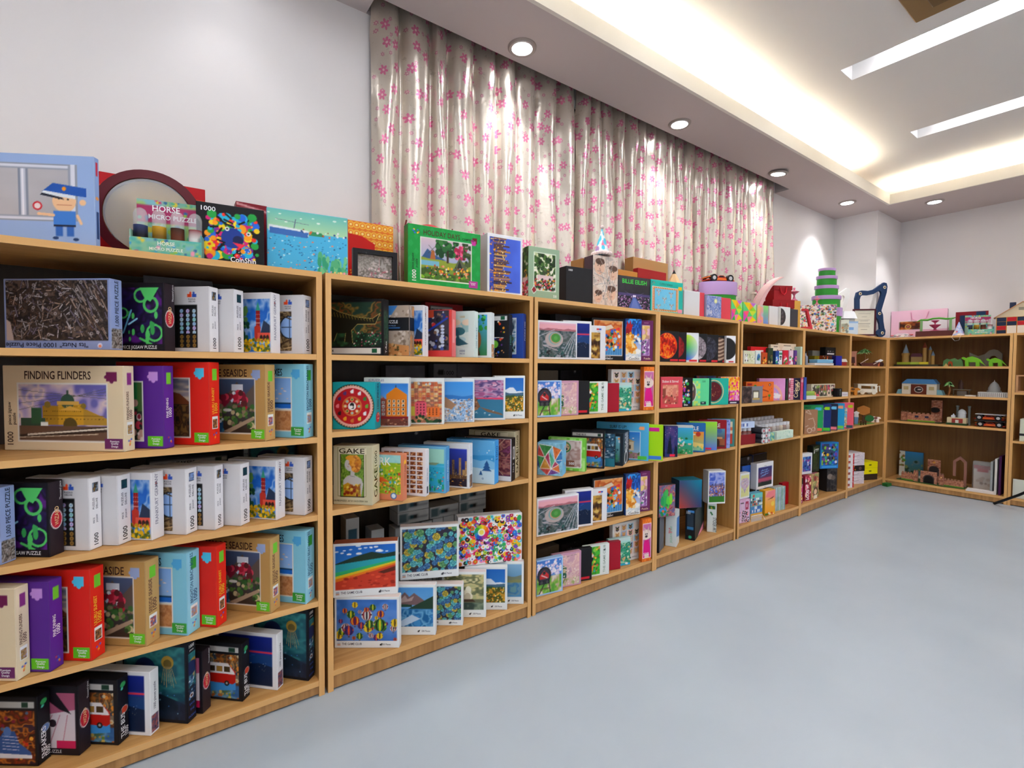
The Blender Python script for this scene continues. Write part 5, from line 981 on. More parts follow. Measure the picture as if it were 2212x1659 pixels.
art('creamcard', 'e0cdb0', 'cream card box', lambda c: (c.f('e4d2b8').o(.5, .55, .5, 'f0e4d0', .38), c.b(['3c8c3c', '8cb84c', '5c4434', 'e8e8e0'], 24, .03, .07, .35, .3, .9, .7), c.r(.3, .88, .7, .91, '6c5c4c')), None, None, 'toy_pack', 'toy pack')
art('mintcard', 'c8dcc8', 'slim pale green card on edge', plain('d0e4d0'), plain('c0d4c0'), None, 'toy_pack', 'toy pack')
art('greyphoto', '7c7c80', 'grey box with a glowing white cube photo', lambda c: c.f('7c7c82').sub(0, 0, .46, 1).n(['2c2422', '4c3c38', '6c5c54'], 4, 5, 1).o(.5, .5, .3, '3c3430').f if 0 else (c.f('84848a').sub(0, 0, .46, 1).n(['2c2422', '4c3c38', '6c5c54'], 4, 5, 1), c.r(.5, .25, .82, .75, '5c5444').r(.54, .3, .78, .66, 'f0ecd8').r(.5, .2, .85, .28, 'c8a860')))
art('orangemap', 'e07030', 'orange game box with small green trees and a 9', lambda c: (c.f('e07430').o(.12, .85, .05, 'a82420').r(.05, .8, .22, .92, 'a82420').o(.33, .78, .08, '3c8c3c', .06).o(.84, .30, .08, '3c8c3c', .06).r(.83, .1, .85, .25, '5c3420').o(.85, .84, .07, '7c3418'), c.t('9', .85, .80, .08, 'f0e8e0').l(.6, .6, .8, .5, .05, '8c3820').l(.55, .2, .75, .25, .05, '8c3820').b(['b85020', 'c86c5c'], 12, .02, .03), c.o(.6, .78, .05, 'b85c84')), plain('c86020'))
art('pinkrain', 'e0a0d0', 'pink box with a rainbow and white cloud', lambda c: (c.f('e0a0d0').b(['f4e8f0'], 40, .006, .01), c.o(.45, .15, .6, 'e8b8a0', r0=.52).o(.45, .15, .52, 'e8a8b8', r0=.45).o(.45, .15, .45, 'b8a8e0', r0=.38), c.b(['f4f0f4'], 10, .06, .1, .55, .14, .8, .3, .7)), plain('d090c4'), 'e8b0d8')
art('darkthin', '28342c', 'thin dark green box', lambda c: c.f('28342c').n(['28342c', '4c5c44'], 3, 6, 1))
art('pinkdots', 'd8547c', 'pink and white polka-dot box', lambda c: (c.f('e8f0ec').r(.4, 0, 1, 1, 'd8486c'), [c.o(.48 + .13 * i, .05 + .09 * j, .02, 'f4f0f0') for i in range(5) for j in range(11)], c.sub(0, .05, .38, .9).n(['2c2420', 'c85c70', 'f0e8e8'], 3, 6)))
art('blackcat', '221c34', 'black box with cream handwritten lettering', lambda c: (c.f('1c182c'), c.t('Colour', .62, .1, .18, 'ecd8a8', 'L', V, .9).t('Cats', .9, .4, .18, 'ecd8a8', 'L', V, .9), c.o(.3, .8, .1, 'e8d8a8', r0=.07).r(0, 0, .2, 1, '3c2c5c')), plain('181428'))
art('pinkwrap', 'c8546c', 'rose pink wrapped box with a white bow', lambda c: (c.f('c85470').b(['f4f4f4'], 6, .03, .06, .3, .78, .8, .92), c.n(['c85470', 'b84460', 'e08c9c'], 3, 6, .5)))
art('bluewrap', '3c54a0', 'royal blue wrapped box jutting over the edge', lambda c: c.f('3c58a8').n(['34509c', '4c68b8'], 2, 4, .7))
art('letters', 'c8a0c0', 'pink box with jumbled black letters', lambda c: (c.f('d8b0d0').n(['d8b0d0', 'e8e0e8', 'c890b8'], 3, 3, .6), c.r(.1, .84, .4, .88, '222'), c.r(.55, .55, .85, .9, 'a83c5c').r(.65, .65, .75, .8, 'e8d0e0'), c.t('EFF', .45, .28, .22, '222', 'C', -.3, .8).t('EGG', .55, .04, .22, '333', 'C', -.2, .8), c.b(['e85c50', 'f4f4f4', 'e89cb0', '222'], 20, .02, .04, 0, 0, 1, .5)))
art('skytext', '5ca4b8', 'teal box with orange buildings and jumbled lettering', lambda c: (c.g('d8a850', '6cc8c8').q(['3c3454', 'f4ecf0', '6c94c8', 'c85c54', 'f0f0f0'], 7, 3, 0, .52, 1, .82, .08).r(0, .22, 1, .5, '5c94c8').q(['4c84b8', 'e8e8f0', '3c64a0'], 9, 2, 0, .24, 1, .5, .1).r(0, 0, 1, .22, 'd8a84c').o(.25, .9, .06, 'd86050')))
art('desert', 'e8a820', 'yellow box with pink dunes and lettering', lambda c: (c.g('e8a018', 'f0b8a0'), c.p([(0, .75), (.3, .95), (1, 1), (1, .65), (.5, .7)], 'e88c90').p([(.2, .62), (.9, .75), (.7, .66)], '6c3c20').r(0, 0, .4, .1, '4c6c20').b(['c8401c', 'f0f0e0', 'e8c030'], 12, .02, .04, .3, 0, 1, .12), c.o(.75, .45, .1, 'f0d060')))
art('stripes', 'a8c0b0', 'box striped in pale green and blue', lambda c: [c.r(k / 22, 0, (k + 1) / 22, 1, ['7ca0b0', 'b8ccc0', '6c9c7c', 'a8bccc', 'e0e4d8', '5c84b8', '9cb894'][k % 7]) for k in range(22)] and c.n(['fff', '4c6c5c'], 4, 6, .15), None, 'b0b0ac')
art('redbook', '9c0c1c', 'dark red hardcover box', plain('a80c20'), plain('8c0818'), 'b81c2c', 'gift_box')
art('heart', 'e8eaea', 'white box with heart-shaped word cloud', lambda c: (c.f('e8ecec'), c.sub(.12, .08, .92, .92).f('d8d898'), c.o(.38, .6, .2, 'c8b8c8').o(.62, .6, .2, 'c8b8c8').p([(.2, .52), (.8, .52), (.5, .2)], 'c8b8c8').b(['c88898', 'e0e0b0', '8c8c9c'], 40, .01, .025, .2, .25, .8, .75)))
art('mountain', '2c4c84', 'dark wrapped mountain box', lambda c: (c.g('1c2838', '2c5cb0').m(.62, .08, 1, '1c2c44', 8, 3).b(['141c28', '2c3c54', '3c5c84', '0c1018'], 30, .04, .1, 0, 0, 1, .5).o(.1, .75, .04, 'eee')), None, '1c2430', gloss=1)
art('dreaming', 'ececee', 'white box with blue neon script', lambda c: (c.f('ececee'), c.sub(.1, .1, .9, .82).g('8c3c4c', '2c3474').m(.22, .04, 1, '1c2824', 9, 2).r(0, .25, 1, .42, 'b0546c').l(.2, .82, .7, .86, .03, '84b8e8').l(.15, .7, .8, .76, .03, '94c4f0').l(.25, .56, .75, .64, .03, '84b8e8').l(.3, .9, .2, .62, .02, 'a8d0f4').l(.6, .88, .5, .58, .02, 'a8d0f4').l(.15, .5, .5, .56, .02, '84b8e8'), c.t('dreaming', .5, .86, .03, '334').t('2000', .5, .03, .03, '556')), plain('dcdcde'), 'b0aca8')
art('duskbox', '4c5c94', 'dark box with a snowy blue peak', lambda c: (c.f('1c1c20'), c.sub(.1, .05, .95, .8).g('1c2434', '5c7cc0').m(.4, .15, 1, 'c8d8e8', 7, 4).m(.28, .1, 1, '24344c', 7, 6)), None, '2c2c34', gloss=1)
# ---- bookcase 6
art('greycase', '7c7c74', 'grey flat case', plain('84847c'), None, None, 'card_box')
art('signbox', '121214', 'tall black box with lines of white lettering', lambda c: (c.f('121214'), c.q(['ddd', '121214'], 12, 1, .2, .74, .8, .81, .15).r(.16, .60, .84, .68, 'eee').q(['ccc', '121214'], 9, 1, .2, .3, .8, .37, .15)), None, None, 'card_box')
art('goldbox', '7c6c14', 'mustard gold box with a little smile', lambda c: c.f('8c7c1c').r(.5, 0, 1, 1, 'b09828').o(.75, .4, .12, '4c4010', .06, r0=.06), None, '5c5010', 'card_box')
art('chocs', '8c3c1c', 'brown box with orange swirls', lambda c: c.f('3c1c14').b(['e87838', 'c84c20', 'f0d0a0', '6c2818', 'd8a040'], 26, .05, .13), None, None, 'card_box')
art('bluebox', '2c2c8c', 'deep blue square box', plain('2c3094'), plain('1c1c60'), '3c3ca0', 'card_box')
def sushi_f(c):
    c.f('e8e4cc')
    for i in range(5):
        for j in range(2):
            s = c.sub(.05 + i * .15, .08 + j * .43, .19 + i * .15, .49 + j * .43); s.f('4c4c44').b([['e8a070', 'd87858'], ['c8507c', 'e87080'], ['e8e4d8', '3c3c34'], ['8cac5c', 'f0e8d8'], ['e8e0d8', 'a85c4c']][(i + j * 2) % 5], 5, .15, .3)
    c.o(.72, .25, .2, 'f0e0d0', .3).o(.74, .3, .1, '28301c').r(.78, 0, .8, 1, 'e8e4cc').sub(.82, .08, .97, .92).n(['c85c60', '4c4c44', 'f0e0d0'], 2, 4).o(.5, .25, .2, '28301c')
art('sushi', 'e8e4cc', 'cream edged box with a grid of sushi pieces', sushi_f, None, None, 'card_box')
art('speaker', '17171a', 'small black box with a white column drawing', lambda c: c.f('17171a').r(.5, .15, .62, .7, '8ca090').o(.56, .8, .08, 'ccc'), None, None, 'card_box')
art('whitecart', 'e0dcdc', 'small white box with a mauve line', lambda c: c.f('e4e0e0').r(.1, .4, .9, .55, 'b8a8c0'), None, None, 'card_box')
art('brownart', 'a07858', 'brown box with loose white line drawings', lambda c: (c.f('a47c60'), c.l(.1, .9, .5, .8, .015, 'f0e4d8').l(.1, .9, .3, .98, .015, 'f0e4d8').l(.5, .8, .3, .98, .015, 'f0e4d8').l(.3, .6, .65, .65, .015, 'f0e4d8').l(.65, .65, .8, .4, .015, 'f0e4d8').l(.8, .4, .75, .2, .015, 'f0e4d8').o(.4, .15, .1, 'f0e4d8', r0=.08).o(.7, .2, .08, 'f0e4d8', r0=.065).l(.1, .3, .3, .35, .015, 'f0e4d8')))
def pf(col, title, cols, ind, bd, tc='123'):
    def F(c):
        c.f(col).r(.08, .08, .66, .8, 'f0f0ea'); c.sub(.1, .1, .65, .79).n(cols, 4, 5, 1).b(cols, 24, .03, .08)
        c.r(.72, .8, .93, .91, ind).o(.72, .85, .03, ind).r(.62, .03, .96, .14, bd)
        if title: c.t(title, .42, .86, .08, tc, 'C', 0, .8)
    return F
art('greenf', '2c9c5c', 'green puzzle box with forest picture', pf('2c9c5c', 'FOREST', ['1c5c3c', 'c85c4c', '3c3c34', '8cac5c'], '5cb8e8', 'e0745c'), plain('248c50'), '3cb46c')
art('navyf', '1c3474', 'navy blue framed puzzle box', pf('1c3474', '', ['f0c030', 'e8a83c', '3c6c3c', 'e8e0c0'], 'a8d820', '5cc03c'), plain('1c2c64'), '3c54a0')
art('blackf', '181c34', 'near-black framed puzzle box', pf('181c34', '', ['3c2c3c', 'b88c9c', '1c2c4c', 'e0c8d0'], '7cc8e8', 'e8848c'), plain('101424'), '4c4c64')
art('skyf', '2c98c8', 'cyan framed puzzle box', pf('2c98c8', '', ['5cb4dc', 'e8f0f4', '2c7cb0', 'f0d0c0'], 'f0a880', '7cc84c'), plain('2488b8'), '4cb4dc')
art('pinkf', 'e06070', 'pink framed puzzle box', pf('e06474', '', ['7cc0d8', 'c8a060', 'f0e8d8', '3c8c9c'], 'b8c820', '2c4c54'), plain('c85464'), 'e87c88')
art('pinkspine', 'c82c7c', 'magenta box standing on end', lambda c: (c.f('c83480').b(['f4f0f4', 'f0c040', '8c1c54', '222'], 20, .04, .12), c.t('1000', .75, .04, .3, 'f4f4f4', 'L', V, .8)))
art('redspine', 'a82c44', 'crimson box standing on end with hearts', lambda c: (c.f('a82c44').b(['e8849c', 'f0d0a0', '6c1424', 'e8a0b0', 'f4e8e8'], 36, .03, .08), c.t('1000', .7, .04, .2, 'f4f0f0', 'L', V, .8)))
art('girlbox', 'd8c080', 'cream box with a brown-haired girl drawing', lambda c: (c.f('d8c484').n(['d8c484', '5c7c4c', 'b83c44', 'e8dca0'], 4, 6, .8), c.o(.5, .3, .2, '5c3420', .17).o(.48, .28, .13, 'f0d0b0', .11).p([(.3, .15), (.7, .15), (.8, 0), (.2, 0)], 'f0e8d8'), c.o(.4, .8, .1, '8c2c2c')), None, 'a05c64')
art('blackbox', '2c2a2c', 'large black box with a smoky grey photo', lambda c: (c.f('242226').n(['2c2a2c', '4c4644', '1c1a1c'], 4, 5, 1), c.o(.3, .65, .14, '8c8078', .12).o(.6, .6, .1, '6c6058')), None, '3c3a3a')
art('jelly', 'ececee', 'white box with blue abstract picture', lambda c: (c.f('ececee'), c.sub(.12, .14, .86, .84).f('3c5c9c').b(['2c3c8c', '5c9cd8', '8c4ca8', 'e8e0f0', '1c1c4c', 'a82c6c'], 50, .03, .09)))
art('blackalien', '14180f', 'dark green-black box with white lettering', lambda c: (c.f('12140f').n(['12140f', '34441c', '1c240f'], 3, 4, 1), c.r(.3, .83, .85, .86, 'eee').r(.35, .78, .8, .8, 'eee').p([(.1, .7), (.2, .95), (.25, .72)], 'eee')), None, '1c1c1c')
art('monsters', '2c7cc0', 'bright blue box crowded with cartoon blobs', lambda c: (c.f('2c7cc0'), c.sub(.08, .14, .94, .94).f('3c4c6c').b(['8cc83c', 'e8e8f0', '2c6cd0', '7c4c9c', 'f0c030', '1c1c2c', '3cac94'], 70, .03, .08), c.r(.1, .05, .9, .09, '5cb0e8')), None, '3c94d0')
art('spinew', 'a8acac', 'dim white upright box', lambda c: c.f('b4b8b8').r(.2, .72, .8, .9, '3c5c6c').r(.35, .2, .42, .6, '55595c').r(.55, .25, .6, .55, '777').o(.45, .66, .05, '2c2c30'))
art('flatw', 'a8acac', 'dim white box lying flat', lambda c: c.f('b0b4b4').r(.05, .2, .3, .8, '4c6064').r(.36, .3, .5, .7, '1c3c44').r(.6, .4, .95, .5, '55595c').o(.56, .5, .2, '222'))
# ---------------------------------------------------------------- room
WALL_Y, WALL_X, SOFF, CEIL = 0.423, 6.585, 2.832, 3.05
EDGE_Y, EDGE_X = -0.093, 5.775
wood('wood_side', 'a4763c', 'b98a4c', 2)
wood('wood_shelf', 'b98648', 'cf9e60', 0)
wood('wood_edge', 'dca866', 'e6b676', 0, .5)
wood('wood_edge_up', 'dca866', 'e6b676', 2, .5)
wood('wood_plinth', '9c7040', 'c2935c', 2, .8)
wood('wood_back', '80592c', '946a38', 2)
wood('wood_back_dark', '2a2119', '33281d', 2)  # darker copy of the back wood, deep interior shade put into its colour
mat('wall_paint', 'e9e4e2', .75, noise=('ebe7e5', 1.5))
mat('ceiling_paint', 'e8e5e0', .8)
mat('soffit_paint', 'c9bdba', .8)  # white like the ceiling, with its dimness put into the colour
mat('soffit_lip_paint', 'e8e4da', .7)
mat('white_trim', 'e6e4e2', .4)
mat('dark_gap', '15130f', .9)
mat('lamp_glow', 'fff', .5, emit='f6f9ff', es=9.0)
mat('strip_glow', 'fff', .5, emit='f4f7ff', es=6.0)
mat('strip_glow_far', 'fff', .5, emit='f6f7ff', es=11.0)  # unseen far row, made brighter to add frontal fill on the shelves
mat('cove_glow', 'fff', .5, emit='fff4dc', es=26.0)
mat('bronze', '8c6c3c', .5)
mat('bronze_dark', '6f5329', .5)

# floor: pale blue-grey sealed resin
fm = mat('floor_resin', 'a9b3bb', .3, spec=.5)
nt = fm.node_tree; b = nt.nodes['Principled BSDF']
tc = nt.nodes.new('ShaderNodeTexCoord')
n1 = nt.nodes.new('ShaderNodeTexNoise'); n1.inputs['Scale'].default_value = 1.6; n1.inputs['Detail'].default_value = 5
r1 = nt.nodes.new('ShaderNodeValToRGB')
r1.color_ramp.elements[0].color = L4('a8b3bc'); r1.color_ramp.elements[1].color = L4('aeb9c2')
r1.color_ramp.elements[0].position = .35; r1.color_ramp.elements[1].position = .65
n2 = nt.nodes.new('ShaderNodeTexNoise'); n2.inputs['Scale'].default_value = 60; n2.inputs['Detail'].default_value = 2
bp = nt.nodes.new('ShaderNodeBump'); bp.inputs['Strength'].default_value = .05; bp.inputs['Distance'].default_value = .02
nt.links.new(tc.outputs['Object'], n1.inputs['Vector']); nt.links.new(tc.outputs['Object'], n2.inputs['Vector'])
nt.links.new(n1.outputs['Fac'], r1.inputs[0]); nt.links.new(r1.outputs[0], b.inputs['Base Color'])
mr = nt.nodes.new('ShaderNodeMapRange'); mr.inputs[3].default_value = .24; mr.inputs[4].default_value = .30
nt.links.new(n1.outputs['Fac'], mr.inputs[0]); b.inputs['Roughness'].default_value = .26

X0, Y0 = -3.2, -4.6
def struct(name, mb, m): return mb.build(name, m, kind='structure')
struct('floor', MB().box(X0, WALL_X, Y0, WALL_Y, -.1, 0), 'floor_resin')
struct('wall_left', MB().box(X0 - .15, WALL_X + .15, WALL_Y, WALL_Y + .15, -.1, 3.3), 'wall_paint')
struct('wall_back', MB().box(WALL_X, WALL_X + .15, Y0, WALL_Y, -.1, 3.3), 'wall_paint')
struct('wall_right', MB().box(X0 - .15, WALL_X + .15, Y0 - .15, Y0, -.1, 3.3), 'wall_paint')
struct('wall_front', MB().box(X0 - .15, X0, Y0, WALL_Y, -.1, 3.3), 'wall_paint')
# boxed-in corner column above the cupboards
struct('trim_1', MB().box(5.887, WALL_X, .033, WALL_Y, 1.552, SOFF), 'wall_paint')

def holed(mb, x0, x1, y0, y1, z0, z1, holes):
    """slab with rectangular holes cut through it"""
    xs = sorted({x0, x1} | {q for h in holes for q in h[:2]})
    ys = sorted({y0, y1} | {q for h in holes for q in h[2:]})
    solid = {}
    for i in range(len(xs) - 1):
        for j in range(len(ys) - 1):
            cx, cy = (xs[i] + xs[i + 1]) / 2, (ys[j] + ys[j + 1]) / 2
            solid[i, j] = not any(h[0] < cx < h[1] and h[2] < cy < h[3] for h in holes)
    for (i, j), s in solid.items():
        if not s: continue
        a, b, c, d = xs[i], xs[i + 1], ys[j], ys[j + 1]
        mb.add([(a, c, z0), (b, c, z0), (b, d, z0), (a, d, z0)], [(3, 2, 1, 0)])
        mb.add([(a, c, z1), (b, c, z1), (b, d, z1), (a, d, z1)], [(0, 1, 2, 3)])
        for di, dj, q in ((-1, 0, [(a, c), (a, d)]), (1, 0, [(b, d), (b, c)]), (0, -1, [(b, c), (a, c)]), (0, 1, [(a, d), (b, d)])):
            if not solid.get((i + di, j + dj), False):
                (p, q1), (r, s1) = q
                mb.add([(p, q1, z0), (r, s1, z0), (r, s1, z1), (p, q1, z1)], [(0, 1, 2, 3)])
    return mb
STRIPS = [(x, x + .18, y - 1.22, y) for x in (-1.82, -.51, .77, 2.08, 3.39, 4.69) for y in (-.53, -2.55)]
struct('ceiling', holed(MB(), X0, WALL_X, Y0, WALL_Y, CEIL, CEIL + .04, STRIPS), 'ceiling_paint')
# lowered border: a strip along the left wall and one along the back wall, with the curtain slot cut out
REC = (.772, 4.578, .296, WALL_Y - .002)
struct('trim_2', holed(MB(), X0, WALL_X, EDGE_Y + .001, WALL_Y, SOFF, SOFF + .02, [REC]), 'soffit_paint')
struct('trim_3', MB().box(EDGE_X + .001, WALL_X, Y0, EDGE_Y + .001, SOFF, SOFF + .02), 'soffit_paint')
struct('trim_4', MB().box(X0, EDGE_X - .004, EDGE_Y - .004, EDGE_Y + .016, SOFF - .001, SOFF + .095).box(EDGE_X - .004, EDGE_X + .016, Y0, EDGE_Y + .016, SOFF - .001, SOFF + .095), 'soffit_lip_paint')
struct('trim_5', MB().box(REC[0], REC[1], .296, .302, SOFF + .02, CEIL).box(REC[0], REC[0] + .005, .302, WALL_Y, SOFF + .02, CEIL).box(REC[1] - .005, REC[1], .302, WALL_Y, SOFF + .02, CEIL), 'soffit_paint')
# cove tubes hidden behind the upstand, with unlit gaps at their ends as in the room
cv = MB()
for a, bb in ((-3.0, -1.1), (-1.0, 1.7), (1.8, 3.3), (3.42, 4.98)): cv.box(a, bb, EDGE_Y + .05, EDGE_Y + .075, SOFF + .065, SOFF + .085)
cv.build('cove_light', 'cove_glow', label='warm strip light hidden in the ceiling cove along the curtain wall', cat='light')
cv = MB()
for a, bb in ((-4.4, -2.3), (-2.2, -.12)): cv.box(EDGE_X + .05, EDGE_X + .075, a, bb, SOFF + .065, SOFF + .085)
cv.build('cove_light', 'cove_glow', label='warm strip light hidden in the ceiling cove at the end wall', cat='light')
for i, (x0, x1, y0, y1) in enumerate(STRIPS):
    vis = {8: 'nearer', 10: 'farther'}.get(i)
    e = empty('ceiling_light', ((x0 + x1) / 2, (y0 + y1) / 2, CEIL), 0,
              'long recessed white ceiling light, the %s one from the camera' % vis if vis else 'recessed white ceiling light outside the photographed corner', 'ceiling light', 'recessed strip lights' if vis else 'unseen strip lights')
    w, l = (x1 - x0) / 2, (y1 - y0) / 2
    h = MB()
    h.box(-w, -w + .004, -l, l, 0, .10).box(w - .004, w, -l, l, 0, .10).box(-w, w, -l, -l + .004, 0, .10).box(-w, w, l - .004, l, 0, .10).box(-w, w, -l, l, .10, .105)
    h.build('housing', 'white_trim', e)
    (MB().box(-w + .02, w - .02, -l + .06, l - .10, .018, .03) if not vis else MB().box(-w + .006, w - .045, -l + .02, l - .24, .060, .072)).build('tube', 'strip_glow_far' if y1 < -2 else 'strip_glow', e)
# air conditioner cassette
e = empty('air_conditioner', (2.80, -1.37, CEIL), 0, 'bronze coloured ceiling air conditioner cassette beside the recessed light', 'air conditioner')
MB().box(-.43, .43, -.43, .43, -.018, .0, 'fff', .006).build('frame', 'bronze', e)
MB().box(-.34, .34, -.34, .34, -.03, -.018, 'fff', .005).build('grille', 'bronze_dark', e)
# downlights
dl0 = None
spots = [(1.489, .185), (2.784, .175), (4.103, .168), (5.377, .125), (6.011, -.381), (.19, .18), (-1.1, .18), (6.011, -1.68), (6.011, -2.98)]
dlab = ['first round downlight from the left, above the curtain', 'second round downlight from the left, above the curtain', 'round downlight hanging slightly loose near the curtain end', 'round downlight in front of the corner column', 'round downlight over the end wall bookcase']
for i, (x, y) in enumerate(spots):
    e = empty('downlight', (x, y, SOFF), 0, dlab[i] if i < 5 else 'round downlight outside the photographed corner', 'downlight', 'round downlights' if i < 5 else 'unseen downlights')
    t = MB().lathe([(.050, -.001), (.052, -.010), (.066, -.012), (.072, -.006), (.073, .0)], 32)
    tr = t.build('trim_ring', mat('lamp_ring', 'a89c94', .35, .3), e, smooth=True)
    dsc = MB().lathe([(.0001, -.0115), (.030, -.0112), (.052, -.0095), (.052, -.0012), (.0001, -.0012)], 32)
    dd = dsc.build('lens', 'lamp_glow', e, smooth=True)
    if i == 2:
        for q in (tr, dd): q.rotation_euler = (.13, .0, 0); q.location = (0, 0, -.012)
    l = bpy.data.lights.new('downlight_beam', 'SPOT')
    l.energy = 13 if i < 5 else 1.5; l.spot_size = math.radians(88); l.spot_blend = .7; l.shadow_soft_size = .045; l.color = (.97, .98, 1)
    o = bpy.data.objects.new('downlight_beam', l); COL.objects.link(o); o.parent = e
    o.location = (0, 0, -.03); o.rotation_euler = (math.radians(12), 0, 0) if i == 3 else (math.radians(4), 0, 0)

# ---------------------------------------------------------------- window and curtains
we = empty('window_1', (2.62, WALL_Y, 2.2)); we['kind'] = 'structure'
MB().box(-1.75, 1.75, -.012, -.002, -.6, .6).build('window_pane', mat('night_glass', '181c22', .08), we)
MB().box(-1.80, 1.80, -.02, -.001, .6, .65).box(-1.80, 1.80, -.02, -.001, -.65, -.6).box(-.02, .02, -.02, -.001, -.6, .6).box(-1.8, -1.75, -.02, -.001, -.65, .65).box(1.75, 1.8, -.02, -.001, -.65, .65).build('window_frame', 'white_trim', we)

cm = bpy.data.materials.new('floral_satin'); cm.use_nodes = True
nt = cm.node_tree; b = nt.nodes['Principled BSDF']; K = nt.nodes; Lk = nt.links
uv = K.new('ShaderNodeUVMap')
def mth(op, a, b_=None, c_=None):
    n = K.new('ShaderNodeMath'); n.operation = op
    for i, q in enumerate((a, b_, c_)):
        if q is None: continue
        if isinstance(q, (int, float)): n.inputs[i].default_value = q
        else: Lk.new(q, n.inputs[i])
    return n.outputs[0]
def mixc(f, a, b_):
    n = K.new('ShaderNodeMix'); n.data_type = 'RGBA'
    for s, q in ((0, f), (6, a), (7, b_)):
        if isinstance(q, str): n.inputs[s].default_value = L4(q)
        else: Lk.new(q, n.inputs[s])
    return n.outputs[2]
def flowers(scale, R, off, rnd):
    mp = K.new('ShaderNodeMapping'); mp.inputs['Location'].default_value = off; Lk.new(uv.outputs[0], mp.inputs[0])
    v = K.new('ShaderNodeTexVoronoi'); v.voronoi_dimensions = '2D'; v.feature = 'F1'
    v.inputs['Scale'].default_value = scale; v.inputs['Randomness'].default_value = rnd
    Lk.new(mp.outputs[0], v.inputs['Vector'])
    s = K.new('ShaderNodeVectorMath'); s.operation = 'SUBTRACT'; Lk.new(mp.outputs[0], s.inputs[0]); Lk.new(v.outputs['Position'], s.inputs[1])
    sp = K.new('ShaderNodeSeparateXYZ'); Lk.new(s.outputs[0], sp.inputs[0])
    x, y = sp.outputs[0], sp.outputs[1]
    r = mth('SQRT', mth('ADD', mth('MULTIPLY', x, x), mth('MULTIPLY', y, y)))
    sc = K.new('ShaderNodeSeparateColor'); Lk.new(v.outputs['Color'], sc.inputs[0])
    a = mth('ADD', mth('MULTIPLY', mth('ARCTAN2', y, x), 3.0), mth('MULTIPLY', sc.outputs[0], 6.28))
    lim = mth('MULTIPLY', mth('ADD', mth('MULTIPLY', mth('ABSOLUTE', mth('COSINE', a)), .62), .42), R)
    pet = mth('LESS_THAN', r, lim)
    core = mth('LESS_THAN', r, R * .24)
    return pet, core
f1, c1 = flowers(9.8, .0245, (0, 0, 0), .7)
f2, c2 = flowers(13, .0105, (3.3, 1.7, 0), .9)
nz = K.new('ShaderNodeTexNoise'); nz.inputs['Scale'].default_value = 26; nz.inputs['Detail'].default_value = 6; nz.inputs['Roughness'].default_value = .75; Lk.new(uv.outputs[0], nz.inputs['Vector'])
base = mixc(mth('GREATER_THAN', nz.outputs['Fac'], .60), 'd2c8ba', 'b8ad9e')
nz2 = K.new('ShaderNodeTexNoise'); nz2.inputs['Scale'].default_value = 7; nz2.inputs['Detail'].default_value = 3; Lk.new(uv.outputs[0], nz2.inputs['Vector'])
base = mixc(mth('MULTIPLY', nz2.outputs['Fac'], .5), base, 'c6bbac')
base = mixc(f2, base, 'c88c9c'); base = mixc(c2, base, 'e8d8cc')
base = mixc(f1, base, 'd87a9c'); base = mixc(c1, base, 'e8c8c8')
Lk.new(base, b.inputs['Base Color'])
b.inputs['Roughness'].default_value = .3; b.inputs['Metallic'].default_value = .6; b.inputs['Specular IOR Level'].default_value = .5
nb = K.new('ShaderNodeTexNoise'); nb.inputs['Scale'].default_value = 9; nb.inputs['Detail'].default_value = 3; Lk.new(uv.outputs[0], nb.inputs['Vector'])
bm_ = K.new('ShaderNodeBump'); bm_.inputs['Strength'].default_value = .25; bm_.inputs['Distance'].default_value = .02
Lk.new(nb.outputs['Fac'], bm_.inputs['Height']); Lk.new(bm_.outputs[0], b.inputs['Normal'])
MATS['floral_satin'] = cm

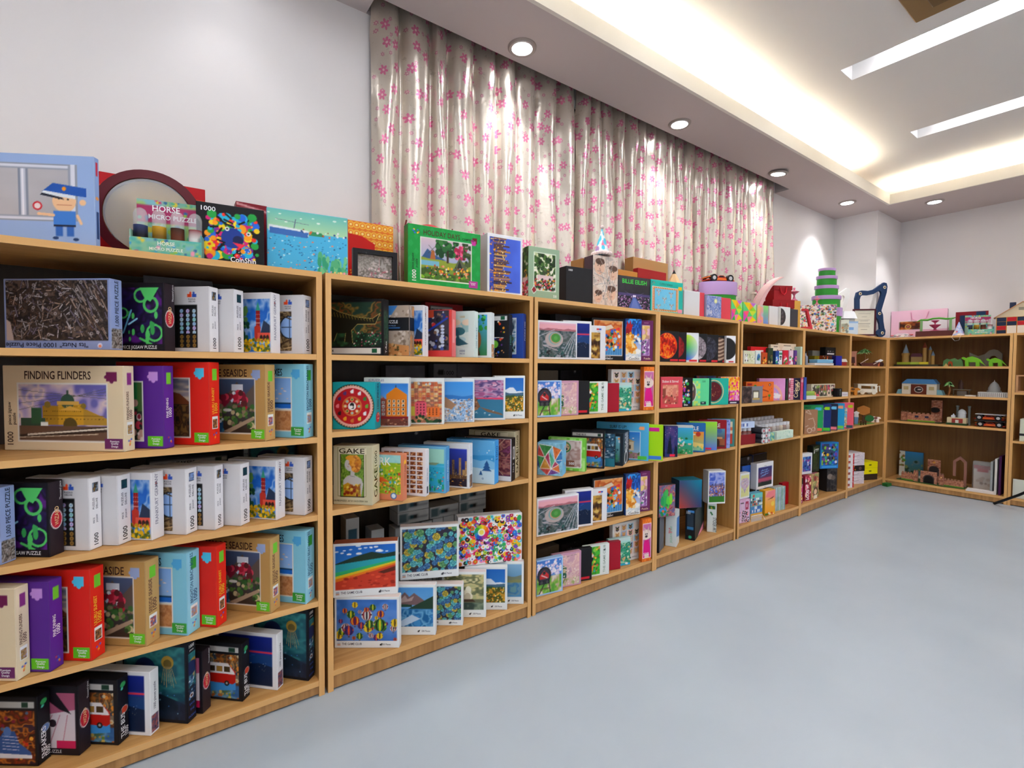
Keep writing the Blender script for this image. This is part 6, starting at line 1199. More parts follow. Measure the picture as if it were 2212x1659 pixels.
def curtain(xa, xb, seed, label, sp, z0=1.556, z1=2.93):
    rs = np.random.RandomState(seed)
    npl = int((xb - xa) / sp)
    edges = xa + (xb - xa) * (np.arange(npl + 1) + np.r_[0, (rs.rand(npl - 1) - .5) * .45, 0]) / npl
    nx, nz_ = npl * 14, 56
    s = np.linspace(0, npl, nx + 1)
    k = np.minimum(s.astype(int), npl - 1); t = s - k
    X = edges[k] + (edges[k + 1] - edges[k]) * t
    amp = .032 + .020 * rs.rand(npl); skew = .5 + .25 * (rs.rand(npl) - .5)
    ph = rs.rand(6) * 6.28
    v = []; uvs = []
    for j in range(nz_ + 1):
        w = j / nz_; z = z0 + (z1 - z0) * w
        d = (z1 - .12 - z)                 # below the pinch line
        head = 1.0 if z > z1 - .20 else 0.0
        tt = t ** (np.log(.5) / np.log(np.clip(skew[k] + .10 * np.sin(3 * z + k), .2, .8)))
        wave = np.sin(np.pi * tt)          # each pleat bulges out towards the room
        pinch = np.exp(-((z - (z1 - .20)) / .05) ** 2)
        fold = np.exp(-(t / .10) ** 2) + np.exp(-((1 - t) / .10) ** 2)
        y = .376 - amp[k] * wave * (1.15 - .3 * w) + .030 * fold * (.6 + .6 * pinch) + .004 * np.sin(4 * X + ph[0] + 2 * z) + .003 * np.sin(11 * X + ph[1] - 5 * z)
        y += .006 * pinch * np.sin(40 * t + k) + .003 * np.sin(17 * z + k * 2.1) * np.exp(-((z - z1 + .35) / .2) ** 2)
        xx = X + .012 * np.sin(5 * z + k * 1.7) * np.sin(np.pi * t)
        y = np.clip(y, .322, .414)
        for i in range(nx + 1):
            v.append((xx[i], y[i], z)); uvs.append((s[i] * sp * 1.45 + seed, z))
    idx = np.arange((nx + 1) * (nz_ + 1)).reshape(nz_ + 1, nx + 1)
    f = np.stack([idx[:-1, :-1], idx[:-1, 1:], idx[1:, 1:], idx[1:, :-1]], -1).reshape(-1, 4).tolist()
    me = bpy.data.meshes.new('curtain'); me.from_pydata(v, [], f)
    ul = me.uv_layers.new(name='UVMap')
    li = np.zeros(len(me.loops), int); me.loops.foreach_get('vertex_index', li)
    ul.data.foreach_set('uv', np.array(uvs)[li].ravel())
    me.materials.append(cm)
    me.polygons.foreach_set('use_smooth', [True] * len(me.polygons)); me.update()
    o = bpy.data.objects.new('curtain', me); COL.objects.link(o)
    return tag(o, label, 'curtain', 'floral curtains')
curtain(.785, 2.035, 1, 'left panel of satin curtain with pink flowers', .135)
curtain(2.052, 4.44, 2, 'right, wider panel of satin curtain with pink flowers', .105)

# ---------------------------------------------------------------- bookcases
T = .02
def bookcase(label, W, levels, D=.40, H=1.55, loc=(0, 0, 0), rz=0, dark=False):
    e = empty('bookcase', loc, rz, label, 'bookcase', 'open wooden bookcases')
    for x in (0, W - T):
        m = MB(); m.box(x, x + T, .0012, D, 0, H - T); m.cur = 1; m.box(x, x + T, 0, .0012, 0, H - T)
        m.build('side_panel', ['wood_side', 'wood_edge_up'], e)
    m = MB(); m.box(0, W, .0012, D, H - T, H, 'fff'); m.cur = 1; m.box(0, W, 0, .0012, H - T, H)
    m.build('top_panel', ['wood_shelf', 'wood_edge'], e)
    for i, z in enumerate(levels):
        m = MB(); m.box(T, W - T, .0032, D - .008, z - T, z); m.cur = 1; m.box(T, W - T, .002, .0032, z - T, z)
        m.build('shelf' if i < len(levels) - 1 else 'bottom_panel', ['wood_shelf', 'wood_edge'], e)
    MB().box(T, W - T, .006, .022, .007, levels[-1] - T).build('plinth', 'wood_plinth', e)
    MB().box(T, W - T, .03, .04, 0, .007).build('plinth_shade', 'dark_gap', e)  # dark strip painted as the shade in the gap under the plinth
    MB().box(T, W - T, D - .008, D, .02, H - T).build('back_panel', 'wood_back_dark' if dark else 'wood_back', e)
    pin = MB()
    for x in (T, W - T):
        for z in (H - .14,):
            for y in (.06, D - .07): pin.box(x - .002, x + .002, y, y + .007, z, z + .007, '222')
    return e
CASES = [('nearest', -.753, .462, [1.255, .955, .672, .355, .058], 'nearest wooden bookcase, packed with large puzzle boxes and cut by the left edge'),
         ('second', .474, 1.427, [1.255, .97, .68, .076], 'second wooden bookcase from the camera, under the left curtain'),
         ('third', 1.437, 2.366, [1.255, .968, .675, .367, .074], 'third wooden bookcase from the camera, holding stadium and train boxes'),
         ('fourth', 2.367, 3.265, [1.253, .97, .669, .082], 'fourth wooden bookcase from the camera, holding black planet boxes'),
         ('fifth', 3.29, 4.254, [1.25, .965, .668, .085], 'fifth wooden bookcase from the camera, with jars on its third shelf'),
         ('sixth', 4.255, 5.209, [1.25, .965, .665, .08], 'sixth wooden bookcase from the camera, between jars and wooden toys'),
         ('seventh', 5.21, 6.16, [1.25, .965, .67, .08], 'seventh wooden bookcase in the corner, holding wooden toys and stacked cartons')]
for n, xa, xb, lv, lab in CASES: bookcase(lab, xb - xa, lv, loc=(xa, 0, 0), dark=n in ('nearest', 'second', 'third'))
bookcase('end wall bookcase displaying castles, dinosaurs and toy cars', .925, [1.252, .967, .685, .07], D=.42, loc=(6.162, 0, 0), rz=-PI / 2)
bookcase('end wall bookcase cut off by the right edge of the photo', .95, [1.02, .585, .07], D=.42, loc=(6.162, -.928, 0), rz=-PI / 2)
BOXES = [
 ('nearest', 'top', 'police', '', -0.326, 0.138, 1.55, -30.0, 0.4, 0.2587, 0.019),
 ('nearest', 'top', 'redgift', 'behind the round maroon case', -0.0198, 0.3302, 1.55, -2.0, 0.299, 0.3065, 0.05),
 ('nearest', 'top', 'tiger', '', 0.189, 0.0851, 1.55, -6.0, 0.196, 0.1964, 0.05),
 ('nearest', 'top', 'darkred', 'mostly hidden behind the tiger box', 0.2616, 0.185, 1.55, -0.0, 0.1, 0.2453, 0.05),
 ('nearest', 'top', 'seapic', '', 0.437, 0.0914, 1.55, -8.0, 0.274, 0.2222, 0.045),
 ('nearest', 'first', 'nuts', '', -0.243, 0.1395, 1.255, -38.9, 0.33, 0.2089, 0.041),
 ('nearest', 'first', 'neon', '', -0.062, 0.1016, 1.255, -40.6, 0.2, 0.2108, 0.043),
 ('nearest', 'first', 'window', '', 0.0614, 0.0992, 1.255, -42.3, 0.19, 0.2112, 0.041),
 ('nearest', 'first', 'tealsea', '', 0.134, 0.1023, 1.255, -43.3, 0.19, 0.2097, 0.047),
 ('nearest', 'first', 'tower', '', 0.2488, 0.1036, 1.255, -44.9, 0.19, 0.2095, 0.047),
 ('nearest', 'first', 'dome', '', 0.354, 0.1059, 1.255, -46.5, 0.19, 0.2107, 0.049),
 ('nearest', 'first', 'greyback', 'behind the neon box', 0.0455, 0.325, 1.255, -0.0, 0.205, 0.269, 0.05),
 ('nearest', 'second', 'flinders', '', -0.2351, 0.1342, 0.955, -39.2, 0.379, 0.2537, 0.037),
 ('nearest', 'second', 'dining', '', -0.1175, 0.1226, 0.955, -40.6, 0.33, 0.2548, 0.04),
 ('nearest', 'second', 'uluru', '', 0.0065, 0.1279, 0.955, -42.2, 0.33, 0.2674, 0.046),
 ('nearest', 'second', 'seaside', '', 0.1748, 0.1344, 0.955, -44.5, 0.33, 0.2613, 0.053),
 ('nearest', 'second', 'beach', '', 0.3047, 0.1378, 0.955, -46.5, 0.33, 0.2644, 0.053),
 ('nearest', 'second', 'darkback', 'behind the purple and red boxes', 0.0089, 0.3558, 0.955, -0.0, 0.16, 0.05, 0.06),
 ('nearest', 'third', 'nuts', '', -0.475, 0.1237, 0.672, -35.5, 0.3, 0.2089, 0.041),
 ('nearest', 'third', 'neon', '', -0.336, 0.0973, 0.672, -36.8, 0.2, 0.2108, 0.043),
 ('nearest', 'third', 'window', 'left of the pair', -0.2467, 0.0935, 0.672, -38.1, 0.19, 0.2112, 0.041),
 ('nearest', 'third', 'tealsea', 'left of the pair', -0.18, 0.102, 0.672, -38.9, 0.19, 0.2097, 0.047),
 ('nearest', 'third', 'tower', 'left of the pair', -0.0967, 0.0991, 0.672, -40.1, 0.19, 0.2095, 0.047),
 ('nearest', 'third', 'dome', 'left of the pair', -0.0082, 0.1013, 0.672, -41.3, 0.19, 0.2107, 0.049),
 ('nearest', 'third', 'window', 'right of the pair', 0.0685, 0.0993, 0.672, -42.4, 0.19, 0.2112, 0.041),
 ('nearest', 'third', 'tealsea', 'right of the pair', 0.1459, 0.1024, 0.672, -43.5, 0.19, 0.2097, 0.047),
 ('nearest', 'third', 'tower', 'right of the pair', 0.2597, 0.1037, 0.672, -45.0, 0.19, 0.2095, 0.047),
 ('nearest', 'third', 'dome', 'right of the pair', 0.354, 0.1059, 0.672, -46.5, 0.19, 0.2107, 0.049),
 ('nearest', 'third', 'rainbow', 'behind the neon box', -0.3402, 0.355, 0.672, -0.0, 0.284, 0.1697, 0.05),
 ('nearest', 'third', 'sneakers', 'dimly behind', 0.069, 0.355, 0.672, -0.0, 0.255, 0.2072, 0.05),
 ('nearest', 'third', 'ocean', 'behind', 0.3401, 0.3389, 0.672, -0.0, 0.195, 0.257, 0.038),
 ('nearest', 'fourth', 'flinders', '', -0.4797, 0.1263, 0.355, -35.9, 0.38, 0.2537, 0.037),
 ('nearest', 'fourth', 'dining', '', -0.391, 0.115, 0.355, -36.8, 0.33, 0.2548, 0.04),
 ('nearest', 'fourth', 'uluru', 'left of the pair', -0.3006, 0.1197, 0.355, -38.0, 0.33, 0.2674, 0.046),
 ('nearest', 'fourth', 'seaside', 'left of the pair', -0.1682, 0.1258, 0.355, -39.8, 0.33, 0.2613, 0.053),
 ('nearest', 'fourth', 'beach', 'left of the pair', -0.0598, 0.1279, 0.355, -41.3, 0.33, 0.2644, 0.053),
 ('nearest', 'fourth', 'uluru', 'right of the pair', 0.0194, 0.1303, 0.355, -42.4, 0.33, 0.2674, 0.046),
 ('nearest', 'fourth', 'seaside', 'right of the pair', 0.1852, 0.1346, 0.355, -44.7, 0.33, 0.2613, 0.053),
 ('nearest', 'fourth', 'beach', 'right of the pair', 0.3047, 0.1378, 0.355, -46.5, 0.33, 0.2644, 0.053),
 ('nearest', 'bottom', 'sneakers', 'front left', -0.4005, 0.1586, 0.058, -36.3, 0.25, 0.2037, 0.038),
 ('nearest', 'bottom', 'pink', 'left of the pair', -0.3087, 0.1428, 0.058, -37.5, 0.25, 0.21, 0.038),
 ('nearest', 'bottom', 'bus', 'left of the pair', -0.2163, 0.1281, 0.058, -38.8, 0.25, 0.2026, 0.038),
 ('nearest', 'bottom', 'nightsea', 'left of the pair', -0.1373, 0.1182, 0.058, -39.9, 0.25, 0.2021, 0.034),
 ('nearest', 'bottom', 'ocean', 'left of the pair', -0.0382, 0.1166, 0.058, -41.3, 0.25, 0.2645, 0.038),
 ('nearest', 'bottom', 'pink', 'right of the pair', 0.0045, 0.1425, 0.058, -41.8, 0.25, 0.21, 0.038),
 ('nearest', 'bottom', 'bus', 'right of the pair', 0.122, 0.1347, 0.058, -43.5, 0.25, 0.2026, 0.038),
 ('nearest', 'bottom', 'nightsea', 'right of the pair', 0.2313, 0.1304, 0.058, -45.0, 0.25, 0.2021, 0.034),
 ('nearest', 'bottom', 'ocean', 'right of the pair', 0.3375, 0.1237, 0.058, -46.5, 0.25, 0.2645, 0.038),
 ('nearest', 'bottom', 'sneakers', 'dimly behind, left', -0.2862, 0.36, 0.058, -0.0, 0.177, 0.1273, 0.05),
 ('nearest', 'bottom', 'sneakers', 'dimly behind, right', 0.1253, 0.36, 0.058, -0.0, 0.143, 0.1152, 0.05),
 ('second', 'top', 'goldred', '', 0.7245, 0.2567, 1.55, -4.0, 0.194, 0.2739, 0.06),
 ('second', 'top', 'holiday', '', 0.9906, 0.0795, 1.55, -5.0, 0.336, 0.256, 0.05),
 ('second', 'top', 'skyline', '', 1.3005, 0.0831, 1.55, -5.0, 0.189, 0.2775, 0.07),
 ('second', 'top', 'garden', '', 1.536, 0.078, 1.55, -5.0, 0.186, 0.255, 0.06),
 ('second', 'first', 'trex', '', 0.6148, 0.115, 1.255, -47.1, 0.27, 0.2204, 0.047),
 ('second', 'first', 'cliff', '', 0.748, 0.0899, 1.255, -48.5, 0.2, 0.2042, 0.047),
 ('second', 'first', 'tower', '', 0.8162, 0.0892, 1.255, -49.2, 0.19, 0.2095, 0.047),
 ('second', 'first', 'clutter', '', 0.9444, 0.0925, 1.255, -50.9, 0.2, 0.2012, 0.047),
 ('second', 'first', 'tree', '', 1.0583, 0.0932, 1.255, -52.3, 0.2, 0.2038, 0.046),
 ('second', 'first', 'dog', '', 1.1459, 0.0923, 1.255, -53.4, 0.2, 0.204, 0.041),
 ('second', 'first', 'space', '', 1.2475, 0.0952, 1.255, -54.6, 0.2, 0.2036, 0.047),
 ('second', 'first', 'bluewin', '', 1.3296, 0.094, 1.255, -55.8, 0.2, 0.2116, 0.04),
 ('second', 'first', 'redback', 'behind', 1.1182, 0.335, 1.255, -0.0, 0.207, 0.269, 0.05),
 ('second', 'second', 'zodiac', '', 0.6082, 0.0691, 0.97, -36.0, 0.163, 0.1817, 0.077),
 ('second', 'second', 'canal', '', 0.733, 0.0679, 0.97, -33.0, 0.18, 0.1983, 0.045),
 ('second', 'second', 'hilltown', '', 0.8795, 0.0721, 0.97, -32.0, 0.2, 0.1953, 0.045),
 ('second', 'second', 'island', '', 1.0234, 0.063, 0.97, -30.0, 0.2, 0.1942, 0.03),
 ('second', 'second', 'sunset', '', 1.183, 0.0544, 0.97, -24.0, 0.2, 0.1972, 0.03),
 ('second', 'second', 'meadow', '', 1.3171, 0.0409, 0.97, -20.0, 0.15, 0.2035, 0.033),
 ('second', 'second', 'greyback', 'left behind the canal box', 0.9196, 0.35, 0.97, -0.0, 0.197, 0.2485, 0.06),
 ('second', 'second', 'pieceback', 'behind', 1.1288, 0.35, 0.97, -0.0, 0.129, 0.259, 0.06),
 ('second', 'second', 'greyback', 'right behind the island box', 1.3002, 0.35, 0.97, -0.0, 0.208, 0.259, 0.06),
 ('second', 'third', 'lady', 'left end', 0.6027, 0.0598, 0.68, -42.0, 0.157, 0.2273, 0.073),
 ('second', 'third', 'park', '', 0.7031, 0.0564, 0.68, -48.0, 0.2, 0.1861, 0.036),
 ('second', 'third', 'choc', '', 0.807, 0.0673, 0.68, -49.2, 0.2, 0.1939, 0.035),
 ('second', 'third', 'light', '', 0.8966, 0.0786, 0.68, -50.4, 0.22, 0.1964, 0.044),
 ('second', 'third', 'nightcity', '', 1.0194, 0.0888, 0.68, -51.9, 0.22, 0.1971, 0.04),
 ('second', 'third', 'winter', '', 1.1548, 0.1021, 0.68, -53.6, 0.24, 0.2001, 0.053),
 ('second', 'third', 'capsule', '', 1.2524, 0.1045, 0.68, -54.9, 0.24, 0.2018, 0.053),
 ('second', 'third', 'lady', 'right of the pair', 1.306, 0.1464, 0.68, -56.0, 0.24, 0.2273, 0.073),
 ('second', 'third', 'darkback', 'left behind the chocolate box', 0.9418, 0.35, 0.68, -0.0, 0.212, 0.2226, 0.06),
 ('second', 'third', 'greyback', 'right behind the winter box', 1.3096, 0.35, 0.68, -0.0, 0.186, 0.2144, 0.06),
 ('second', 'bottom', 'balloons', '', 0.6567, 0.0909, 0.076, -35.0, 0.26, 0.2088, 0.04),
 ('second', 'bottom', 'lake', '', 0.8426, 0.0717, 0.076, -35.0, 0.2, 0.2162, 0.035),
 ('second', 'bottom', 'succul', 'lower one', 0.9772, 0.0748, 0.076, -35.0, 0.2, 0.1831, 0.043),
 ('second', 'bottom', 'ship', '', 1.0955, 0.0717, 0.076, -35.0, 0.2, 0.2087, 0.035),
 ('second', 'bottom', 'meadow', '', 1.2129, 0.0707, 0.076, -35.0, 0.2, 0.2035, 0.033),
 ('second', 'bottom', 'pond', '', 1.3104, 0.0717, 0.076, -35.0, 0.2, 0.2058, 0.035),
 ('second', 'stacked', 'spring', '', 0.6564, 0.1076, 0.2854, -26.0, 0.252, 0.2182, 0.05),
 ('second', 'stacked', 'succul', 'upper one', 0.9381, 0.106, 0.2853, -24.0, 0.254, 0.2338, 0.043),
 ('second', 'stacked', 'smiley', '', 1.2471, 0.0969, 0.2824, -20.0, 0.312, 0.2327, 0.05),
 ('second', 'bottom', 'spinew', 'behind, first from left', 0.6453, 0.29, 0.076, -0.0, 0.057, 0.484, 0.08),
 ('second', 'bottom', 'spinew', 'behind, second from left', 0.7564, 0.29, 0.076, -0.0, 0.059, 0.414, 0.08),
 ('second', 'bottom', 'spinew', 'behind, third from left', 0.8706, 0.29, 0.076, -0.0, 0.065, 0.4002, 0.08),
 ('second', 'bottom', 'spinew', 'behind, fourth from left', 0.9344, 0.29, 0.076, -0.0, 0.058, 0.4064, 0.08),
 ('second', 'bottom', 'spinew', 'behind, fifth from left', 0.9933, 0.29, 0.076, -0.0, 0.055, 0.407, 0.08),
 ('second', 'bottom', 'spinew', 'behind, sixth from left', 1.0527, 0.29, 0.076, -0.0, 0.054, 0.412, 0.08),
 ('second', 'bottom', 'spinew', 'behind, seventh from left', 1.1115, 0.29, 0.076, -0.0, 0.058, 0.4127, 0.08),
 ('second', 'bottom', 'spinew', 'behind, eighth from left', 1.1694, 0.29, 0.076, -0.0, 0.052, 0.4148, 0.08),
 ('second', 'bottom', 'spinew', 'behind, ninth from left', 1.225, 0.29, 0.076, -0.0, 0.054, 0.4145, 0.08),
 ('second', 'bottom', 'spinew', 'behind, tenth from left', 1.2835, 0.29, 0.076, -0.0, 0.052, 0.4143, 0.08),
 ('third', 'top', 'black1000', '', 1.7858, 0.0938, 1.55, -6.0, 0.173, 0.1921, 0.07),
 ('third', 'top', 'manga', '', 1.9964, 0.1091, 1.55, -6.0, 0.179, 0.2815, 0.08),
 ('third', 'top', 'concert', '', 2.2293, 0.0881, 1.55, -6.0, 0.252, 0.1938, 0.05),
 ('third', 'top', 'koala', '', 2.5099, 0.0744, 1.55, -6.0, 0.279, 0.1978, 0.06),
 ('third', 'top', 'kraft', '', 2.5909, 0.27, 1.55, -0.0, 0.353, 0.3697, 0.07),
 ('third', 'top', 'redtray', '', 2.5229, 0.19, 1.55, -0.0, 0.28, 0.2849, 0.04),
 ('third', 'top', 'orangebox', '', 2.2921, 0.19, 1.55, -0.0, 0.176, 0.2545, 0.04),
 ('third', 'top', 'brownbox', '', 1.9455, 0.22, 1.55, -0.0, 0.065, 0.2793, 0.1),
 ('third', 'first', 'stadium', '', 1.6051, 0.0355, 1.255, -8.0, 0.235, 0.1913, 0.03),
 ('third', 'first', 'nightsea', '', 1.75, 0.0478, 1.255, -14.0, 0.17, 0.2021, 0.034),
 ('third', 'first', 'petal', '', 1.8749, 0.0519, 1.255, -14.0, 0.15, 0.186, 0.03),
 ('third', 'first', 'movement', '', 2.0048, 0.0694, 1.255, -10.0, 0.22, 0.2335, 0.03),
 ('third', 'first', 'rooster', '', 2.1671, 0.0261, 1.255, -14.0, 0.108, 0.2381, 0.03),
 ('third', 'first', 'purple', '', 2.2979, 0.0348, 1.255, -14.0, 0.085, 0.2377, 0.03),
 ('third', 'first', 'greyback', 'dim behind the stadium box', 1.9274, 0.325, 1.255, -0.0, 0.201, 0.269, 0.05),
 ('third', 'fourth', 'stadium', '', 1.62, 0.0369, 0.367, -8.0, 0.254, 0.1913, 0.03),
 ('third', 'fourth', 'nightsea', '', 1.776, 0.0476, 0.367, -14.0, 0.17, 0.2021, 0.034),
 ('third', 'fourth', 'petal', '', 1.9025, 0.0513, 0.367, -14.0, 0.15, 0.186, 0.03),
 ('third', 'fourth', 'movement', '', 2.0238, 0.0695, 0.367, -10.0, 0.22, 0.2335, 0.03),
 ('third', 'fourth', 'rooster', '', 2.1813, 0.0247, 0.367, -14.0, 0.1, 0.2381, 0.03),
 ('third', 'fourth', 'purple', '', 2.2981, 0.0334, 0.367, -14.0, 0.073, 0.2377, 0.03),
 ('third', 'fourth', 'greyback', 'dim behind the stadium box', 1.9531, 0.325, 0.367, -0.0, 0.205, 0.0948, 0.05),
 ('third', 'second', 'train', '', 1.5445, 0.023, 0.968, -9.0, 0.139, 0.1814, 0.03),
 ('third', 'second', 'tram', '', 1.654, 0.0342, 0.968, -12.0, 0.17, 0.1789, 0.025),
 ('third', 'second', 'blacktag', '', 1.7541, 0.0404, 0.968, -16.0, 0.14, 0.1767, 0.025),
 ('third', 'second', 'jungle', '', 1.8769, 0.0371, 0.968, -14.0, 0.16, 0.1721, 0.025),
 ('third', 'second', 'redpics', '', 1.9863, 0.0498, 0.968, -18.0, 0.15, 0.1611, 0.025),
 ('third', 'second', 'forest', '', 2.0935, 0.0496, 0.968, -14.0, 0.15, 0.1632, 0.025),
 ('third', 'second', 'cats', '', 2.1778, 0.0774, 0.968, -6.0, 0.245, 0.2381, 0.03),
 ('third', 'second', 'frenchie', '', 2.2897, 0.0117, 0.968, -10.0, 0.08, 0.2536, 0.03),
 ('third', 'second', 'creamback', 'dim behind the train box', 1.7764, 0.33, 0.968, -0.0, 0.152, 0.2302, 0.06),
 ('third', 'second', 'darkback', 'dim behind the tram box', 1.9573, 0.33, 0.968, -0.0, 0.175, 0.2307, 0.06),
 ('third', 'bottom', 'train', '', 1.5578, 0.025, 0.074, -9.0, 0.155, 0.1814, 0.03),
 ('third', 'bottom', 'tram', '', 1.6838, 0.0327, 0.074, -12.0, 0.17, 0.1789, 0.025),
 ('third', 'bottom', 'blacktag', '', 1.7838, 0.0387, 0.074, -16.0, 0.14, 0.1767, 0.025),
 ('third', 'bottom', 'jungle', '', 1.905, 0.0358, 0.074, -14.0, 0.16, 0.1721, 0.025),
 ('third', 'bottom', 'redpics', '', 2.0144, 0.0484, 0.074, -18.0, 0.15, 0.1611, 0.025),
 ('third', 'bottom', 'forest', '', 2.1061, 0.0531, 0.074, -14.0, 0.15, 0.1632, 0.025),
 ('third', 'bottom', 'cats', '', 2.1959, 0.0782, 0.074, -6.0, 0.226, 0.2381, 0.03),
 ('third', 'bottom', 'frenchie', '', 2.2914, 0.0108, 0.074, -10.0, 0.07, 0.2536, 0.03),
 ('third', 'bottom', 'creamback', 'dim behind the train box', 1.7899, 0.33, 0.074, -0.0, 0.164, 0.098, 0.06),
 ('third', 'bottom', 'darkback', 'dim behind the tram box', 1.9733, 0.33, 0.074, -0.0, 0.166, 0.0878, 0.06),
 ('third', 'third', 'poly', '', 1.5874, 0.0411, 0.675, -52.0, 0.128, 0.1643, 0.1),
 ('third', 'third', 'pug', '', 1.7101, 0.0613, 0.675, -56.0, 0.2, 0.1725, 0.03),
 ('third', 'third', 'bus', '', 1.8547, 0.0539, 0.675, -54.0, 0.18, 0.2026, 0.038),
 ('third', 'third', 'wave', '', 1.926, 0.058, 0.675, -52.0, 0.2, 0.1822, 0.03),
 ('third', 'third', 'indep', '', 2.0555, 0.0919, 0.675, -60.0, 0.2, 0.1798, 0.176),
 ('third', 'third', 'surf', '', 2.1881, 0.106, 0.675, -54.0, 0.3, 0.2187, 0.03),
 ('third', 'third', 'lime', 'jutting out', 2.2637, 0.062, 0.675, -54.0, 0.3, 0.2082, 0.035),
 ('fourth', 'top', 'whitebox', 'beside the koala box', 2.773, 0.0876, 1.55, -6.0, 0.149, 0.1632, 0.08),
 ('fourth', 'top', 'coral', 'between the white and swirl boxes', 2.9156, 0.0985, 1.55, -6.0, 0.06, 0.1708, 0.05),
 ('fourth', 'top', 'swirl', '', 3.0215, 0.0664, 1.55, -6.0, 0.151, 0.1548, 0.04),
 ('fourth', 'top', 'coral', 'right of the swirl box', 3.1621, 0.0656, 1.55, -6.0, 0.109, 0.1541, 0.04),
 ('fourth', 'top', 'facet', 'left of the pair', 3.3048, 0.0662, 1.55, -6.0, 0.121, 0.152, 0.04),
 ('fourth', 'first', 'sun', '', 2.5269, 0.0501, 1.253, -12.0, 0.153, 0.1908, 0.03),
 ('fourth', 'first', 'mars', '', 2.6309, 0.0577, 1.253, -22.0, 0.12, 0.189, 0.03),
 ('fourth', 'first', 'spectrum', '', 2.7532, 0.0544, 1.253, -18.0, 0.13, 0.1907, 0.03),
 ('fourth', 'first', 'moon', '', 2.8544, 0.0564, 1.253, -22.0, 0.12, 0.1894, 0.03),
 ('fourth', 'first', 'darkplanet', '', 2.9847, 0.0528, 1.253, -18.0, 0.12, 0.189, 0.03),
 ('fourth', 'first', 'jupiter', '', 3.1239, 0.0559, 1.253, -18.0, 0.12, 0.1888, 0.03),
 ('fourth', 'first', 'whitedisc', '', 3.1664, 0.0126, 1.253, -18.0, 0.08, 0.1875, 0.02),
 ('fourth', 'second', 'stirred', '', 2.54, 0.0348, 0.97, -14.0, 0.168, 0.1918, 0.03),
 ('fourth', 'second', 'catface', '', 2.6551, 0.0439, 0.97, -22.0, 0.16, 0.1844, 0.03),
 ('fourth', 'second', 'mintpug', '', 2.8302, 0.0405, 0.97, -18.0, 0.17, 0.1798, 0.03),
 ('fourth', 'second', 'indigo', '', 2.9835, 0.0808, 0.97, -24.0, 0.15, 0.1952, 0.03),
 ('fourth', 'second', 'clock', '', 3.042, 0.0172, 0.97, -20.0, 0.14, 0.1796, 0.03),
 ('fourth', 'second', 'blossom', '', 3.1603, 0.0121, 0.97, -18.0, 0.16, 0.1889, 0.03),
 ('fourth', 'third', 'stonenight', '', 2.5234, 0.0158, 0.669, -35.0, 0.082, 0.1898, 0.03),
 ('fourth', 'third', 'palm', '', 2.6479, 0.0613, 0.669, -45.0, 0.2, 0.1828, 0.03),
 ('fourth', 'third', 'bluepuz', '', 2.7893, 0.0542, 0.669, -45.0, 0.18, 0.19, 0.03),
 ('fourth', 'third', 'gradient', '', 2.9238, 0.0542, 0.669, -45.0, 0.18, 0.1915, 0.03),
 ('fourth', 'third', 'redpuz', '', 3.0371, 0.0542, 0.669, -45.0, 0.18, 0.1951, 0.03),
 ('fourth', 'third', 'lineblue', '', 3.0901, 0.0401, 0.669, -45.0, 0.15, 0.1971, 0.02),
 ('fourth', 'third', 'tealframe', '', 3.1802, 0.0601, 0.669, -45.0, 0.15, 0.1948, 0.02),
 ('fourth', 'bottom', 'slimblack', 'spine out at the left end', 2.4867, 0.0586, 0.082, -66.0, 0.03, 0.2158, 0.122),
 ('fourth', 'bottom', 'whitespine', '', 2.6399, 0.0735, 0.082, -64.0, 0.068, 0.2207, 0.105),
 ('fourth', 'bottom', 'blackspine', '', 2.9387, 0.1065, 0.082, -68.0, 0.061, 0.2017, 0.31),
 ('fourth', 'bottom', 'stickerart', '', 3.1058, 0.0886, 0.082, -56.0, 0.06, 0.1992, 0.12),
 ('fourth', 'stacked', 'cactus', '', 2.5091, 0.0401, 0.2984, -15.0, 0.123, 0.1969, 0.05),
 ('fourth', 'stacked', 'bigcube', '', 2.7918, 0.0793, 0.3033, -24.0, 0.165, 0.1836, 0.1),
 ('fourth', 'stacked', 'crowdcity', '', 3.0862, 0.0609, 0.2843, -28.0, 0.128, 0.2271, 0.07),
 ('fifth', 'top', 'facet', 'right of the pair', 3.5045, 0.0779, 1.55, -6.0, 0.153, 0.152, 0.04),
 ('fifth', 'top', 'rainbowgrad', '', 3.6911, 0.0771, 1.55, -6.0, 0.138, 0.147, 0.04),
 ('fifth', 'top', 'whitebox', 'beside the dark disc box', 3.9194, 0.1065, 1.55, -6.0, 0.116, 0.1605, 0.04),
 ('fifth', 'top', 'discbox', '', 4.0443, 0.0752, 1.55, -6.0, 0.132, 0.1626, 0.04),
 ('fifth', 'top', 'slab', '', 4.1922, 0.0757, 1.55, -6.0, 0.112, 0.1556, 0.04),
 ('fifth', 'top', 'mosaic', '', 4.9518, 0.1962, 1.55, -50.0, 0.314, 0.2669, 0.05),
 ('fifth', 'first', 'pandabox', '', 3.4149, 0.0306, 1.25, -5.0, 0.132, 0.0952, 0.05),
 ('fifth', 'first', 'bluegem', '', 3.5345, 0.0226, 1.25, -5.0, 0.062, 0.0974, 0.04),
 ('fifth', 'first', 'redcard', '', 3.6545, 0.0741, 1.25, -5.0, 0.211, 0.1321, 0.03),
 ('fifth', 'first', 'orangepack', '', 3.6293, 0.0227, 1.25, -5.0, 0.064, 0.086, 0.04),
 ('fifth', 'first', 'forestpack', '', 3.7561, 0.033, 1.25, -5.0, 0.061, 0.125, 0.02),
 ('fifth', 'first', 'navypack', '', 3.8132, 0.0208, 1.25, -5.0, 0.049, 0.1041, 0.04),
 ('fifth', 'first', 'pandapack', '', 3.8676, 0.0218, 1.25, -5.0, 0.044, 0.1058, 0.04),
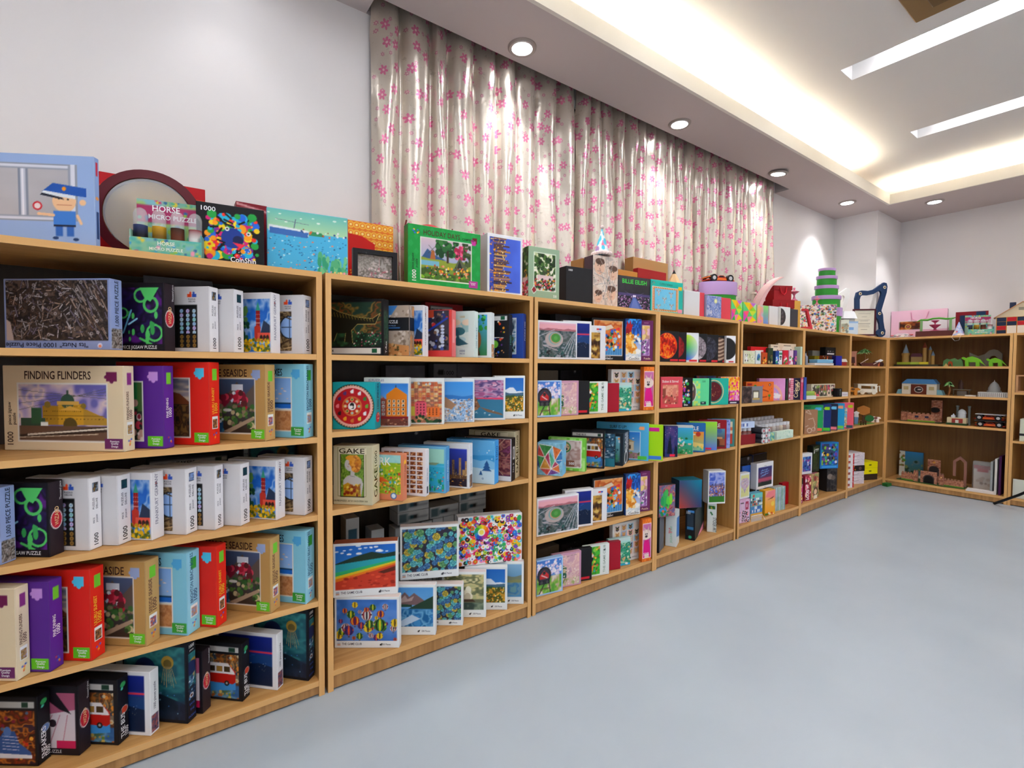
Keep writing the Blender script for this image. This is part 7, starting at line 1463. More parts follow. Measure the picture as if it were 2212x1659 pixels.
 ('fifth', 'first', 'redpack', '', 3.952, 0.023, 1.25, -5.0, 0.07, 0.1119, 0.04),
 ('fifth', 'first', 'pinkpack', '', 4.0428, 0.0225, 1.25, -5.0, 0.059, 0.1142, 0.04),
 ('fifth', 'first', 'purplepack', '', 4.1155, 0.0217, 1.25, -5.0, 0.04, 0.1158, 0.04),
 ('fifth', 'first', 'creamcard', 'left of the pair', 3.8973, 0.0657, 1.25, -5.0, 0.132, 0.1566, 0.02),
 ('fifth', 'first', 'creamcard', 'right of the pair', 4.1017, 0.0717, 1.25, -5.0, 0.255, 0.1711, 0.02),
 ('fifth', 'first', 'mintcard', '', 4.2112, 0.0241, 1.25, -5.0, 0.024, 0.1483, 0.05),
 ('fifth', 'second', 'greyphoto', '', 3.4842, 0.0263, 0.965, -12.0, 0.208, 0.1215, 0.03),
 ('fifth', 'second', 'orangemap', '', 3.6929, 0.0786, 0.965, -20.0, 0.26, 0.1523, 0.03),
 ('fifth', 'second', 'pinkrain', '', 3.9129, 0.0925, 0.965, -24.0, 0.24, 0.1755, 0.03),
 ('fifth', 'second', 'darkthin', '', 4.0633, 0.0428, 0.965, -40.0, 0.016, 0.1733, 0.02),
 ('fifth', 'second', 'pinkdots', '', 4.1094, 0.0341, 0.965, -44.0, 0.038, 0.177, 0.03),
 ('fifth', 'second', 'blackcat', '', 4.1795, 0.0188, 0.965, -44.0, 0.049, 0.1769, 0.03),
 ('fifth', 'second', 'pinkwrap', '', 4.2124, -0.0031, 0.965, -46.0, 0.022, 0.1806, 0.03),
 ('fifth', 'second', 'bluewrap', '', 4.2297, -0.0215, 0.965, -50.0, 0.02, 0.1845, 0.03),
 ('fifth', 'bottom', 'letters', '', 3.4413, 0.0528, 0.085, -8.0, 0.116, 0.1718, 0.05),
 ('fifth', 'bottom', 'skytext', '', 3.6123, 0.0546, 0.085, -8.0, 0.14, 0.1931, 0.05),
 ('fifth', 'bottom', 'desert', '', 3.785, 0.038, 0.085, -8.0, 0.124, 0.1946, 0.05),
 ('fifth', 'bottom', 'stripes', '', 3.9715, 0.0548, 0.085, -8.0, 0.145, 0.1892, 0.05),
 ('fifth', 'bottom', 'redbook', '', 4.1778, 0.0976, 0.085, -3.0, 0.1, 0.186, 0.03),
 ('fifth', 'stacked', 'heart', '', 3.4628, 0.0641, 0.2574, -4.0, 0.12, 0.1889, 0.04),
 ('fifth', 'stacked', 'mountain', '', 3.6774, 0.1482, 0.085, -2.0, 0.194, 0.3831, 0.04),
 ('fifth', 'stacked', 'dreaming', '', 3.8102, 0.0957, 0.2802, -2.0, 0.242, 0.2039, 0.05),
 ('fifth', 'stacked', 'darkback', 'behind', 3.8055, 0.24, 0.085, -0.0, 0.177, 0.417, 0.04),
 ('fifth', 'stacked', 'duskbox', '', 4.0615, 0.26, 0.085, -0.0, 0.229, 0.4171, 0.04),
 ('sixth', 'first', 'greycase', '', 4.8847, 0.171, 1.25, -5.0, 0.175, 0.1372, 0.04),
 ('sixth', 'first', 'signbox', '', 5.0012, 0.1125, 1.25, -5.0, 0.181, 0.1693, 0.05),
 ('sixth', 'first', 'goldbox', '', 4.736, 0.1106, 1.25, -5.0, 0.116, 0.0854, 0.05),
 ('sixth', 'first', 'chocs', '', 4.8238, 0.0599, 1.25, -5.0, 0.158, 0.0869, 0.03),
 ('sixth', 'first', 'bluebox', '', 4.9916, 0.0446, 1.25, -5.0, 0.107, 0.0891, 0.06),
 ('sixth', 'second', 'sushi', '', 4.8268, 0.0915, 0.965, -5.0, 0.403, 0.1182, 0.04),
 ('sixth', 'second', 'speaker', '', 5.0229, 0.0311, 0.965, -5.0, 0.075, 0.0759, 0.04),
 ('sixth', 'second', 'whitecart', '', 5.1206, 0.0298, 0.965, -5.0, 0.115, 0.0398, 0.05),
 ('sixth', 'third', 'brownart', '', 4.4496, 0.0235, 0.665, -30.0, 0.122, 0.2075, 0.03),
 ('sixth', 'third', 'greenf', '', 4.5961, 0.0986, 0.665, -40.0, 0.24, 0.2376, 0.03),
 ('sixth', 'third', 'navyf', '', 4.7124, 0.0569, 0.665, -48.0, 0.18, 0.2403, 0.03),
 ('sixth', 'third', 'blackf', '', 4.8556, 0.0569, 0.665, -48.0, 0.18, 0.2389, 0.03),
 ('sixth', 'third', 'skyf', '', 5.0024, 0.0569, 0.665, -48.0, 0.18, 0.2396, 0.03),
 ('sixth', 'third', 'pinkf', 'jutting past the upright', 5.1349, 0.0195, 0.665, -48.0, 0.16, 0.2431, 0.03),
 ('sixth', 'bottom', 'pinkspine', '', 4.3404, 0.09, 0.08, -0.0, 0.059, 0.2251, 0.12),
 ('sixth', 'bottom', 'redspine', '', 4.4962, 0.0962, 0.08, -10.0, 0.082, 0.2171, 0.12),
 ('sixth', 'bottom', 'girlbox', '', 4.6141, 0.09, 0.08, -0.0, 0.128, 0.2234, 0.12),
 ('sixth', 'bottom', 'blackbox', '', 5.0372, 0.0986, 0.08, -25.0, 0.11, 0.2143, 0.1),
 ('sixth', 'stacked', 'jelly', '', 4.5149, 0.0823, 0.304, -10.0, 0.146, 0.182, 0.04),
 ('sixth', 'stacked', 'blackalien', '', 4.6876, 0.085, 0.304, -0.0, 0.13, 0.2348, 0.05),
 ('sixth', 'stacked', 'monsters', '', 5.0047, 0.0983, 0.2949, -25.0, 0.195, 0.2449, 0.06),
]
# ---------------------------------------------------------------- boxed goods
RES = {'nearest': 480, 'second': 420, 'third': 340, 'fourth': 290, 'fifth': 240, 'sixth': 210}
def carton(W, H, D, a, res, back=False):
    base, desc, front, side, top, _, _, gloss = ART[a]
    m = MB()
    m.box(-W / 2, W / 2, -D / 2, D / 2, 0, H, base, min(.0016, D * .08))
    e = .0003
    g = .0017
    lid = np.array([[0.0, 0.0, 0.0]])
    face(m, (-W / 2 + g, -D / 2, g), (1, 0, 0), (0, 0, 1), W - 2 * g, H - 2 * g, res * (.5 if back else 1), front, e, len(a) + ord(a[0]))
    if not back:
        sd = side or (lambda c: c.f(base))
        if side:
            face(m, (W / 2, -D / 2 + g, g), (0, 1, 0), (0, 0, 1), D - 2 * g, H - 2 * g, res, sd, e, 5)
            face(m, (-W / 2, D / 2 - g, g), (0, -1, 0), (0, 0, 1), D - 2 * g, H - 2 * g, res * .6, sd, e, 5)
        tc_ = top or base
        if top: m.add([(-W / 2 + g, -D / 2 + g, H + e), (W / 2 - g, -D / 2 + g, H + e), (W / 2 - g, D / 2 - g, H + e), (-W / 2 + g, D / 2 - g, H + e)], [(0, 1, 2, 3)], tc_)
        # seam of the lid
        sh = hx(base) * .72
        for zz in (H * .0 + .0,): pass
    return m.mesh(ART[a][5], ['glossy_printed_card' if gloss else 'printed_card'])
cnt = {}
for r in BOXES: cnt[r[2]] = cnt.get(r[2], 0) + 1
CACHE = {}; LABELS = {}
ORD = {'first': 'top shelf', 'second': 'second shelf', 'third': 'third shelf', 'fourth': 'fourth shelf', 'bottom': 'bottom shelf', 'stacked': 'stacked on bottom shelf'}
for case, sh, a, extra, x, y, z, rz, W, H, D in BOXES:
    key = (a, round(W, 3), round(H, 3), round(D, 3))
    if key not in CACHE: CACHE[key] = carton(W, H, D, a, RES[case], 'behind' in extra)
    o = bpy.data.objects.new(ART[a][5], CACHE[key]); COL.objects.link(o)
    o.location = (x, y, z + .0004); o.rotation_euler = (0, 0, math.radians(rz))
    place = 'atop the %s bookcase' % case if sh == 'top' else '%s, %s bookcase' % (ORD[sh], case)
    lab = ART[a][1] + (', ' + extra if extra else '') + ', ' + place
    tag(o, lab, ART[a][6], 'copies of the ' + ART[a][1] if cnt[a] > 1 else None)
fb_ = carton(.155, .055, .10, 'flatw', 250, True)
for k, (x, lv) in enumerate(((.925, 0), (1.085, 0), (1.245, 0), (.925, 1), (1.245, 1))):
    o = bpy.data.objects.new('puzzle_box', fb_); COL.objects.link(o); o.location = (x, .295, (.4912 if k != 0 and k != 3 else .4912) + lv * .0562)
    tag(o, ('lower', 'upper')[lv] + ' dim white flat box, %s pile on the upright boxes, second bookcase' % {.925: 'left', 1.085: 'middle', 1.245: 'right'}[x], 'box', 'dim white flat boxes')
# ---------------------------------------------------------------- loose things on top of the bookcases
TOP = 1.5504
def thing(name, loc, rz, label, cat, group=None): return empty(name, loc, rz, label, cat, group)
R_ = math.radians
def roty(a): return np.array([[math.cos(a), 0, math.sin(a)], [0, 1, 0], [-math.sin(a), 0, math.cos(a)]])
def rotx(a): return np.array([[1, 0, 0], [0, math.cos(a), -math.sin(a)], [0, math.sin(a), math.cos(a)]])
mat('clear_plastic', 'f4f6f8', .08, trans=1.0, spec=.5)
mat('soft_film', 'e8ecee', .15, spec=.6, alpha=.28)
mat('gold_lining', 'c89a3c', .3, .5)
mat('chrome', 'c8c8cc', .2, 1.0)
mat('plush', 'f0dcd8', .95)
P = 'printed_card'; G = 'glossy_printed_card'

# round maroon presentation case with a window, standing on its edge
e = thing('presentation_case', (-.03, .215, TOP), R_(-10), 'round maroon presentation case with gold-lined window behind horse puzzle stand', 'case')
MB().lathe([(.01, -.03), (.150, -.03), (.150, .03), (.122, .034), (.122, .0), (.01, .0)], 48, '5c1420', R=rotx(PI / 2), T=(0, 0, .1505)).build('rim', P, e, smooth=True)
MB().lathe([(.001, .004), (.120, .004), (.120, .008), (.001, .008)], 48, R=rotx(PI / 2), T=(0, 0, .1505)).build('gold_lining', 'gold_lining', e, smooth=True)
MB().lathe([(.001, .030), (.120, .030), (.120, .032), (.001, .032)], 48, R=rotx(PI / 2), T=(0, 0, .1505)).build('window', 'soft_film', e, smooth=True)

def tube_stand(loc, rz, label, k=1.0):
    e = thing('puzzle_stand', loc, rz, label, 'display stand', 'horse puzzle display stands')
    cols = ['c83c78', '5cb08c', '4c9cc8', 'd8c850', '8cb84c', 'e8a0b8', '3c6c9c']
    m = MB(); w = .093
    m.box(-w, w, .045, .049, 0, .19, 'a8c890')
    def fr(c):
        c.n(['7cb0a0', 'a8c878', '8cc0c8'], 4, 4, 1).b(cols, 60, .02, .05).r(.0, .62, 1, .9, 'a83c68').b(cols, 14, .02, .03, 0, .6, 1, 1).t('HORSE', .42, .82, .10, 'fff', 'C', 0, .9).t('MICRO PUZZLE', .52, .69, .075, 'fff', 'C', 0, .95)
    face(m, (-w, .0449, .0), (1, 0, 0), (0, 0, 1), 2 * w, .19, 300, fr, .0003)
    m.build('back_card', P, e)
    m = MB(); m.box(-w, w, -.036, -.033, 0, .052, '7cc0b0').box(-w, -w + .003, -.033, .044, 0, .075, '8cb8a0').box(w - .003, w, -.033, .044, 0, .075, '5ca8a8').box(-w, w, -.033, .045, 0, .003, '8cb8a0')
    def ft(c): c.n(['5cb0a8', '8cc0a0', '7cb8c8'], 5, 2, 1).b(cols, 30, .06, .12).t('HORSE', .5, .62, .22, 'f4f4e8', 'C', 0, .9).t('MICRO PUZZLE', .5, .30, .18, 'f4f4e8', 'C', 0, .95)
    face(m, (-w, -.036, 0), (1, 0, 0), (0, 0, 1), 2 * w, .052, 300, ft, .0003)
    m.build('tray', P, e)
    for i, (c0, c1) in enumerate((('1c1c24', '34406c'), ('7c5c14', 'c89820'), ('6c3420', '3c2418'), ('e8e4e0', '8c2830'))):
        t = thing('puzzle_tube', (0, 0, 0), 0, None, None)
        t.parent = e; t.location = (-.072 + i * .048, -.004, .004)
        for q in ('label', 'category'):
            if q in t: del t[q]
        MB().lathe([(.0195, 0), (.0195, .03)], 20, 'e8e8e8').build('cap', P, t, smooth=True)
        m = MB().lathe([(.0185, .03), (.0185, .06), (.0185, .09)], 20, cols=[c0, c0, c1]).build('print', P, t, smooth=True)
        MB().lathe([(.0186, .09), (.019, .125), (.014, .138), (.006, .144), (.001, .145)], 20).build('tube', 'soft_film', t, smooth=True)
    return e
tube_stand((.016, .075, TOP), R_(-12), 'multicolour horse puzzle stand with four tubes, atop the nearest bookcase')
# same stand on the end wall bookcase
tube_stand((6.26, -.685, TOP), R_(-62), 'multicolour horse puzzle stand with four tubes, atop the end wall bookcase')

e = thing('photo_frame', (.693, .10, TOP), R_(-6), 'black photo frame with a grey street photo, atop second bookcase', 'frame')
m = MB(); w, h = .088, .128
m.box(-w, -w + .018, -.012, .012, 0, h, '17171a').box(w - .018, w, -.012, .012, 0, h, '17171a').box(-w + .018, w - .018, -.012, .012, 0, .018, '17171a').box(-w + .018, w - .018, -.012, .012, h - .018, h, '17171a')
m.build('frame_border', P, e)
m = MB().box(-w + .018, w - .018, .004, .008, .018, h - .018, '888')
def ph(c): c.n(['8c8880', 'c8c0bc', '6c6860', 'a8a4a0'], 7, 5, 1).r(.62, .3, .64, .9, 'c8b0b0').b(['b8a0a0', 'e0d0d0', 'a86c74', '7c7874'], 60, .015, .05, .3, 0, 1, .45).q(['a09c94', '8c8880'], 6, 5, .02, .45, .45, .95, .15)
face(m, (-w + .018, .004, .018), (1, 0, 0), (0, 0, 1), 2 * w - .036, h - .036, 420, ph, .0002)
m.build('photo', P, e)

e = thing('lantern', (1.02, .27, TOP), 0, 'round red paper lantern behind the green camping puzzle box', 'lantern')
MB().lathe([(.01, -.03), (.105, -.03), (.118, -.01), (.118, .01), (.105, .03), (.01, .03)], 36, 'b81c28', R=rotx(PI / 2), T=(0, 0, .21)).build('drum', P, e, smooth=True)
m = MB().box(-.03, .03, -.02, .02, 0, .095, '8c1420'); m.build('foot', P, e)
MB().tube([(.10, 0, .25), (.125, 0, .30), (.118, 0, .33)], .004, 6, '7c1c20').tube([(-.10, 0, .25), (-.125, 0, .30), (-.118, 0, .33)], .004, 6, '7c1c20').build('cord', P, e)

def party_hat(loc, rz, label, r, h, cols, puff=True, elastic=False):
    e = thing('party_hat', loc, rz, label, 'party hat', 'cone party hats')
    m = MB(); c = Cv(2 * PI * r, h, 260); cols(c); im = c.out()
    ny, nx = im.shape[:2]; v = []
    for j in range(ny):
        for i in range(nx):
            t = 2 * PI * i / (nx - 1); q = r * (1 - .96 * j / (ny - 1)); v.append((q * math.cos(t), q * math.sin(t), h * j / (ny - 1)))
    idx = np.arange(nx * ny).reshape(ny, nx)
    m.add(v, np.stack([idx[:-1, :-1], idx[:-1, 1:], idx[1:, 1:], idx[1:, :-1]], -1).reshape(-1, 4).tolist(), im.reshape(-1, 3))
    m.build('cone', P, e, smooth=True)
    if puff:
        MB().ball((0, 0, h + .008), .011, 'f4f0ee', 8).build('pompom', 'plush', e, smooth=True)
        b_ = MB()
        for k in range(20): b_.ball((r * 1.08 * math.cos(k * PI / 10), r * 1.08 * math.sin(k * PI / 10), .008), .011, 'f0d8d4', 5)
        b_.build('fluffy_brim', 'plush', e, smooth=True)
    if elastic: MB().tube([(-.03 + .0, -r, .004), (-.035, -r - .03, -.02), (-.01, -r - .035, -.055), (.02, -r - .035, -.05), (.03, -r - .03, -.01), (.03, -r, .004)], .0012, 6, 'e8e0dc').build('elastic', P, e)
    return e
def h1(c): c.f('e8eef0'); [c.r(0, k * .2, 1, k * .2 + .02, 'c8d8dc') for k in range(5)]; c.b(['5cc4dc', 'e888a8', 'a888b8', '5cc4dc'], 36, .06, .13).r(0, .88, 1, 1, '5cc4dc')
party_hat((1.99, .10, TOP + .2905), 0, 'white party hat with pink and blue dots, on tall comic box', .046, .15, h1)
def h2(c): c.g('e8c8c0', '6c94dc').n(['e8c0b8', 'f0dcc8', '7ca0e0', 'e8e0e8'], 4, 4, .7).b(['e06c3c', '3c9c50', 'f0e0c0', 'c8485c'], 16, .05, .1, 0, 0, 1, .4)
party_hat((6.21, -.548, TOP), R_(-90), 'small pastel party hat with elastic, end wall bookcase top', .046, .13, h2, False, True)

# things behind the koala box
MB().plate([(-.07, 0), (-.08, .16), (-.05, .24), (-.01, .27), (.03, .25), (.05, .21), (.06, .17), (.05, 0)], -.012, .012, '8c2c38').build('felt_cushion', mat('maroon_felt', '8c2c38', .95), None, (2.34, .296, TOP), 0, label='maroon felt cushion behind the black concert box', cat='cushion')
e = thing('pencil_pot', (2.80, .21, TOP), 0, 'giant wooden pencil with black tip behind the koala box', 'ornament')
MB().lathe([(.045, 0), (.045, .235)], 6, '3c9c8c').build('shaft', P, e)
MB().lathe([(.045, .235), (.014, .30)], 6, 'e0b888').build('sharpened_wood', P, e)
MB().lathe([(.014, .30), (.0005, .33)], 6, '1c1c1c').build('tip', P, e)

# lilac-lidded green tins
def tin(parent_name, loc, r, h, label, group, flat=.72):
    e = thing(parent_name, loc, R_(-30), label, 'tin', group)
    MB().lathe([(r * .94, 0), (r * .94, h * .72)], 40, '2c9c2c', sy=flat).build('tin_body', G, e, smooth=True)
    MB().lathe([(r * .9, h * .68), (r, h * .68), (r, h * .97), (r * .985, h), (.001, h)], 40, 'b896cc', sy=flat).build('lid', G, e, smooth=True)
    return e
tin('cake_tin', (3.338, .215, TOP), .145, .30, 'large green tin with lilac lid, under the red toy car', None, .55)
zz = TOP; names = ['bottom tin of the green and lilac stack', 'second tin from bottom of the green and lilac stack', 'middle tin of the green and lilac stack', 'second tin from top of the green and lilac stack', 'topmost tin of the green and lilac stack']
for k, (r, h) in enumerate(((.150, .255), (.136, .115), (.112, .098), (.098, .092), (.082, .072))):
    tin('cake_tin', (5.20, .215, zz), r, h, names[k], 'stacked green and lilac tins'); zz += h + .0006

def toy_car(loc, rz, label, L=.2, col='c83c1c', group='toy race cars', col2='e8782c'):
    e = thing('toy_car', loc, rz, label, 'toy car', group)
    h = L * .24
    pts = [(-.5, .22), (-.5, .36), (-.44, .40), (-.36, .52), (-.28, .56), (-.16, .62), (-.05, .9), (.08, .92), (.18, .62), (.34, .5), (.44, .40), (.5, .30), (.5, .2)]
    m = MB(); m.plate([(x * L, y * h) for x, y in pts], -L * .17, L * .17, col)
    m.plate([(-.49 * L, .60 * h), (-.49 * L, .74 * h), (-.36 * L, .72 * h), (-.36 * L, .60 * h)], -L * .2, L * .2, col2).plate([(-.2 * L, .3 * h), (.3 * L, .3 * h), (.2 * L, .5 * h), (-.1 * L, .52 * h)], -L * .172, L * .172, col2)
    m.build('body', G, e)
    MB().plate([(-.12 * L, .66 * h), (-.04 * L, .86 * h), (.06 * L, .86 * h), (.13 * L, .66 * h)], -L * .173, L * .173, '14141a').build('windows', G, e)
    for x in (-.31, .31):
        for s in (-1, 1): MB().lathe([(.001, -.012 * L / .2), (.046 * L / .2 * .52, -.012 * L / .2), (.046 * L / .2 * .52, .012 * L / .2), (.001, .012 * L / .2)], 20, '1a1a1c', R=rotx(PI / 2), T=(x * L, s * L * .17, .025 * L / .2)).lathe([(.001, .0125 * L / .2), (.013 * L / .2, .0125 * L / .2), (.013 * L / .2, -.0125 * L / .2), (.001, -.0125 * L / .2)], 12, 'b8b8b8', R=rotx(PI / 2), T=(x * L, s * L * .17, .025 * L / .2)).build('wheel', G, e)
    return e
toy_car((3.338, .215, TOP + .3005), R_(-22), 'red and orange toy race car on the large green tin', .22)

# curved pink display stand
e = thing('display_stand', (3.93, .20, TOP), R_(-20), 'curved pale pink wooden display stand beside the large green tin', 'display stand')
e.scale = (1.3,) * 3
path = []
for k in range(13):
    t = k / 12; path.append((-.06 + .19 * t ** 1.6, .0 + .32 * math.sin(t * 1.35)))
out = [(x, z) for x, z in path] + [(x - .035 * (1 - k / 16) , z + .0) for k, (x, z) in list(enumerate(path))[::-1]]
m = MB(); m.plate(out, -.05, -.042, 'e0b4b4'); m.plate(out, .012, .02, 'e0b4b4')
m.plate([(p[0] - .004, p[1]) for p in path] + [(p[0] - .014, p[1] + .004) for p in path[::-1]], -.042, .012, 'e8c4c0')
m.build('curved_panel', P, e)
MB().box(-.13, .0, -.045, .015, 0, .012, 'd8a8a4').build('foot', P, e)
MB().box(-.075, -.03, -.054, -.0505, .0, .10, 'd08c3c').build('orange_label', P, e)

e = thing('spool_rack', (4.02, .30, TOP), 0, 'small cream rack of rungs against the curtain', 'rack')
MB().box(-.019, -.015, -.01, .01, 0, .31, 'e8dcd0').box(.015, .019, -.01, .01, 0, .31, 'e8dcd0').build('upright', P, e)
for k in range(3): MB().box(-.026, .026, -.018, .018, .14 + k * .075, .147 + k * .075, 'e8dcd0').build('rung', P, e)

# red gift cartons with ribbon handles
def gift(loc, w, d, h, label):
    e = thing('gift_box', loc, R_(-28), label, 'box', 'red gift boxes with ribbon handles')
    MB().box(-w / 2, w / 2, -d / 2, d / 2, 0, h, 'a8141e', .002).build('carton', P, e)
    MB().box(-w / 2 - .004, w / 2 + .004, -d / 2 - .004, d / 2 + .004, h * .72, h + .003, '9c101a').build('lid', P, e)
    MB().tube([(-.03, -d / 2 - .006, h * .9), (-.02, -d / 2 - .012, h * .5), (.0, -d / 2 - .014, h * .35), (.02, -d / 2 - .012, h * .5), (.03, -d / 2 - .006, h * .9)], .005, 6, 'c81c28').build('ribbon_handle', P, e)
gift((4.20, .19, TOP), .19, .13, .235, 'lower red gift box with ribbon handle, beside curtain edge')
gift((4.20, .19, TOP + .2385), .16, .11, .115, 'upper red gift box with ribbon handle, beside curtain edge')

e = thing('wooden_letter', (4.325, .025, TOP), R_(-35), 'red wooden A-shaped frame left of the squiggle print box', 'ornament')
m = MB(); m.plate([(-.03, .165), (.012, .165), (.055, 0), (.036, 0), (.0, .148), (-.03, .148)], -.012, .012, 'cc3440').plate([(-.03, 0), (.036, 0), (.034, .018), (-.03, .018)], -.012, .012, 'cc3440')
m.build('letter_outline', P, e)

def spintop(loc, label, k=1.0, group='pink fairground spinning tops'):
    e = thing('spinning_top', loc, 0, label, 'toy', group)
    pr = [(.012, 0), (.03, .004), (.012, .02), (.006, .045), (.012, .06), (.030, .072), (.036, .078), (.030, .084), (.010, .09), (.005, .10)]
    MB().lathe([(r * k, z * k) for r, z in pr], 24, 'd0708c').build('top_body', P, e, smooth=True)
    MB().lathe([(.034 * k, .0785 * k), (.040 * k, .080 * k), (.034 * k, .0815 * k)], 24, 'f0d0d4').build('rim', P, e, smooth=True)
    MB().ball((0, 0, .108 * k), .010 * k, 'e090a4', 8).build('knob', P, e, smooth=True)
    return e
MB().box(-.045, .045, -.03, .03, 0, .255, 'd8a848', .002).build('card_box', P, None, (4.44, .17, TOP), R_(-10), label='golden yellow card box behind the squiggle print box', cat='box')
spintop((4.44, .17, TOP + .2554), 'pink spinning top standing on the golden card box')
spintop((4.952, .196, TOP + .2675), 'pink spinning top standing on the squiggle print box', .7)

# walking frames: outline side plates joined by rails
FR = [(-.115, .0), (-.125, .17), (-.118, .235), (-.09, .262), (-.03, .258), (.04, .275), (.09, .325), (.118, .335), (.128, .30), (.11, .24), (.085, .17), (.07, .115), (.085, .06), (.11, .0), (.12, -.06), (.115, -.095)]
def plate_hole(m, outer, inner, y0, y1, col, close=True):
    """ring-like plate: outer and inner outlines with equal point counts"""
    n = len(outer)
    v = [(p[0], y0, p[1]) for p in outer] + [(p[0], y0, p[1]) for p in inner] + [(p[0], y1, p[1]) for p in outer] + [(p[0], y1, p[1]) for p in inner]
    f = []
    for i in range(n if close else n - 1):
        j = (i + 1) % n
        f += [(i, j, n + j, n + i), (2 * n + i, 3 * n + i, 3 * n + j, 2 * n + j), (i, 2 * n + i, 2 * n + j, j), (n + i, n + j, 3 * n + j, 3 * n + i)]
    m.add(v, f, col); return m
def side_frame(name, loc, rz, col, label, bolts=True):
    e = thing(name, loc, rz, label, 'frame', 'curved side frames of a toy walker')
    # S-curved leg with a head that carries a hole
    outer = [(-.125, .135), (-.130, .29), (-.118, .335), (-.085, .35), (-.03, .348), (.02, .36), (.07, .395), (.10, .415), (.122, .41), (.130, .385), (.125, .34), (.105, .27), (.085, .20), (.07, .165), (.03, .155), (-.05, .15)]
    inner = [(-.092, .165), (-.097, .28), (-.090, .305), (-.075, .315), (-.03, .315), (.015, .325), (.05, .345), (.065, .352), (.078, .345), (.082, .33), (.077, .30), (.065, .26), (.05, .21), (.04, .195), (.01, .19), (-.05, .18)]
    m = plate_hole(MB(), outer, inner, -.009, .009, col)
    leg = [(.03, .16), (.085, .20), (.10, .17), (.105, .12), (.115, .07), (.125, .045), (.122, .015), (.10, .0), (.07, .002), (.055, .02), (.058, .045), (.08, .06), (.075, .10), (.06, .135)]
    m.plate(leg, -.009, .009, col).build('side_plate', P, e)
    if bolts:
        for x, z in ((-.095, .325), (.105, .378), (.07, .178), (.098, .03)):
            MB().lathe([(.004, -.012), (.011, -.012), (.012, -.009), (.004, -.009)], 16, 'd8c8a8', R=rotx(-PI / 2), T=(x, 0, z)).lathe([(.0001, -.0122), (.0062, -.0122), (.0062, -.0118), (.0001, -.0118)], 12, '4c2c18', R=rotx(-PI / 2), T=(x, 0, z)).build('bolt', P, e)
    return e
side_frame('walker_frame', (5.83, .055, TOP), R_(-30), '1c3458', 'navy blue curved side frame with metal bolts, near the corner').scale = (1.33,) * 3
e = side_frame('walker_frame', (5.56, .275, TOP), R_(-30), 'e4e2de', 'white curved side frame behind the navy one', False)
e.scale = (1.2,) * 3
MB().tube([(-.10, -.01, .32), (-.10, -.13, .32)], .016, 10, 'e8e6e2').build('rail', P, e, smooth=True)

e = thing('plastic_tub', (5.455, .14, TOP), R_(-35), 'square white tub with a raised white lid behind the certificate', 'tub')
MB().box(-.055, .055, -.055, .055, 0, .16, 'b8babc', .004).build('tub_body', P, e)
m = MB(); v = [(-.07, -.07, .162), (.07, -.07, .162), (.07, .07, .162), (-.07, .07, .162), (-.05, -.05, .235), (.05, -.05, .235), (.05, .05, .235), (-.05, .05, .235)]
m.add(v, [(3, 2, 1, 0), (4, 5, 6, 7), (0, 1, 5, 4), (1, 2, 6, 5), (2, 3, 7, 6), (3, 0, 4, 7)], 'eceef0').build('lid', P, e)
def card(loc, rz, w, h, fn, label, base='e8ece8', d=.006):
    m = MB().box(-w / 2, w / 2, -d / 2, d / 2, 0, h, base)
    face(m, (-w / 2, -d / 2, 0), (1, 0, 0), (0, 0, 1), w, h, 200, fn, .0003)
    return m.build('picture_card', P, None, loc, rz, label=label, cat='card', group='small picture cards')
card((5.12, .03, TOP), R_(-40), .07, .125, lambda c: c.f('dfe4d4').r(.1, .3, .9, .7, 'a8a890').b(['c8a878', '6c7c7c', 'b87850'], 20, .03, .08, .2, .1, .9, .7), 'small upright card with brown picture in front of the tin stack', d=.03)
card((5.29, .025, TOP), R_(-40), .10, .12, lambda c: c.f('dce6ee').r(0, .85, 1, 1, 'a0c0e0').r(.2, .36, .6, .52, '4c8cd0').r(.2, .43, .6, .45, 'fff'), 'small white and blue card beside the certificate', d=.02)
e = thing('certificate', (5.60, .03, TOP), R_(-42), 'framed cream certificate in a dark maroon frame near the corner', 'frame')
w, h = .105, .262
m = MB()
for q in ((-w, -w + .014, 0, h), (w - .014, w, 0, h), (-w + .014, w - .014, 0, .014), (-w + .014, w - .014, h - .014, h)): m.box(q[0], q[1], -.008, .008, q[2], q[3], '4c1420')
m.build('frame_border', P, e)
m = MB().box(-w + .014, w - .014, -.002, .004, .014, h - .014, 'e6e0d0')
def cf(c):
    c.f('e6e0d0').n(['e6e0d0', 'dcd8c4'], 3, 4, .6)
    for k, (y, a) in enumerate(((.85, .3), (.72, .12), (.6, .28), (.55, .2), (.44, .3), (.38, .25), (.3, .28), (.2, .15))): c.r(.5 - a, y, .5 + a, y + .012, '8c8478')
face(m, (-w + .014, -.002, .014), (1, 0, 0), (0, 0, 1), 2 * w - .028, h - .028, 200, cf, .0002)
m.build('paper', P, e)

# ---------------------------------------------------------------- top of the end wall bookcase
XB = 6.162
def onwall(x, y): return (x, y, TOP)
e = thing('shopping_bag', (6.42, -.19, TOP), R_(-82), 'pale pink paper shopping bag with cake photo', 'bag')
m = MB().box(-.225, .225, -.045, .045, 0, .29, 'e6bccb', .001)
def bf(c): c.f('ebc2d2').r(.15, .3, 1, .62, 'f4eef0').sub(.16, .32, .56, .60).n(['3c1c10', '8c4820', 'c87830'], 3, 2, 1).o(.4, .35, .3, 'f0c878').o(.4, .35, .22, '4c2418').o(.4, .35, .15, 'b06858')
face(m, (-.225, -.045, 0), (1, 0, 0), (0, 0, 1), .45, .29, 160, bf, .0004); m.build('bag_body', P, e)
MB().tube([(-.06, -.05, .27), (-.05, -.055, .20), (0, -.058, .17), (.06, -.055, .20), (.08, -.05, .27)], .003, 6, 'e090b0').build('handle', P, e)
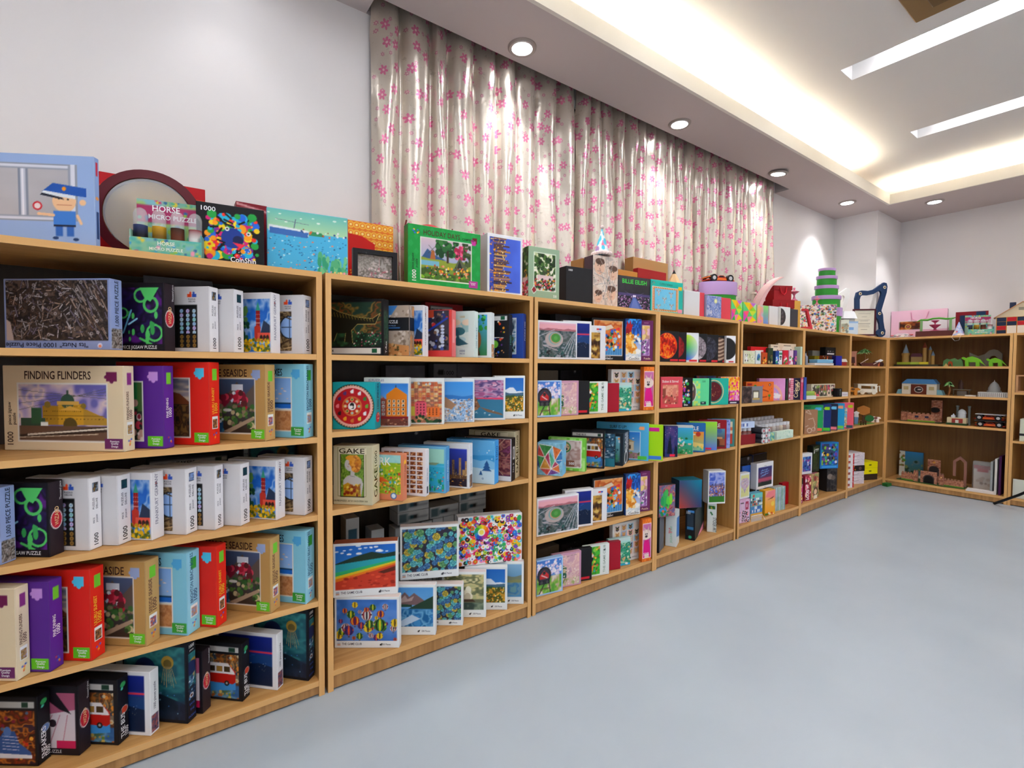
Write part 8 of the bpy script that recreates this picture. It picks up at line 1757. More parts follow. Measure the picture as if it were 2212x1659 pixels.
e = thing('wrapped_bundle', (6.235, -.10, TOP), R_(-90), 'crumpled clear bag of red and black pieces beside pink bag', 'bag')
e.scale = (.75,) * 3
m = MB(); rs = np.random.RandomState(4)
for k in range(26): m.ball((-.11 + .22 * rs.rand(), -.03 + .06 * rs.rand(), .012 + .025 * rs.rand()), .012 + .006 * rs.rand(), ['c84c50', '2c2424', 'e8c8c4', 'f4f0ee', '8c3038'][k % 5], 4, (1.6, 1, .6))
o = m.build('pieces', P, e); o['kind'] = 'stuff'
m = MB(); rs = np.random.RandomState(8)
gv = []
for j in range(9):
    for i in range(17):
        u, w_ = i / 16, j / 8
        gv.append((-.135 + .27 * u, -.055 + .11 * w_, .003 + .055 * math.sin(PI * u) ** .5 * math.sin(PI * w_) ** .5 * (.7 + .5 * rs.rand())))
ii = np.arange(9 * 17).reshape(9, 17)
m.add(gv, np.stack([ii[:-1, :-1], ii[:-1, 1:], ii[1:, 1:], ii[1:, :-1]], -1).reshape(-1, 4).tolist()); m.build('film', 'soft_film', e)
e = thing('toy_fountain', (6.255, -.36, TOP), R_(-80), 'brown based fountain toy with green arch and pink tiers', 'toy')
MB().prism([(-.14, -.05), (.14, -.05), (.15, .0), (.14, .05), (-.14, .05), (-.15, 0)], 0, .055, '5c2c28').build('base', P, e)
m = MB(); m.box(-.115, -.095, -.01, .01, .055, .165, '7ca86c').box(.105, .125, -.01, .01, .055, .17, '7ca86c')
m.tube([(-.14, 0, .155), (-.11, 0, .172), (-.06, 0, .168), (-.02, 0, .18), (.03, 0, .182), (.08, 0, .172), (.12, 0, .172), (.15, 0, .18)], [.004, .009, .01, .009, .009, .01, .009, .004], 8, '4c9c2c').build('arch', P, e)
MB().lathe([(.05, .056), (.015, .066), (.008, .08), (.045, .115), (.045, .119), (.006, .12), (.006, .135), (.032, .158), (.032, .161), (.001, .163)], 20, 'b8486c').build('tiers', P, e, smooth=True)
e = thing('gift_box', (6.40, -.60, TOP), R_(-78), 'maroon and navy panelled gift box behind small party hat', 'box')
m = MB().box(-.115, .115, -.05, .05, 0, .235, '6c1420', .002); face(m, (-.115, -.05, 0), (1, 0, 0), (0, 0, 1), .23, .235, 140, lambda c: c.f('7c1420').r(.14, 0, .48, .84, '1c3454').r(.62, .76, .9, .97, '1c3454').r(.7, .3, .98, .6, '1c3454'), .0003); m.build('carton', P, e)
e = thing('toy_house', (6.34, -.955, TOP), R_(-86), 'wooden advent house with red and navy drawers, right edge', 'toy house')
w, h = .165, .155
m = MB()
for k in range(6): x = -w + k * 2 * w / 5; m.box(x - .002, x + .002, -.04, .04, 0, h, 'd89838')
for k in range(5): m.box(-w, w, -.04, .04, k * h / 4 - .001 if k else 0, k * h / 4 + .001, 'd89838')
m.box(-w, w, .036, .04, 0, h, 'b89868').build('carcass', P, e)
gc_ = [['1c2c48', 'e4dcd0', 'e4dcd0', '1c2c48', 'b81c28'], ['b81c28', 'e4dcd0', 'e4dcd0', 'b81c28', '1c2c48'], ['1c2c48', '1c2c48', 'b81c28', '1c2c48', '1c2c48'], ['1c2c48', 'c01c28', '1c2c48', 'c01c28', '1c2c48']]
for r in range(4):
    for k in range(5):
        x0 = -w + k * 2 * w / 5 + .003
        if gc_[r][k] == 'e4dcd0' and r == 0: continue
        hh = h / 4 * (2 if gc_[r][k] == 'e4dcd0' else 1); z0 = (0 if gc_[r][k] == 'e4dcd0' else r * h / 4) + .0015
        m = MB().box(x0, x0 + 2 * w / 5 - .006, -.041, .03, z0, z0 + hh - .003, gc_[r][k]); m.build('drawer', P, e)
m = MB().plate([(-w - .015, h + .002), (w + .015, h + .002), (0, h + .13)], -.036, .036, 'd8c8a8'); m.plate([(-.025, h + .06), (.025, h + .06), (.025, h + .085), (-.025, h + .085)], -.0375, -.036, '8c8878')
m.build('gable', P, e)
m = MB(); m.add([(-w - .02, -.045, h), (-w - .02, .045, h), (0, .045, h + .138), (0, -.045, h + .138), (-w - .02, -.045, h - .006), (-w - .02, .045, h - .006), (0, .045, h + .131), (0, -.045, h + .131)], [(0, 1, 2, 3), (7, 6, 5, 4), (0, 3, 7, 4), (1, 5, 6, 2), (0, 4, 5, 1)], 'c89060')
m.add([(w + .02, -.045, h), (w + .02, .045, h), (0, .045, h + .138), (0, -.045, h + .138), (w + .02, -.045, h - .006), (w + .02, .045, h - .006), (0, .045, h + .131), (0, -.045, h + .131)], [(3, 2, 1, 0), (4, 5, 6, 7), (4, 7, 3, 0), (2, 6, 5, 1), (1, 5, 4, 0)], 'c89060').build('roof', P, e)
MB().box(-.085, -.045, -.02, .02, h + .07, h + .135, '24304c').build('chimney', P, e)
# ---------------------------------------------------------------- small goods and toys on the shelves
def mug(loc, r, h, c0, c1, label, group, name='glass_jar', cat='jar'):
    e = thing(name, loc, 0, label, cat, group)
    MB().lathe([(r * .9, 0), (r, h * .06), (r, h * .74), (r * .8, h * .8)], 14, cols=[c0, c0, c1, c1]).build('jar_body', G, e, smooth=True)
    MB().lathe([(r * .9, h * .8), (r * .9, h), (.001, h)], 14, 'd8d8dc').build('lid', P, e, smooth=True)
    return e
z3 = .6684
e = thing('display_tray', (3.42, .045, z3), R_(-8), 'dark red open tray at left end of the jar shelf', 'tray')
m = MB().box(-.085, .085, -.04, -.037, 0, .072, '8c1820').box(-.085, .085, .037, .04, 0, .072, '8c1820').box(-.085, -.082, -.037, .037, 0, .072, '8c1820').box(.082, .085, -.037, .037, 0, .072, '8c1820').box(-.082, .082, -.037, .037, 0, .002, '6c1018')
m.build('tray_body', P, e)
for k in range(3): mug((3.367 + k * .052, .045 - k * .006, z3 + .0025), .021, .115, 'b8b0ac', '8c4c44', ('left', 'middle', 'right')[k] + ' jar of three standing in the dark red tray', 'jars in the red tray')
m = MB().box(-.08, .08, -.035, .035, 0, .045, 'b8ccec', .001)
face(m, (-.08, -.035, 0), (1, 0, 0), (0, 0, 1), .16, .045, 260, lambda c: c.f('c8d8f0').q(['5c6ca8', 'f0f0f4', '8c9cc8'], 4, 1, .05, .2, .55, .8, .1), .0003)
m.build('card_box', P, None, (3.42, .045, z3 + .1185), R_(-8), label='low pale blue carton lying across the jars in the red tray', cat='box')
for k in range(9):
    r, q = divmod(k, 3)
    x = 3.535 + q * .039
    e = thing('puzzle_tin', (x, .03, z3 + .019 + r * .038), 0, ('bottom', 'middle', 'top')[r] + ' row, ' + ('left', 'centre', 'right')[q] + ' tin of nine silver-ended tubes lying stacked', 'tin', 'silver-ended tubes')
    MB().lathe([(.018, -.05), (.018, .07)], 16, '34343c', R=rotx(PI / 2)).build('tube_body', P, e, smooth=True)
    MB().lathe([(.001, .0705), (.0185, .0705), (.0185, .0785), (.001, .079)][::-1], 16, 'c4c4c8', R=rotx(PI / 2)).lathe([(.0001, .0792), (.009, .0792), (.009, .0796), (.0001, .0796)], 12, ('c84450', 'f0f0f0')[k % 2], R=rotx(PI / 2)).build('end_cap', P, e, smooth=True)
jc = [('5c4034', 'c8c0b8'), ('3c5c6c', 'b8a8a0'), ('2c2c34', 'd8c8b0'), ('4c7c74', 'a88c80')]
for r in range(3):
    for k in range(9):
        mug((3.685 + k * .058 + (r % 2) * .02, .075 + r * .062, z3), .024, .118 + r * .018, *jc[(k + r) % 4], 'jar of coloured pieces, %s row, %s from the left' % (('front', 'middle', 'rear')[r], ('first', 'second', 'third', 'fourth', 'fifth', 'sixth', 'seventh', 'eighth', 'ninth')[k]), 'jars of puzzle pieces')
for x0, w, cols, lab in ((3.735, .10, ['7cb8b0', 'c8d890', '5c9c94'], 'teal and green patterned tray in front of the jars'), (3.955, .27, ['d8ecdc', 'b8d8c8', 'e8f4e8'], 'long pale mint tray in front of the jars')):
    m = MB().box(-w / 2, w / 2, -.017, .017, 0, .062, cols[0], .001)
    face(m, (-w / 2, -.017, 0), (1, 0, 0), (0, 0, 1), w, .062, 260, lambda c: c.f(cols[0]).b(cols, 30, .08, .16).b(['8ca898'], 14, .02, .03), .0003)
    m.build('display_tray', P, None, (x0, .012, z3), 0, label=lab, cat='tray')
e = thing('book_stand', (3.55, -.0, .0855), R_(-8), 'clear acrylic stand in front of the skyline lettering box', 'stand')
MB().box(-.06, .06, -.003, .0, 0, .045, 'e8ecec').build('plate', 'soft_film', e)
MB().tube([(-.06, -.005, .045), (.06, -.005, .045), (.075, -.02, .004)], .0018, 6, 'f0f0f0').build('rod', P, e)

# bookcase six
e = thing('display_tray', (4.62, .015, 1.2704), R_(-10), 'flat sky blue lidded case on top of white leaflets, sixth bookcase', 'tray')
MB().box(-.11, .11, -.035, .035, 0, .022, '7cb8dc', .002).build('case_body', P, e); MB().box(-.112, .112, -.037, .037, .022, .03, '94cce4', .002).build('lid', P, e)
MB().box(-.16, .16, -.04, .04, 0, .018, 'e8e0dc', .001).build('leaflet_stack', P, None, (4.60, .02, 1.2504), R_(-4), label='low stack of white leaflets on top shelf, sixth bookcase', cat='paper')
e = thing('toy_house', (5.10, .03, 1.2504), R_(-30), 'tiny red and cream wooden house, top shelf, sixth bookcase', 'toy house')
MB().box(-.03, .03, -.02, .02, 0, .035, 'a83028').build('wall', P, e); MB().plate([(-.035, .035), (.035, .035), (.02, .062), (-.02, .062)], -.025, .025, 'e8dccc').build('roof', P, e)
for k, (x, c) in enumerate(((4.36, '3c4c4c'), (4.40, '8c94a8'))):
    e = thing('bottle', (x, .05, 1.2504), 0, ('dark green' if k == 0 else 'silver grey') + ' small bottle at left end, top shelf, sixth bookcase', 'bottle')
    MB().lathe([(.018, 0), (.018, .07), (.008, .085), (.008, .10)], 14, c).build('bottle_body', G, e, smooth=True)
    MB().lathe([(.0095, .10), (.0095, .115), (.001, .115)], 12, '222').build('cap', P, e)
for k in range(2): MB().box(-.055, .055, -.02, .02, 0, .017, ('8cb44c', 'a8cc5c')[k], .001).build('game_box', P, None, (4.385, .015, .9654 + .0305 + k * .0178), R_(-12), label=('lower', 'upper')[k] + ' slim green box on the white carton beside the sushi box', cat='box', group='slim green boxes')
MB().box(-.06, .06, -.03, .03, 0, .03, 'e4e4e0', .001).build('card_box', P, None, (4.385, .015, .9652), R_(-12), label='low white carton under two slim green boxes, sixth bookcase', cat='box')

# bookcase seven: wooden puzzle toys
def palm(loc, h, r, label, base='8c5c34'):
    e = thing('toy_palm', loc, 0, label, 'toy tree', 'wooden palm trees')
    MB().tube([(0, 0, .003), (.01, 0, h * .4), (0, 0, h * .72)], [.009, .007, .006], 8, base).build('trunk', P, e)
    for t, cc in ((0, '5cac54'), (.9, '7cc468'), (1.9, '4c9c4c')):
        m = MB()
        for k in range(7):
            a = (k - 3) * .42
            dx, dz = math.sin(a), math.cos(a)
            pts = [(0, 0), (dx * r * .5 - dz * .012, dz * r * .42 + dx * .012 + .01), (dx * r, dz * r * .55 - .02 * abs(a)), (dx * r * .5 + dz * .012, dz * r * .42 - dx * .012 - .004)]
            n0 = m.n; m.plate(pts, -.002, .002, cc if k % 2 else 'a8d890')
            vv = m.v[-1]; c_, s_ = math.cos(t), math.sin(t)
            x = vv[:, 0] * c_ - vv[:, 1] * s_; y = vv[:, 0] * s_ + vv[:, 1] * c_; vv[:, 0] = x; vv[:, 1] = y; vv[:, 2] += h * .74
        m.build('frond_plate', P, e)
    return e
palm((5.86, .10, 1.2504), .185, .075, 'green wooden palm tree toy on the top shelf of the corner bookcase')
e = thing('toy_figure', (5.50, .08, 1.2504), R_(-50), 'brown and pink wooden pirate figure standing left of the palm', 'toy figure')
MB().plate([(-.03, 0), (-.012, 0), (-.005, .03), (.005, .03), (.012, 0), (.03, 0), (.026, .12), (.034, .145), (-.034, .145), (-.026, .12)], -.004, .004, 'b87c64').build('figure_body', P, e)
MB().plate([(-.018, .03), (.016, .03), (.012, .09), (-.014, .09)], -.0075, -.0042, '4c2420').build('coat', P, e); MB().box(-.04, .04, -.02, .02, -.0, .004, 'a86c4c').build('foot_plate', P, e)
e = thing('toy_ship', (5.83, .05, 1.2504), R_(-45), 'dark brown wooden pirate ship in front of the palm', 'toy ship')
MB().plate([(-.10, .035), (-.07, .0), (.06, .0), (.09, .045), (.05, .035), (-.05, .035)], -.018, .018, '5c2c24').build('hull', P, e)
MB().tube([(-.09, -.02, .03), (-.02, -.02, .075)], .003, 6, 'e8d8c8').tube([(.03, -.02, .02), (.08, -.02, .05)], .003, 6, 'e8d8c8').build('oar', P, e)
e = thing('toy_animal', (5.955, .012, 1.2504), R_(-50), 'white and orange wooden gull toy beside the ship', 'toy animal')
MB().plate([(0, 0), (.012, 0), (.014, .045), (-.004, .045)], -.003, .003, 'c86440').build('leg', P, e); MB().plate([(-.03, .05), (-.01, .045), (.02, .045), (.045, .062), (.02, .075), (-.005, .06)], -.004, .004, 'f0ece8').build('animal_body', P, e)
e = thing('toy_chest', (6.09, .055, 1.2504), R_(-40), 'pair of dark brown barrels at the right end of the pirate shelf', 'toy chest')
for x in (-.03, .03): MB().lathe([(.018, 0), (.024, .022), (.018, .045)], 14, '40201c', T=(x, 0, 0)).build('barrel', P, e, smooth=True)
# second shelf
def beast(loc, rz, L, col, spots, label, name='toy_animal', long_neck=False, group=None):
    e = thing(name, loc, rz, label, 'toy animal', group)
    m = MB(); h = L * .62
    m.plate([(-.42 * L, .5 * h), (-.36 * L, .86 * h), (-.1 * L, .98 * h), (.15 * L, .86 * h), (.34 * L, .9 * h), (.5 * L, .72 * h), (.46 * L, .6 * h), (.32 * L, .56 * h), (.24 * L, .42 * h), (-.3 * L, .38 * h)] if not long_neck else
            [(-.30 * L, .45 * h), (-.26 * L, .8 * h), (-.06 * L, .92 * h), (.12 * L, .78 * h), (.28 * L, .6 * h), (.40 * L, .28 * h), (.5 * L, .05 * h), (.34 * L, .3 * h), (.2 * L, .4 * h), (-.2 * L, .36 * h)], -.012, .012, col)
    m.build('animal_body', P, e)
    if not long_neck: MB().ball((.0, -.013, .72 * h), .012, spots, 6, (1.4, .2, 1)).ball((-.25 * L, -.013, .66 * h), .01, spots, 6, (1.3, .2, 1)).build('patch', P, e)
    for x in (-.26, .18):
        for s in (-1, 1): MB().plate([(x * L - .012, 0), (x * L + .014, 0), (x * L + .012, .5 * h), (x * L - .014, .5 * h)], s * .014 - .003, s * .014 + .003, col).build('leg', P, e)
    if long_neck: MB().plate([(-.26 * L, .7 * h), (-.42 * L, .86 * h), (-.5 * L, .8 * h), (-.46 * L, .66 * h), (-.30 * L, .5 * h)], -.01, .01, col).build('head', P, e)
    return e
beast((5.48, .07, .9654), R_(-50), .13, 'd88c2c', '6c4420', 'orange wooden lion toy on second shelf of the corner bookcase')
e = thing('toy_bus', (5.80, .06, .9654), R_(-45), 'cream wooden open bus toy with red radiator, corner bookcase', 'toy bus')
m = MB()
for y in (-.035, .035): plate_hole(m, [(-.095, .02), (-.095, .105), (.08, .098), (.085, .02)], [(-.065, .055), (-.065, .088), (.06, .082), (.062, .055)], y - .003, y + .003, 'ece6d4')
m.box(-.095, -.088, -.032, .032, .02, .10, 'ece6d4').box(-.10, .085, -.035, .035, .100, .106, 'f0eadc').build('bus_body', P, e)
MB().box(-.104, -.0955, -.025, .025, .022, .055, 'b81c28').build('radiator', P, e)
for x in (-.055, .05):
    for s in (-1, 1): MB().lathe([(.001, -.003), (.02, -.003), (.02, .003), (.001, .003)], 18, 'e0d8c4', R=rotx(PI / 2), T=(x, s * .043, .02)).build('wheel', P, e)
MB().tube([(.09, 0, .02), (.10, 0, .08), (.12, 0, .085), (.125, 0, .03)], .006, 6, 'ece6d4').build('rear_ladder', P, e)
# third shelf: farm
MB().prism([(-.14, -.045), (.14, -.045), (.15, .03), (-.15, .04)], 0, .004, '5c9c3c').build('grass_base', P, None, (5.70, .05, .6704), R_(-6), label='flat green grass plate under the wooden farm toys', cat='base')
e = thing('toy_tree', (5.80, .075, .6750), R_(-55), 'wooden toy tree with orange crown and green bush', 'toy tree')
MB().plate([(-.012, 0), (.012, 0), (.008, .10), (-.008, .10)], -.004, .004, '5c3c24').build('trunk', P, e)
MB().plate([(.055 * math.cos(t * PI / 6) * (1 + .15 * (t % 2)) - .005, .125 + .045 * math.sin(t * PI / 6) * (1 + .12 * (t % 2))) for t in range(12)], -.012, -.005, 'c87c30').build('crown', P, e)
MB().plate([(.04 * math.cos(t * PI / 5) + .045, .045 + .035 * math.sin(t * PI / 5)) for t in range(10)], -.02, -.013, '2c6c34').build('bush', P, e)
e = thing('toy_figure', (5.565, .06, .6750), R_(-55), 'white hatted wooden farmer figure left of the orange tree', 'toy figure')
MB().plate([(-.014, 0), (.014, 0), (.018, .07), (-.018, .07)], -.004, .004, '6c94b8').build('trousers', P, e); MB().plate([(-.02, .07), (.02, .07), (.016, .10), (.026, .115), (0, .13), (-.026, .115), (-.016, .10)], -.005, .005, 'ece4dc').build('shirt_and_hat', P, e)
beast((5.99, .035, .6704), R_(-50), .10, 'ecdcd0', '8c4c3c', 'white cow toy with brown patches, right of orange tree')
e = thing('toy_fence', (5.57, .0, .6704), R_(-10), 'low brown wooden toy fence at the shelf edge', 'fence')
MB().box(-.045, .045, -.003, .003, .014, .02, '4c3020').box(-.045, .045, -.003, .003, .03, .036, '4c3020').build('rail', P, e)
MB().box(-.045, -.038, -.004, .004, 0, .042, '4c3020').box(-.004, .004, -.004, .004, 0, .042, '4c3020').box(.038, .045, -.004, .004, 0, .042, '4c3020').build('post', P, e)
# bottom: stacked cartons
def pack(w, d, h, fn, col): 
    m = MB().box(-w / 2, w / 2, -d / 2, d / 2, 0, h, col, .001)
    for O, A, l in (((-w / 2, -d / 2, .001), (1, 0, 0), w), ((w / 2, -d / 2, .001), (0, 1, 0), d)): face(m, O, A, (0, 0, 1), l, h - .002, 220, fn, .0003)
    return m.mesh('carton', [P])
fa = lambda c: c.f('ece8ea').r(.86, 0, 1, 1, 'c02830').r(.3, .3, .6, .75, '8c3c38').o(.45, .5, .2, 'b05c50')
fb = lambda c: c.f('e4dce2').n(['ece6ea', 'd8ccd4', 'e8e0e4'], 4, 3, 1).l(.3, .4, .7, .6, .05, '8c7c84').r(0, 0, .04, 1, 'a83848')
ma, mb_ = pack(.125, .12, .054, fa, 'e8e4e6'), pack(.21, .15, .062, fb, 'e0d8dc')
on = ['bottom', 'second', 'third', 'fourth', 'fifth', 'topmost']
for k in range(6):
    o = bpy.data.objects.new('carton', ma); COL.objects.link(o); o.location = (5.325, .075, .0804 + k * .0552); o.rotation_euler = (0, 0, R_(-18 + (k * 7) % 5))
    tag(o, on[k] + ' carton of the white stack with red ends, corner bookcase', 'carton', 'white cartons with red ends')
zz = .0804
for k in range(5):
    dk = k == 2
    mm = pack(.22, .15, .056, lambda c: c.f('1c1618').b(['e8b030', 'c88020'], 10, .06, .14, 0, 0, .5, 1).o(.75, .5, .25, '8c6c60').o(.75, .5, .15, '3c2c28'), '18141a') if dk else mb_
    o = bpy.data.objects.new('carton', mm); COL.objects.link(o); o.location = (5.575, .115, zz); o.rotation_euler = (0, 0, R_(-24 + (k % 2) * 3)); zz += .0575 if dk else .0635
    tag(o, ('black carton with gold print in the marbled stack' if dk else on[k if k < 4 else 5] + ' pale marbled carton of the stack beside the red-ended cartons'), 'carton', None if dk else 'pale marbled cartons')
fy = lambda c: c.f('e8dc10').r(.42, .42, .58, .56, '3c3810')
my = pack(.20, .13, .062, fy, 'e8dc10')
for k in range(2):
    o = bpy.data.objects.new('carton', my); COL.objects.link(o); o.location = (5.90, .09, .1415 + k * .0632); o.rotation_euler = (0, 0, R_(-20))
    tag(o, ('lower', 'upper')[k] + ' bright yellow carton in the corner bookcase', 'carton', 'bright yellow cartons')
o = bpy.data.objects.new('carton', pack(.2, .13, .06, lambda c: c.f('3c2c20'), '3c2c20')); COL.objects.link(o); o.location = (5.90, .09, .0804); o.rotation_euler = (0, 0, R_(-20)); tag(o, 'dark brown carton beneath the yellow cartons', 'carton')
MB().prism([(-.045, -.03), (.04, -.04), (.05, .01), (-.03, .02)], 0, .03, '1c6c24').build('green_cloth', mat('green_cloth', '1f6a26', .95), None, (6.118, -.035, 0), 0, label='small green cloth wad on floor at the bookcase corner', cat='cloth')

# ---------------------------------------------------------------- end wall shelves; local frame x to the right, y into the shelf
def EW(y, x, z): return (XB + x, y, z)
RZ = R_(-90)
S1, S2, S3, S4 = 1.2524, .9674, .6854, .0704
e = thing('toy_castle', EW(-.225, .16, S1), RZ, 'fairy-tale castle model with blue spires on a green mound', 'toy castle')
MB().prism([(-.19, -.06), (.0, -.09), (.17, -.07), (.19, .06), (-.17, .07)], 0, .02, '3c3c2c').prism([(-.17, -.05), (-.05, -.075), (.02, -.05), (-.02, .02), (-.15, .04)], .02, .045, 'a8bc3c').build('mound', P, e)
MB().lathe([(.032, .045), (.03, .11), (.036, .118), (.036, .14)], 16, 'b08c50', T=(-.11, 0, 0)).build('round_tower', P, e, smooth=True)
MB().lathe([(.028, .14), (.0005, .235)], 16, '8ca0b0', T=(-.11, 0, 0)).build('spire', P, e, smooth=True)
MB().box(-.06, .03, -.025, .025, .03, .10, 'a08458').build('great_hall', P, e); MB().plate([(-.065, .10), (.035, .10), (.02, .135), (-.05, .135)], -.03, .03, '5c3440').build('roof', P, e)
for x, y, r, h, c in ((.045, .0, .017, .19, 'b08c50'), (.085, .015, .012, .17, 'a88450'), (.115, -.015, .014, .11, 'b8904c')):
    MB().lathe([(r, .02), (r, h)], 12, c, T=(x, y, 0)).build('tower', P, e, smooth=True); MB().lathe([(r * 1.2, h), (.0005, h + r * 3.4)], 12, '6c8498' if r < .015 else '8c4430', T=(x, y, 0)).build('spire', P, e, smooth=True)
MB().box(.02, .09, -.07, -.05, .0205, .045, 'd8c838').build('yellow_gate', P, e)
for k, (y, x) in enumerate(((-.655, .08), (-.81, .09))):
    beast(EW(y, x, S1), R_(90), .17 if k == 0 else .14, '7cc830', '4c8c1c', ('larger' if k == 0 else 'smaller') + ' lime green wooden dinosaur on the end wall top shelf', 'toy_dinosaur', True, 'green wooden dinosaurs').rotation_euler = (0, 0, R_(-90))
e = thing('toy_landscape', EW(-.495, .10, S1), RZ, 'row of green toy hedges with an orange creature before them', 'toy landscape')
e.scale = (.72, 1, .9)
MB().plate([(-.09, 0), (-.085, .06), (-.05, .085), (-.02, .075), (.03, .09), (.06, .07), (.09, .085), (.11, .06), (.12, 0)], -.01, .01, '5c8c54').build('hedge', P, e)
MB().plate([(-.03, 0), (-.02, 0), (-.015, .03), (.0, .03), (.008, 0), (.018, 0), (.014, .045), (-.01, .06), (-.03, .045)], -.03, -.02, 'a84820').build('creature', P, e)
MB().plate([(-.07, 0), (-.02, 0), (-.045, .035)], -.045, -.038, 'd8c078').build('tent', P, e)
e = thing('toy_castle', EW(-.70, .27, S1), RZ, 'plain grey stone arch model behind the green dinosaurs', 'toy castle')
m = plate_hole(MB(), [(.0, 0), (.0, .12), (.03, .155), (.06, .165), (.09, .155), (.12, .12), (.12, 0)], [(.03, .0001), (.03, .08), (.045, .10), (.06, .105), (.075, .10), (.09, .08), (.09, .0001)], -.012, .012, '8c887c')
m.plate([(-.11, 0), (.0, 0), (.0, .12), (-.05, .10), (-.11, .14)], -.012, .012, '84806f').build('arch_wall', P, e)
# shelf two
e = thing('toy_station', EW(-.25, .14, S2), RZ, 'cream toy pavilion with blue roof and oval brown sign', 'toy building')
MB().box(-.14, .14, -.05, .05, 0, .108, 'd8d4c4').build('wall', P, e)
MB().plate([(-.145, .108), (.145, .108), (.112, .155), (-.098, .155)], -.055, .055, '4c88c0').build('roof', P, e)
m = MB().box(-.062, .062, -.058, -.051, .0, .10, '5c2c20')
face(m, (-.062, -.058, 0), (1, 0, 0), (0, 0, 1), .124, .10, 260, lambda c: c.f('5c2c20').o(.5, .48, .34, 'e8e4dc', .30).o(.5, .48, .3, '2c2424', .26).o(.55, .5, .15, 'c8c4c0', .06), .0003); m.build('sign', P, e)
for x in (-.105, .10): MB().box(x - .02, x + .02, -.052, -.0505, .045, .08, 'b8a878').build('window', P, e)
for s in (-1, 1): MB().plate([(s * .14, 0), (s * .19, .0), (s * .175, .045), (s * .14, .05)][::s], -.04, .04, '7cb4c4').build('side_ramp', P, e)
palm(EW(-.485, .07, S2), .14, .045, 'small green wooden palm tree toy right of the blue-roofed pavilion').rotation_euler = (0, 0, RZ)
e = thing('toy_building', EW(-.575, .15, S2), RZ, 'dim grey model station with slender posts behind the palm', 'toy building')
MB().box(-.07, .06, -.03, .03, .055, .063, '6c6858').build('roof', P, e); MB().box(-.04, .03, -.02, .02, 0, .045, '6c6860').build('wall', P, e)
for x in (-.065, .05): MB().box(x - .004, x + .004, -.028, -.02, 0, .055, '4c4838').build('post', P, e)
MB().lathe([(.02, .063), (.018, .12), (.0005, .16)], 8, '4c342c', T=(-.02, .02, 0)).build('turret', P, e)
e = thing('toy_temple', EW(-.80, .10, S2), RZ, 'white columned temple model with a grey stepped dome', 'toy building')
MB().box(-.10, .10, -.06, .06, 0, .045, 'dcdcd8').build('colonnade', P, e)
m = MB()
for k in range(14): m.box(-.094 + k * .0137, -.090 + k * .0137, -.064, -.0602, .004, .04, '8c8c8c')
m.build('columns', P, e); MB().lathe([(.05, .0455), (.05, .06), (.042, .06), (.042, .085), (.034, .10), (.030, .115), (.018, .132), (.004, .145), (.001, .16)], 20, '9c9c98').build('dome', P, e, smooth=True)
MB().prism([(-.19, -.06), (-.115, -.05), (-.115, .02), (-.17, .02)], 0, .012, 'd8d8d4').build('steps', P, e)
# shelf three
def stone(c): c.n(['b88468', 'a06c54', 'c89880', '8c5c4c'], 7, 5, 1).b(['9c6850', 'cca088', '84503c'], 50, .03, .06, 0, 0, 1, 1, .6)
def crenel(m, x0, x1, y0, y1, z0, h, n, col='a8745c'):
    m.box(x0, x1, y0, y1, z0, z0 + h, col)
    for k in range(n): a = x0 + (x1 - x0) * (k + .2) / n; m.box(a, a + (x1 - x0) * .6 / n, y0, y1, z0 + h, z0 + h + .014, col)
    face(m, (x0, y0, z0), (1, 0, 0), (0, 0, 1), x1 - x0, h, 200, stone, .0004)
e = thing('toy_fort', EW(-.27, .15, S3), RZ, 'pink stone toy fort with a tall arched tower', 'toy castle')
MB().prism([(-.17, -.07), (.16, -.11), (.17, .06), (-.16, .06)], 0, .006, '3c4c2c').build('base', P, e)
m = MB(); crenel(m, -.10, .12, -.08, -.072, .006, .075, 6); m.box(-.10, .12, -.082, -.0802, .006, .018, '7cac34').box(-.04, -.01, -.0815, -.0802, .045, .065, '34344c').box(.04, .07, -.0815, -.0802, .045, .065, '34344c').build('front_wall', P, e)
m = MB(); crenel(m, -.16, -.10, -.06, -.052, .006, .09, 3, '6c5034'); m.build('side_wall', P, e)
m = MB(); m.box(.07, .155, .0, .03, .006, .225, '8c5c4c'); face(m, (.07, .0, .006), (1, 0, 0), (0, 0, 1), .085, .219, 200, lambda c: (stone(c), c.o(.35, .55, .17, '1a1210', .12)), .0004); m.build('tower', P, e)
e = thing('toy_palace', EW(-.555, .08, S3), RZ, 'small cream palace model with red doors and white dome', 'toy castle')
MB().box(-.075, .075, -.04, .05, 0, .018, '2c4c2c').build('base', P, e)
m = MB().box(-.07, .07, -.03, .04, .018, .07, 'd8c8a0'); m.box(-.035, .045, -.032, -.0302, .02, .062, '9c3c34').box(-.008, .016, -.034, -.0322, .02, .05, 'e0dcd0'); m.build('wall', P, e)
MB().box(-.045, -.015, -.01, .02, .07, .09, 'ccd0d8').lathe([(.012, .09), (.001, .108)], 8, 'c0c8d4', T=(-.03, .005, 0)).build('left_turret', P, e)
MB().lathe([(.03, .07), (.03, .11), (.034, .112), (.028, .135), (.012, .15), (.001, .155)], 18, 'c8ccd0', T=(.03, .01, 0)).build('dome', P, e, smooth=True)
for x in (-.01, .075): MB().lathe([(.011, .0 if x > .07 else .07), (.010, .17), (.014, .175), (.012, .185)], 10, '7c8480', T=(x, .045, 0)).build('column', P, e, smooth=True)
for k in range(2): toy_car(EW(-.785 + .008 * k, .10, S3 + .0005 + k * .062), RZ + R_(180 * k), ('lower' if k == 0 else 'upper') + ' red and orange boxed race car on the end wall third shelf', .205, 'c0301c')
MB().box(-.105, .105, -.05, .05, 0, .006, '3c3c40', .001).build('blister_tray', P, None, EW(-.785, .10, S3 + .054), RZ, label='dark plastic tray between the two boxed race cars', cat='tray')
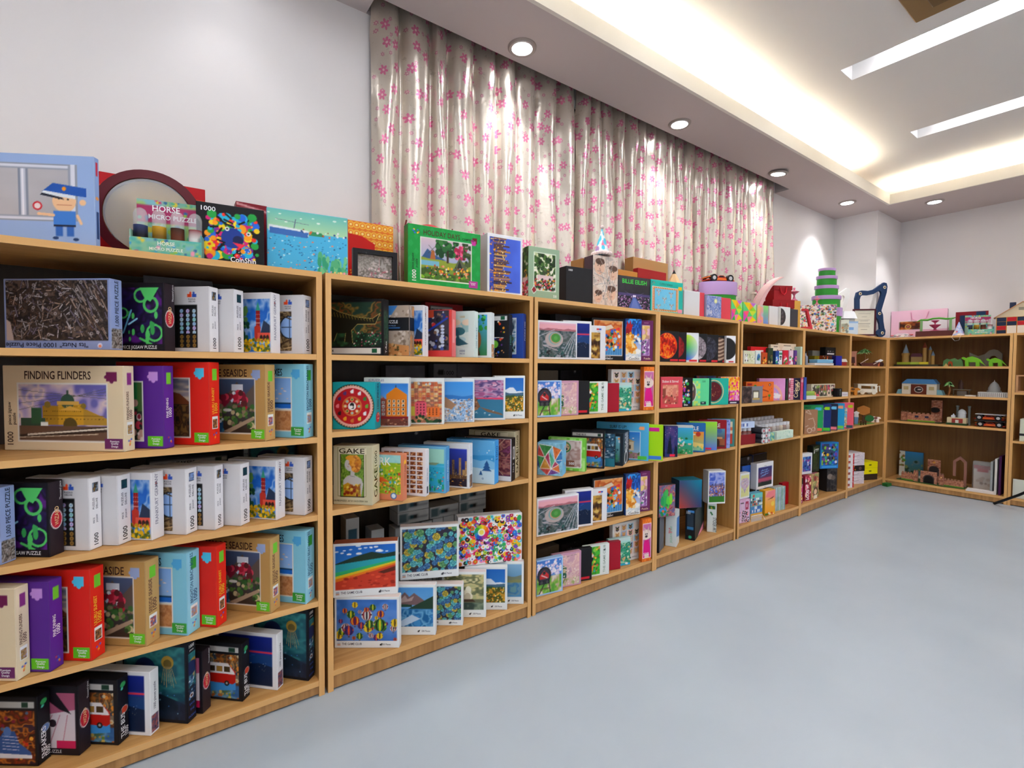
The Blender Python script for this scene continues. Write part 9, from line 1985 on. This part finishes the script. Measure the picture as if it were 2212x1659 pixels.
MB().box(-.10, .10, -.05, .05, 0, .006, 'd0d4d4', .001).build('blister_tray', P, None, EW(-.785, .10, S3 + .1155), RZ, label='pale plastic tray on top of the boxed race cars', cat='tray')
# bottom
e = thing('toy_castle', EW(-.37, .13, S4), RZ, 'wide pink stone toy castle with two arched gates', 'toy castle')
MB().prism([(-.27, -.08), (.10, -.115), (.26, -.07), (.25, .12), (-.25, .12)], 0, .006, '34582c').build('base', P, e)
m = MB(); crenel(m, -.235, -.12, -.06, -.052, .006, .07, 5); m.box(-.235, -.12, -.062, -.0605, .006, .016, '6ca034').build('left_wall', P, e)
m = MB(); crenel(m, .10, .25, -.06, -.052, .006, .06, 6); m.box(.10, .25, -.062, -.0605, .006, .014, '6ca034').build('right_wall', P, e)
m = MB().box(-.075, .055, -.075, -.065, .006, .125, '8c5c4c'); face(m, (-.075, -.075, .006), (1, 0, 0), (0, 0, 1), .13, .119, 220, lambda c: (stone(c), c.o(.5, .35, .36, '3c3434').r(.17, 0, .83, .35, '3c3434'), c.o(.5, .33, .29, '15110f').r(.24, 0, .76, .33, '15110f')), .0004); m.build('front_gate', P, e)
m = MB().box(-.045, .055, .03, .04, .006, .235, '8c5c4c'); face(m, (-.045, .03, .006), (1, 0, 0), (0, 0, 1), .10, .229, 200, lambda c: (stone(c), c.o(.5, .55, .17, '2c2828').r(.12, .3, .88, .5, '2c2828').o(.5, .87, .05, 'c89048')), .0004); m.build('rear_gate', P, e)
for x in (-.115, .085):
    m = MB(); crenel(m, x - .018, x + .018, -.07, -.05, .006, .10, 2, '9c6c58'); m.ball((x, -.073, .08), .007, 'e0b070', 5).build('gate_tower', P, e)
m = plate_hole(MB(), [(.15, .10), (.15, .25), (.20, .30), (.25, .25), (.25, .007)], [(.17, .10), (.17, .24), (.20, .27), (.23, .24), (.23, .007)], .03, .045, 'a07060', False); m.box(.16, .24, .032, .043, .007, .02, '6c4c40').build('rear_tower', P, e)
m = MB().box(-.10, .10, -.015, .015, 0, .27, '4c84a8', .001); face(m, (-.10, -.015, 0), (1, 0, 0), (0, 0, 1), .20, .27, 180, lambda c: (c.f('dcdcd0'), c.sub(.25, .1, 1, 1).g('4c6c5c', '3c84b8').b(['2c4434', '5c7c84', '7c8c5c'], 20, .04, .1, 0, 0, 1, .6), c.b(['5c8c3c', '8c6c3c'], 14, .02, .05, 0, .4, .25, .95)), .0004)
m.build('puzzle_box', P, None, EW(-.15, .32, S4), RZ, label='picture box with blue scene and dinosaur behind the castle', cat='box')
e = thing('paper_stack', EW(-.745, .035, S4), RZ + R_(4), 'low white card packs lying in front of the castle', 'paper')
for k in range(2): MB().box(-.10 + k * .01, .10 - k * .01, -.025, .025, k * .014, k * .014 + .0135, 'e4dcd8', .001).build('pack', P, e)
e = thing('packaged_kit', EW(-.735, .21, S4), RZ, 'white and red kit in a clear bag beside the castle', 'packaged kit')
m = MB().box(-.07, .07, -.012, .012, 0, .23, 'd4ccc4', .001); face(m, (-.07, -.012, 0), (1, 0, 0), (0, 0, 1), .14, .23, 160, lambda c: c.f('d8d0c8').r(0, .85, 1, 1, '8c1c2c').r(.2, .72, .7, .86, 'a81c2c').b(['7c6c64', 'b8a898'], 12, .03, .07, .2, .1, .8, .5), .0003); m.build('header_card', P, e)
MB().box(-.08, .08, -.02, .02, 0, .27, 'fff', .008).build('bag', 'soft_film', e)
for k in range(3): MB().box(-.008, .008, -.09, .09, 0, .30 + k * .03, ('9ca0a0', 'e0dcd4', '4c1c4c')[k], .001).build('packaged_kit', P, None, EW(-.815 - k * .028, .12, S4), RZ, label=('grey', 'cream', 'dark violet')[k] + ' slim wrapped kit standing on edge at the shelf right end', cat='packaged kit', group='slim wrapped kits')
# right-hand bookcase, only its left edge is in the picture
MB().box(-.04, .04, -.03, .03, 0, .12, 'd8e0b0', .002).build('card_box', P, None, EW(-1.07, .10, 1.1785), RZ, label='small pale green box above the wooden crate at right edge', cat='box')
e = thing('wooden_crate', EW(-1.10, .08, 1.0204), RZ, 'open wooden crate with a slanted board at right edge', 'crate')
MB().box(-.15, -.135, -.07, .07, 0, .155, 'c8986c').box(.135, .15, -.07, .07, 0, .155, 'c8986c').box(-.135, .135, -.07, .07, 0, .012, 'c8986c').box(-.135, .135, -.07, .07, .143, .155, 'c8986c').build('crate_frame', P, e)
MB().box(-.10, .10, -.004, .004, -.012, .012, 'b08050', 0, roty(-.5), (0, -.02, .07)).build('slanted_board', P, e)
MB().box(-.11, .11, -.06, .06, 0, .20, 'd8dcc8', .003).box(-.112, .112, -.062, .062, .05, .07, '2c2c30').build('storage_box', P, None, EW(-1.095, .08, .5854), RZ, label='white storage box with black band at right edge', cat='box')
MB().box(-.16, .16, -.006, .006, 0, .17, 'd8dcd0', .002).build('white_board', P, None, EW(-1.115, .03, S4), RZ, label='blank white board in the bottom of the right edge bookcase', cat='board')
MB().tube([(6.065, -.86, .012), (5.985, -1.02, .135), (5.93, -1.14, .24)], .011, 8, '141618').build('tripod_leg', P, None, label='slanting black tripod leg at the right edge of the photo', cat='tripod')
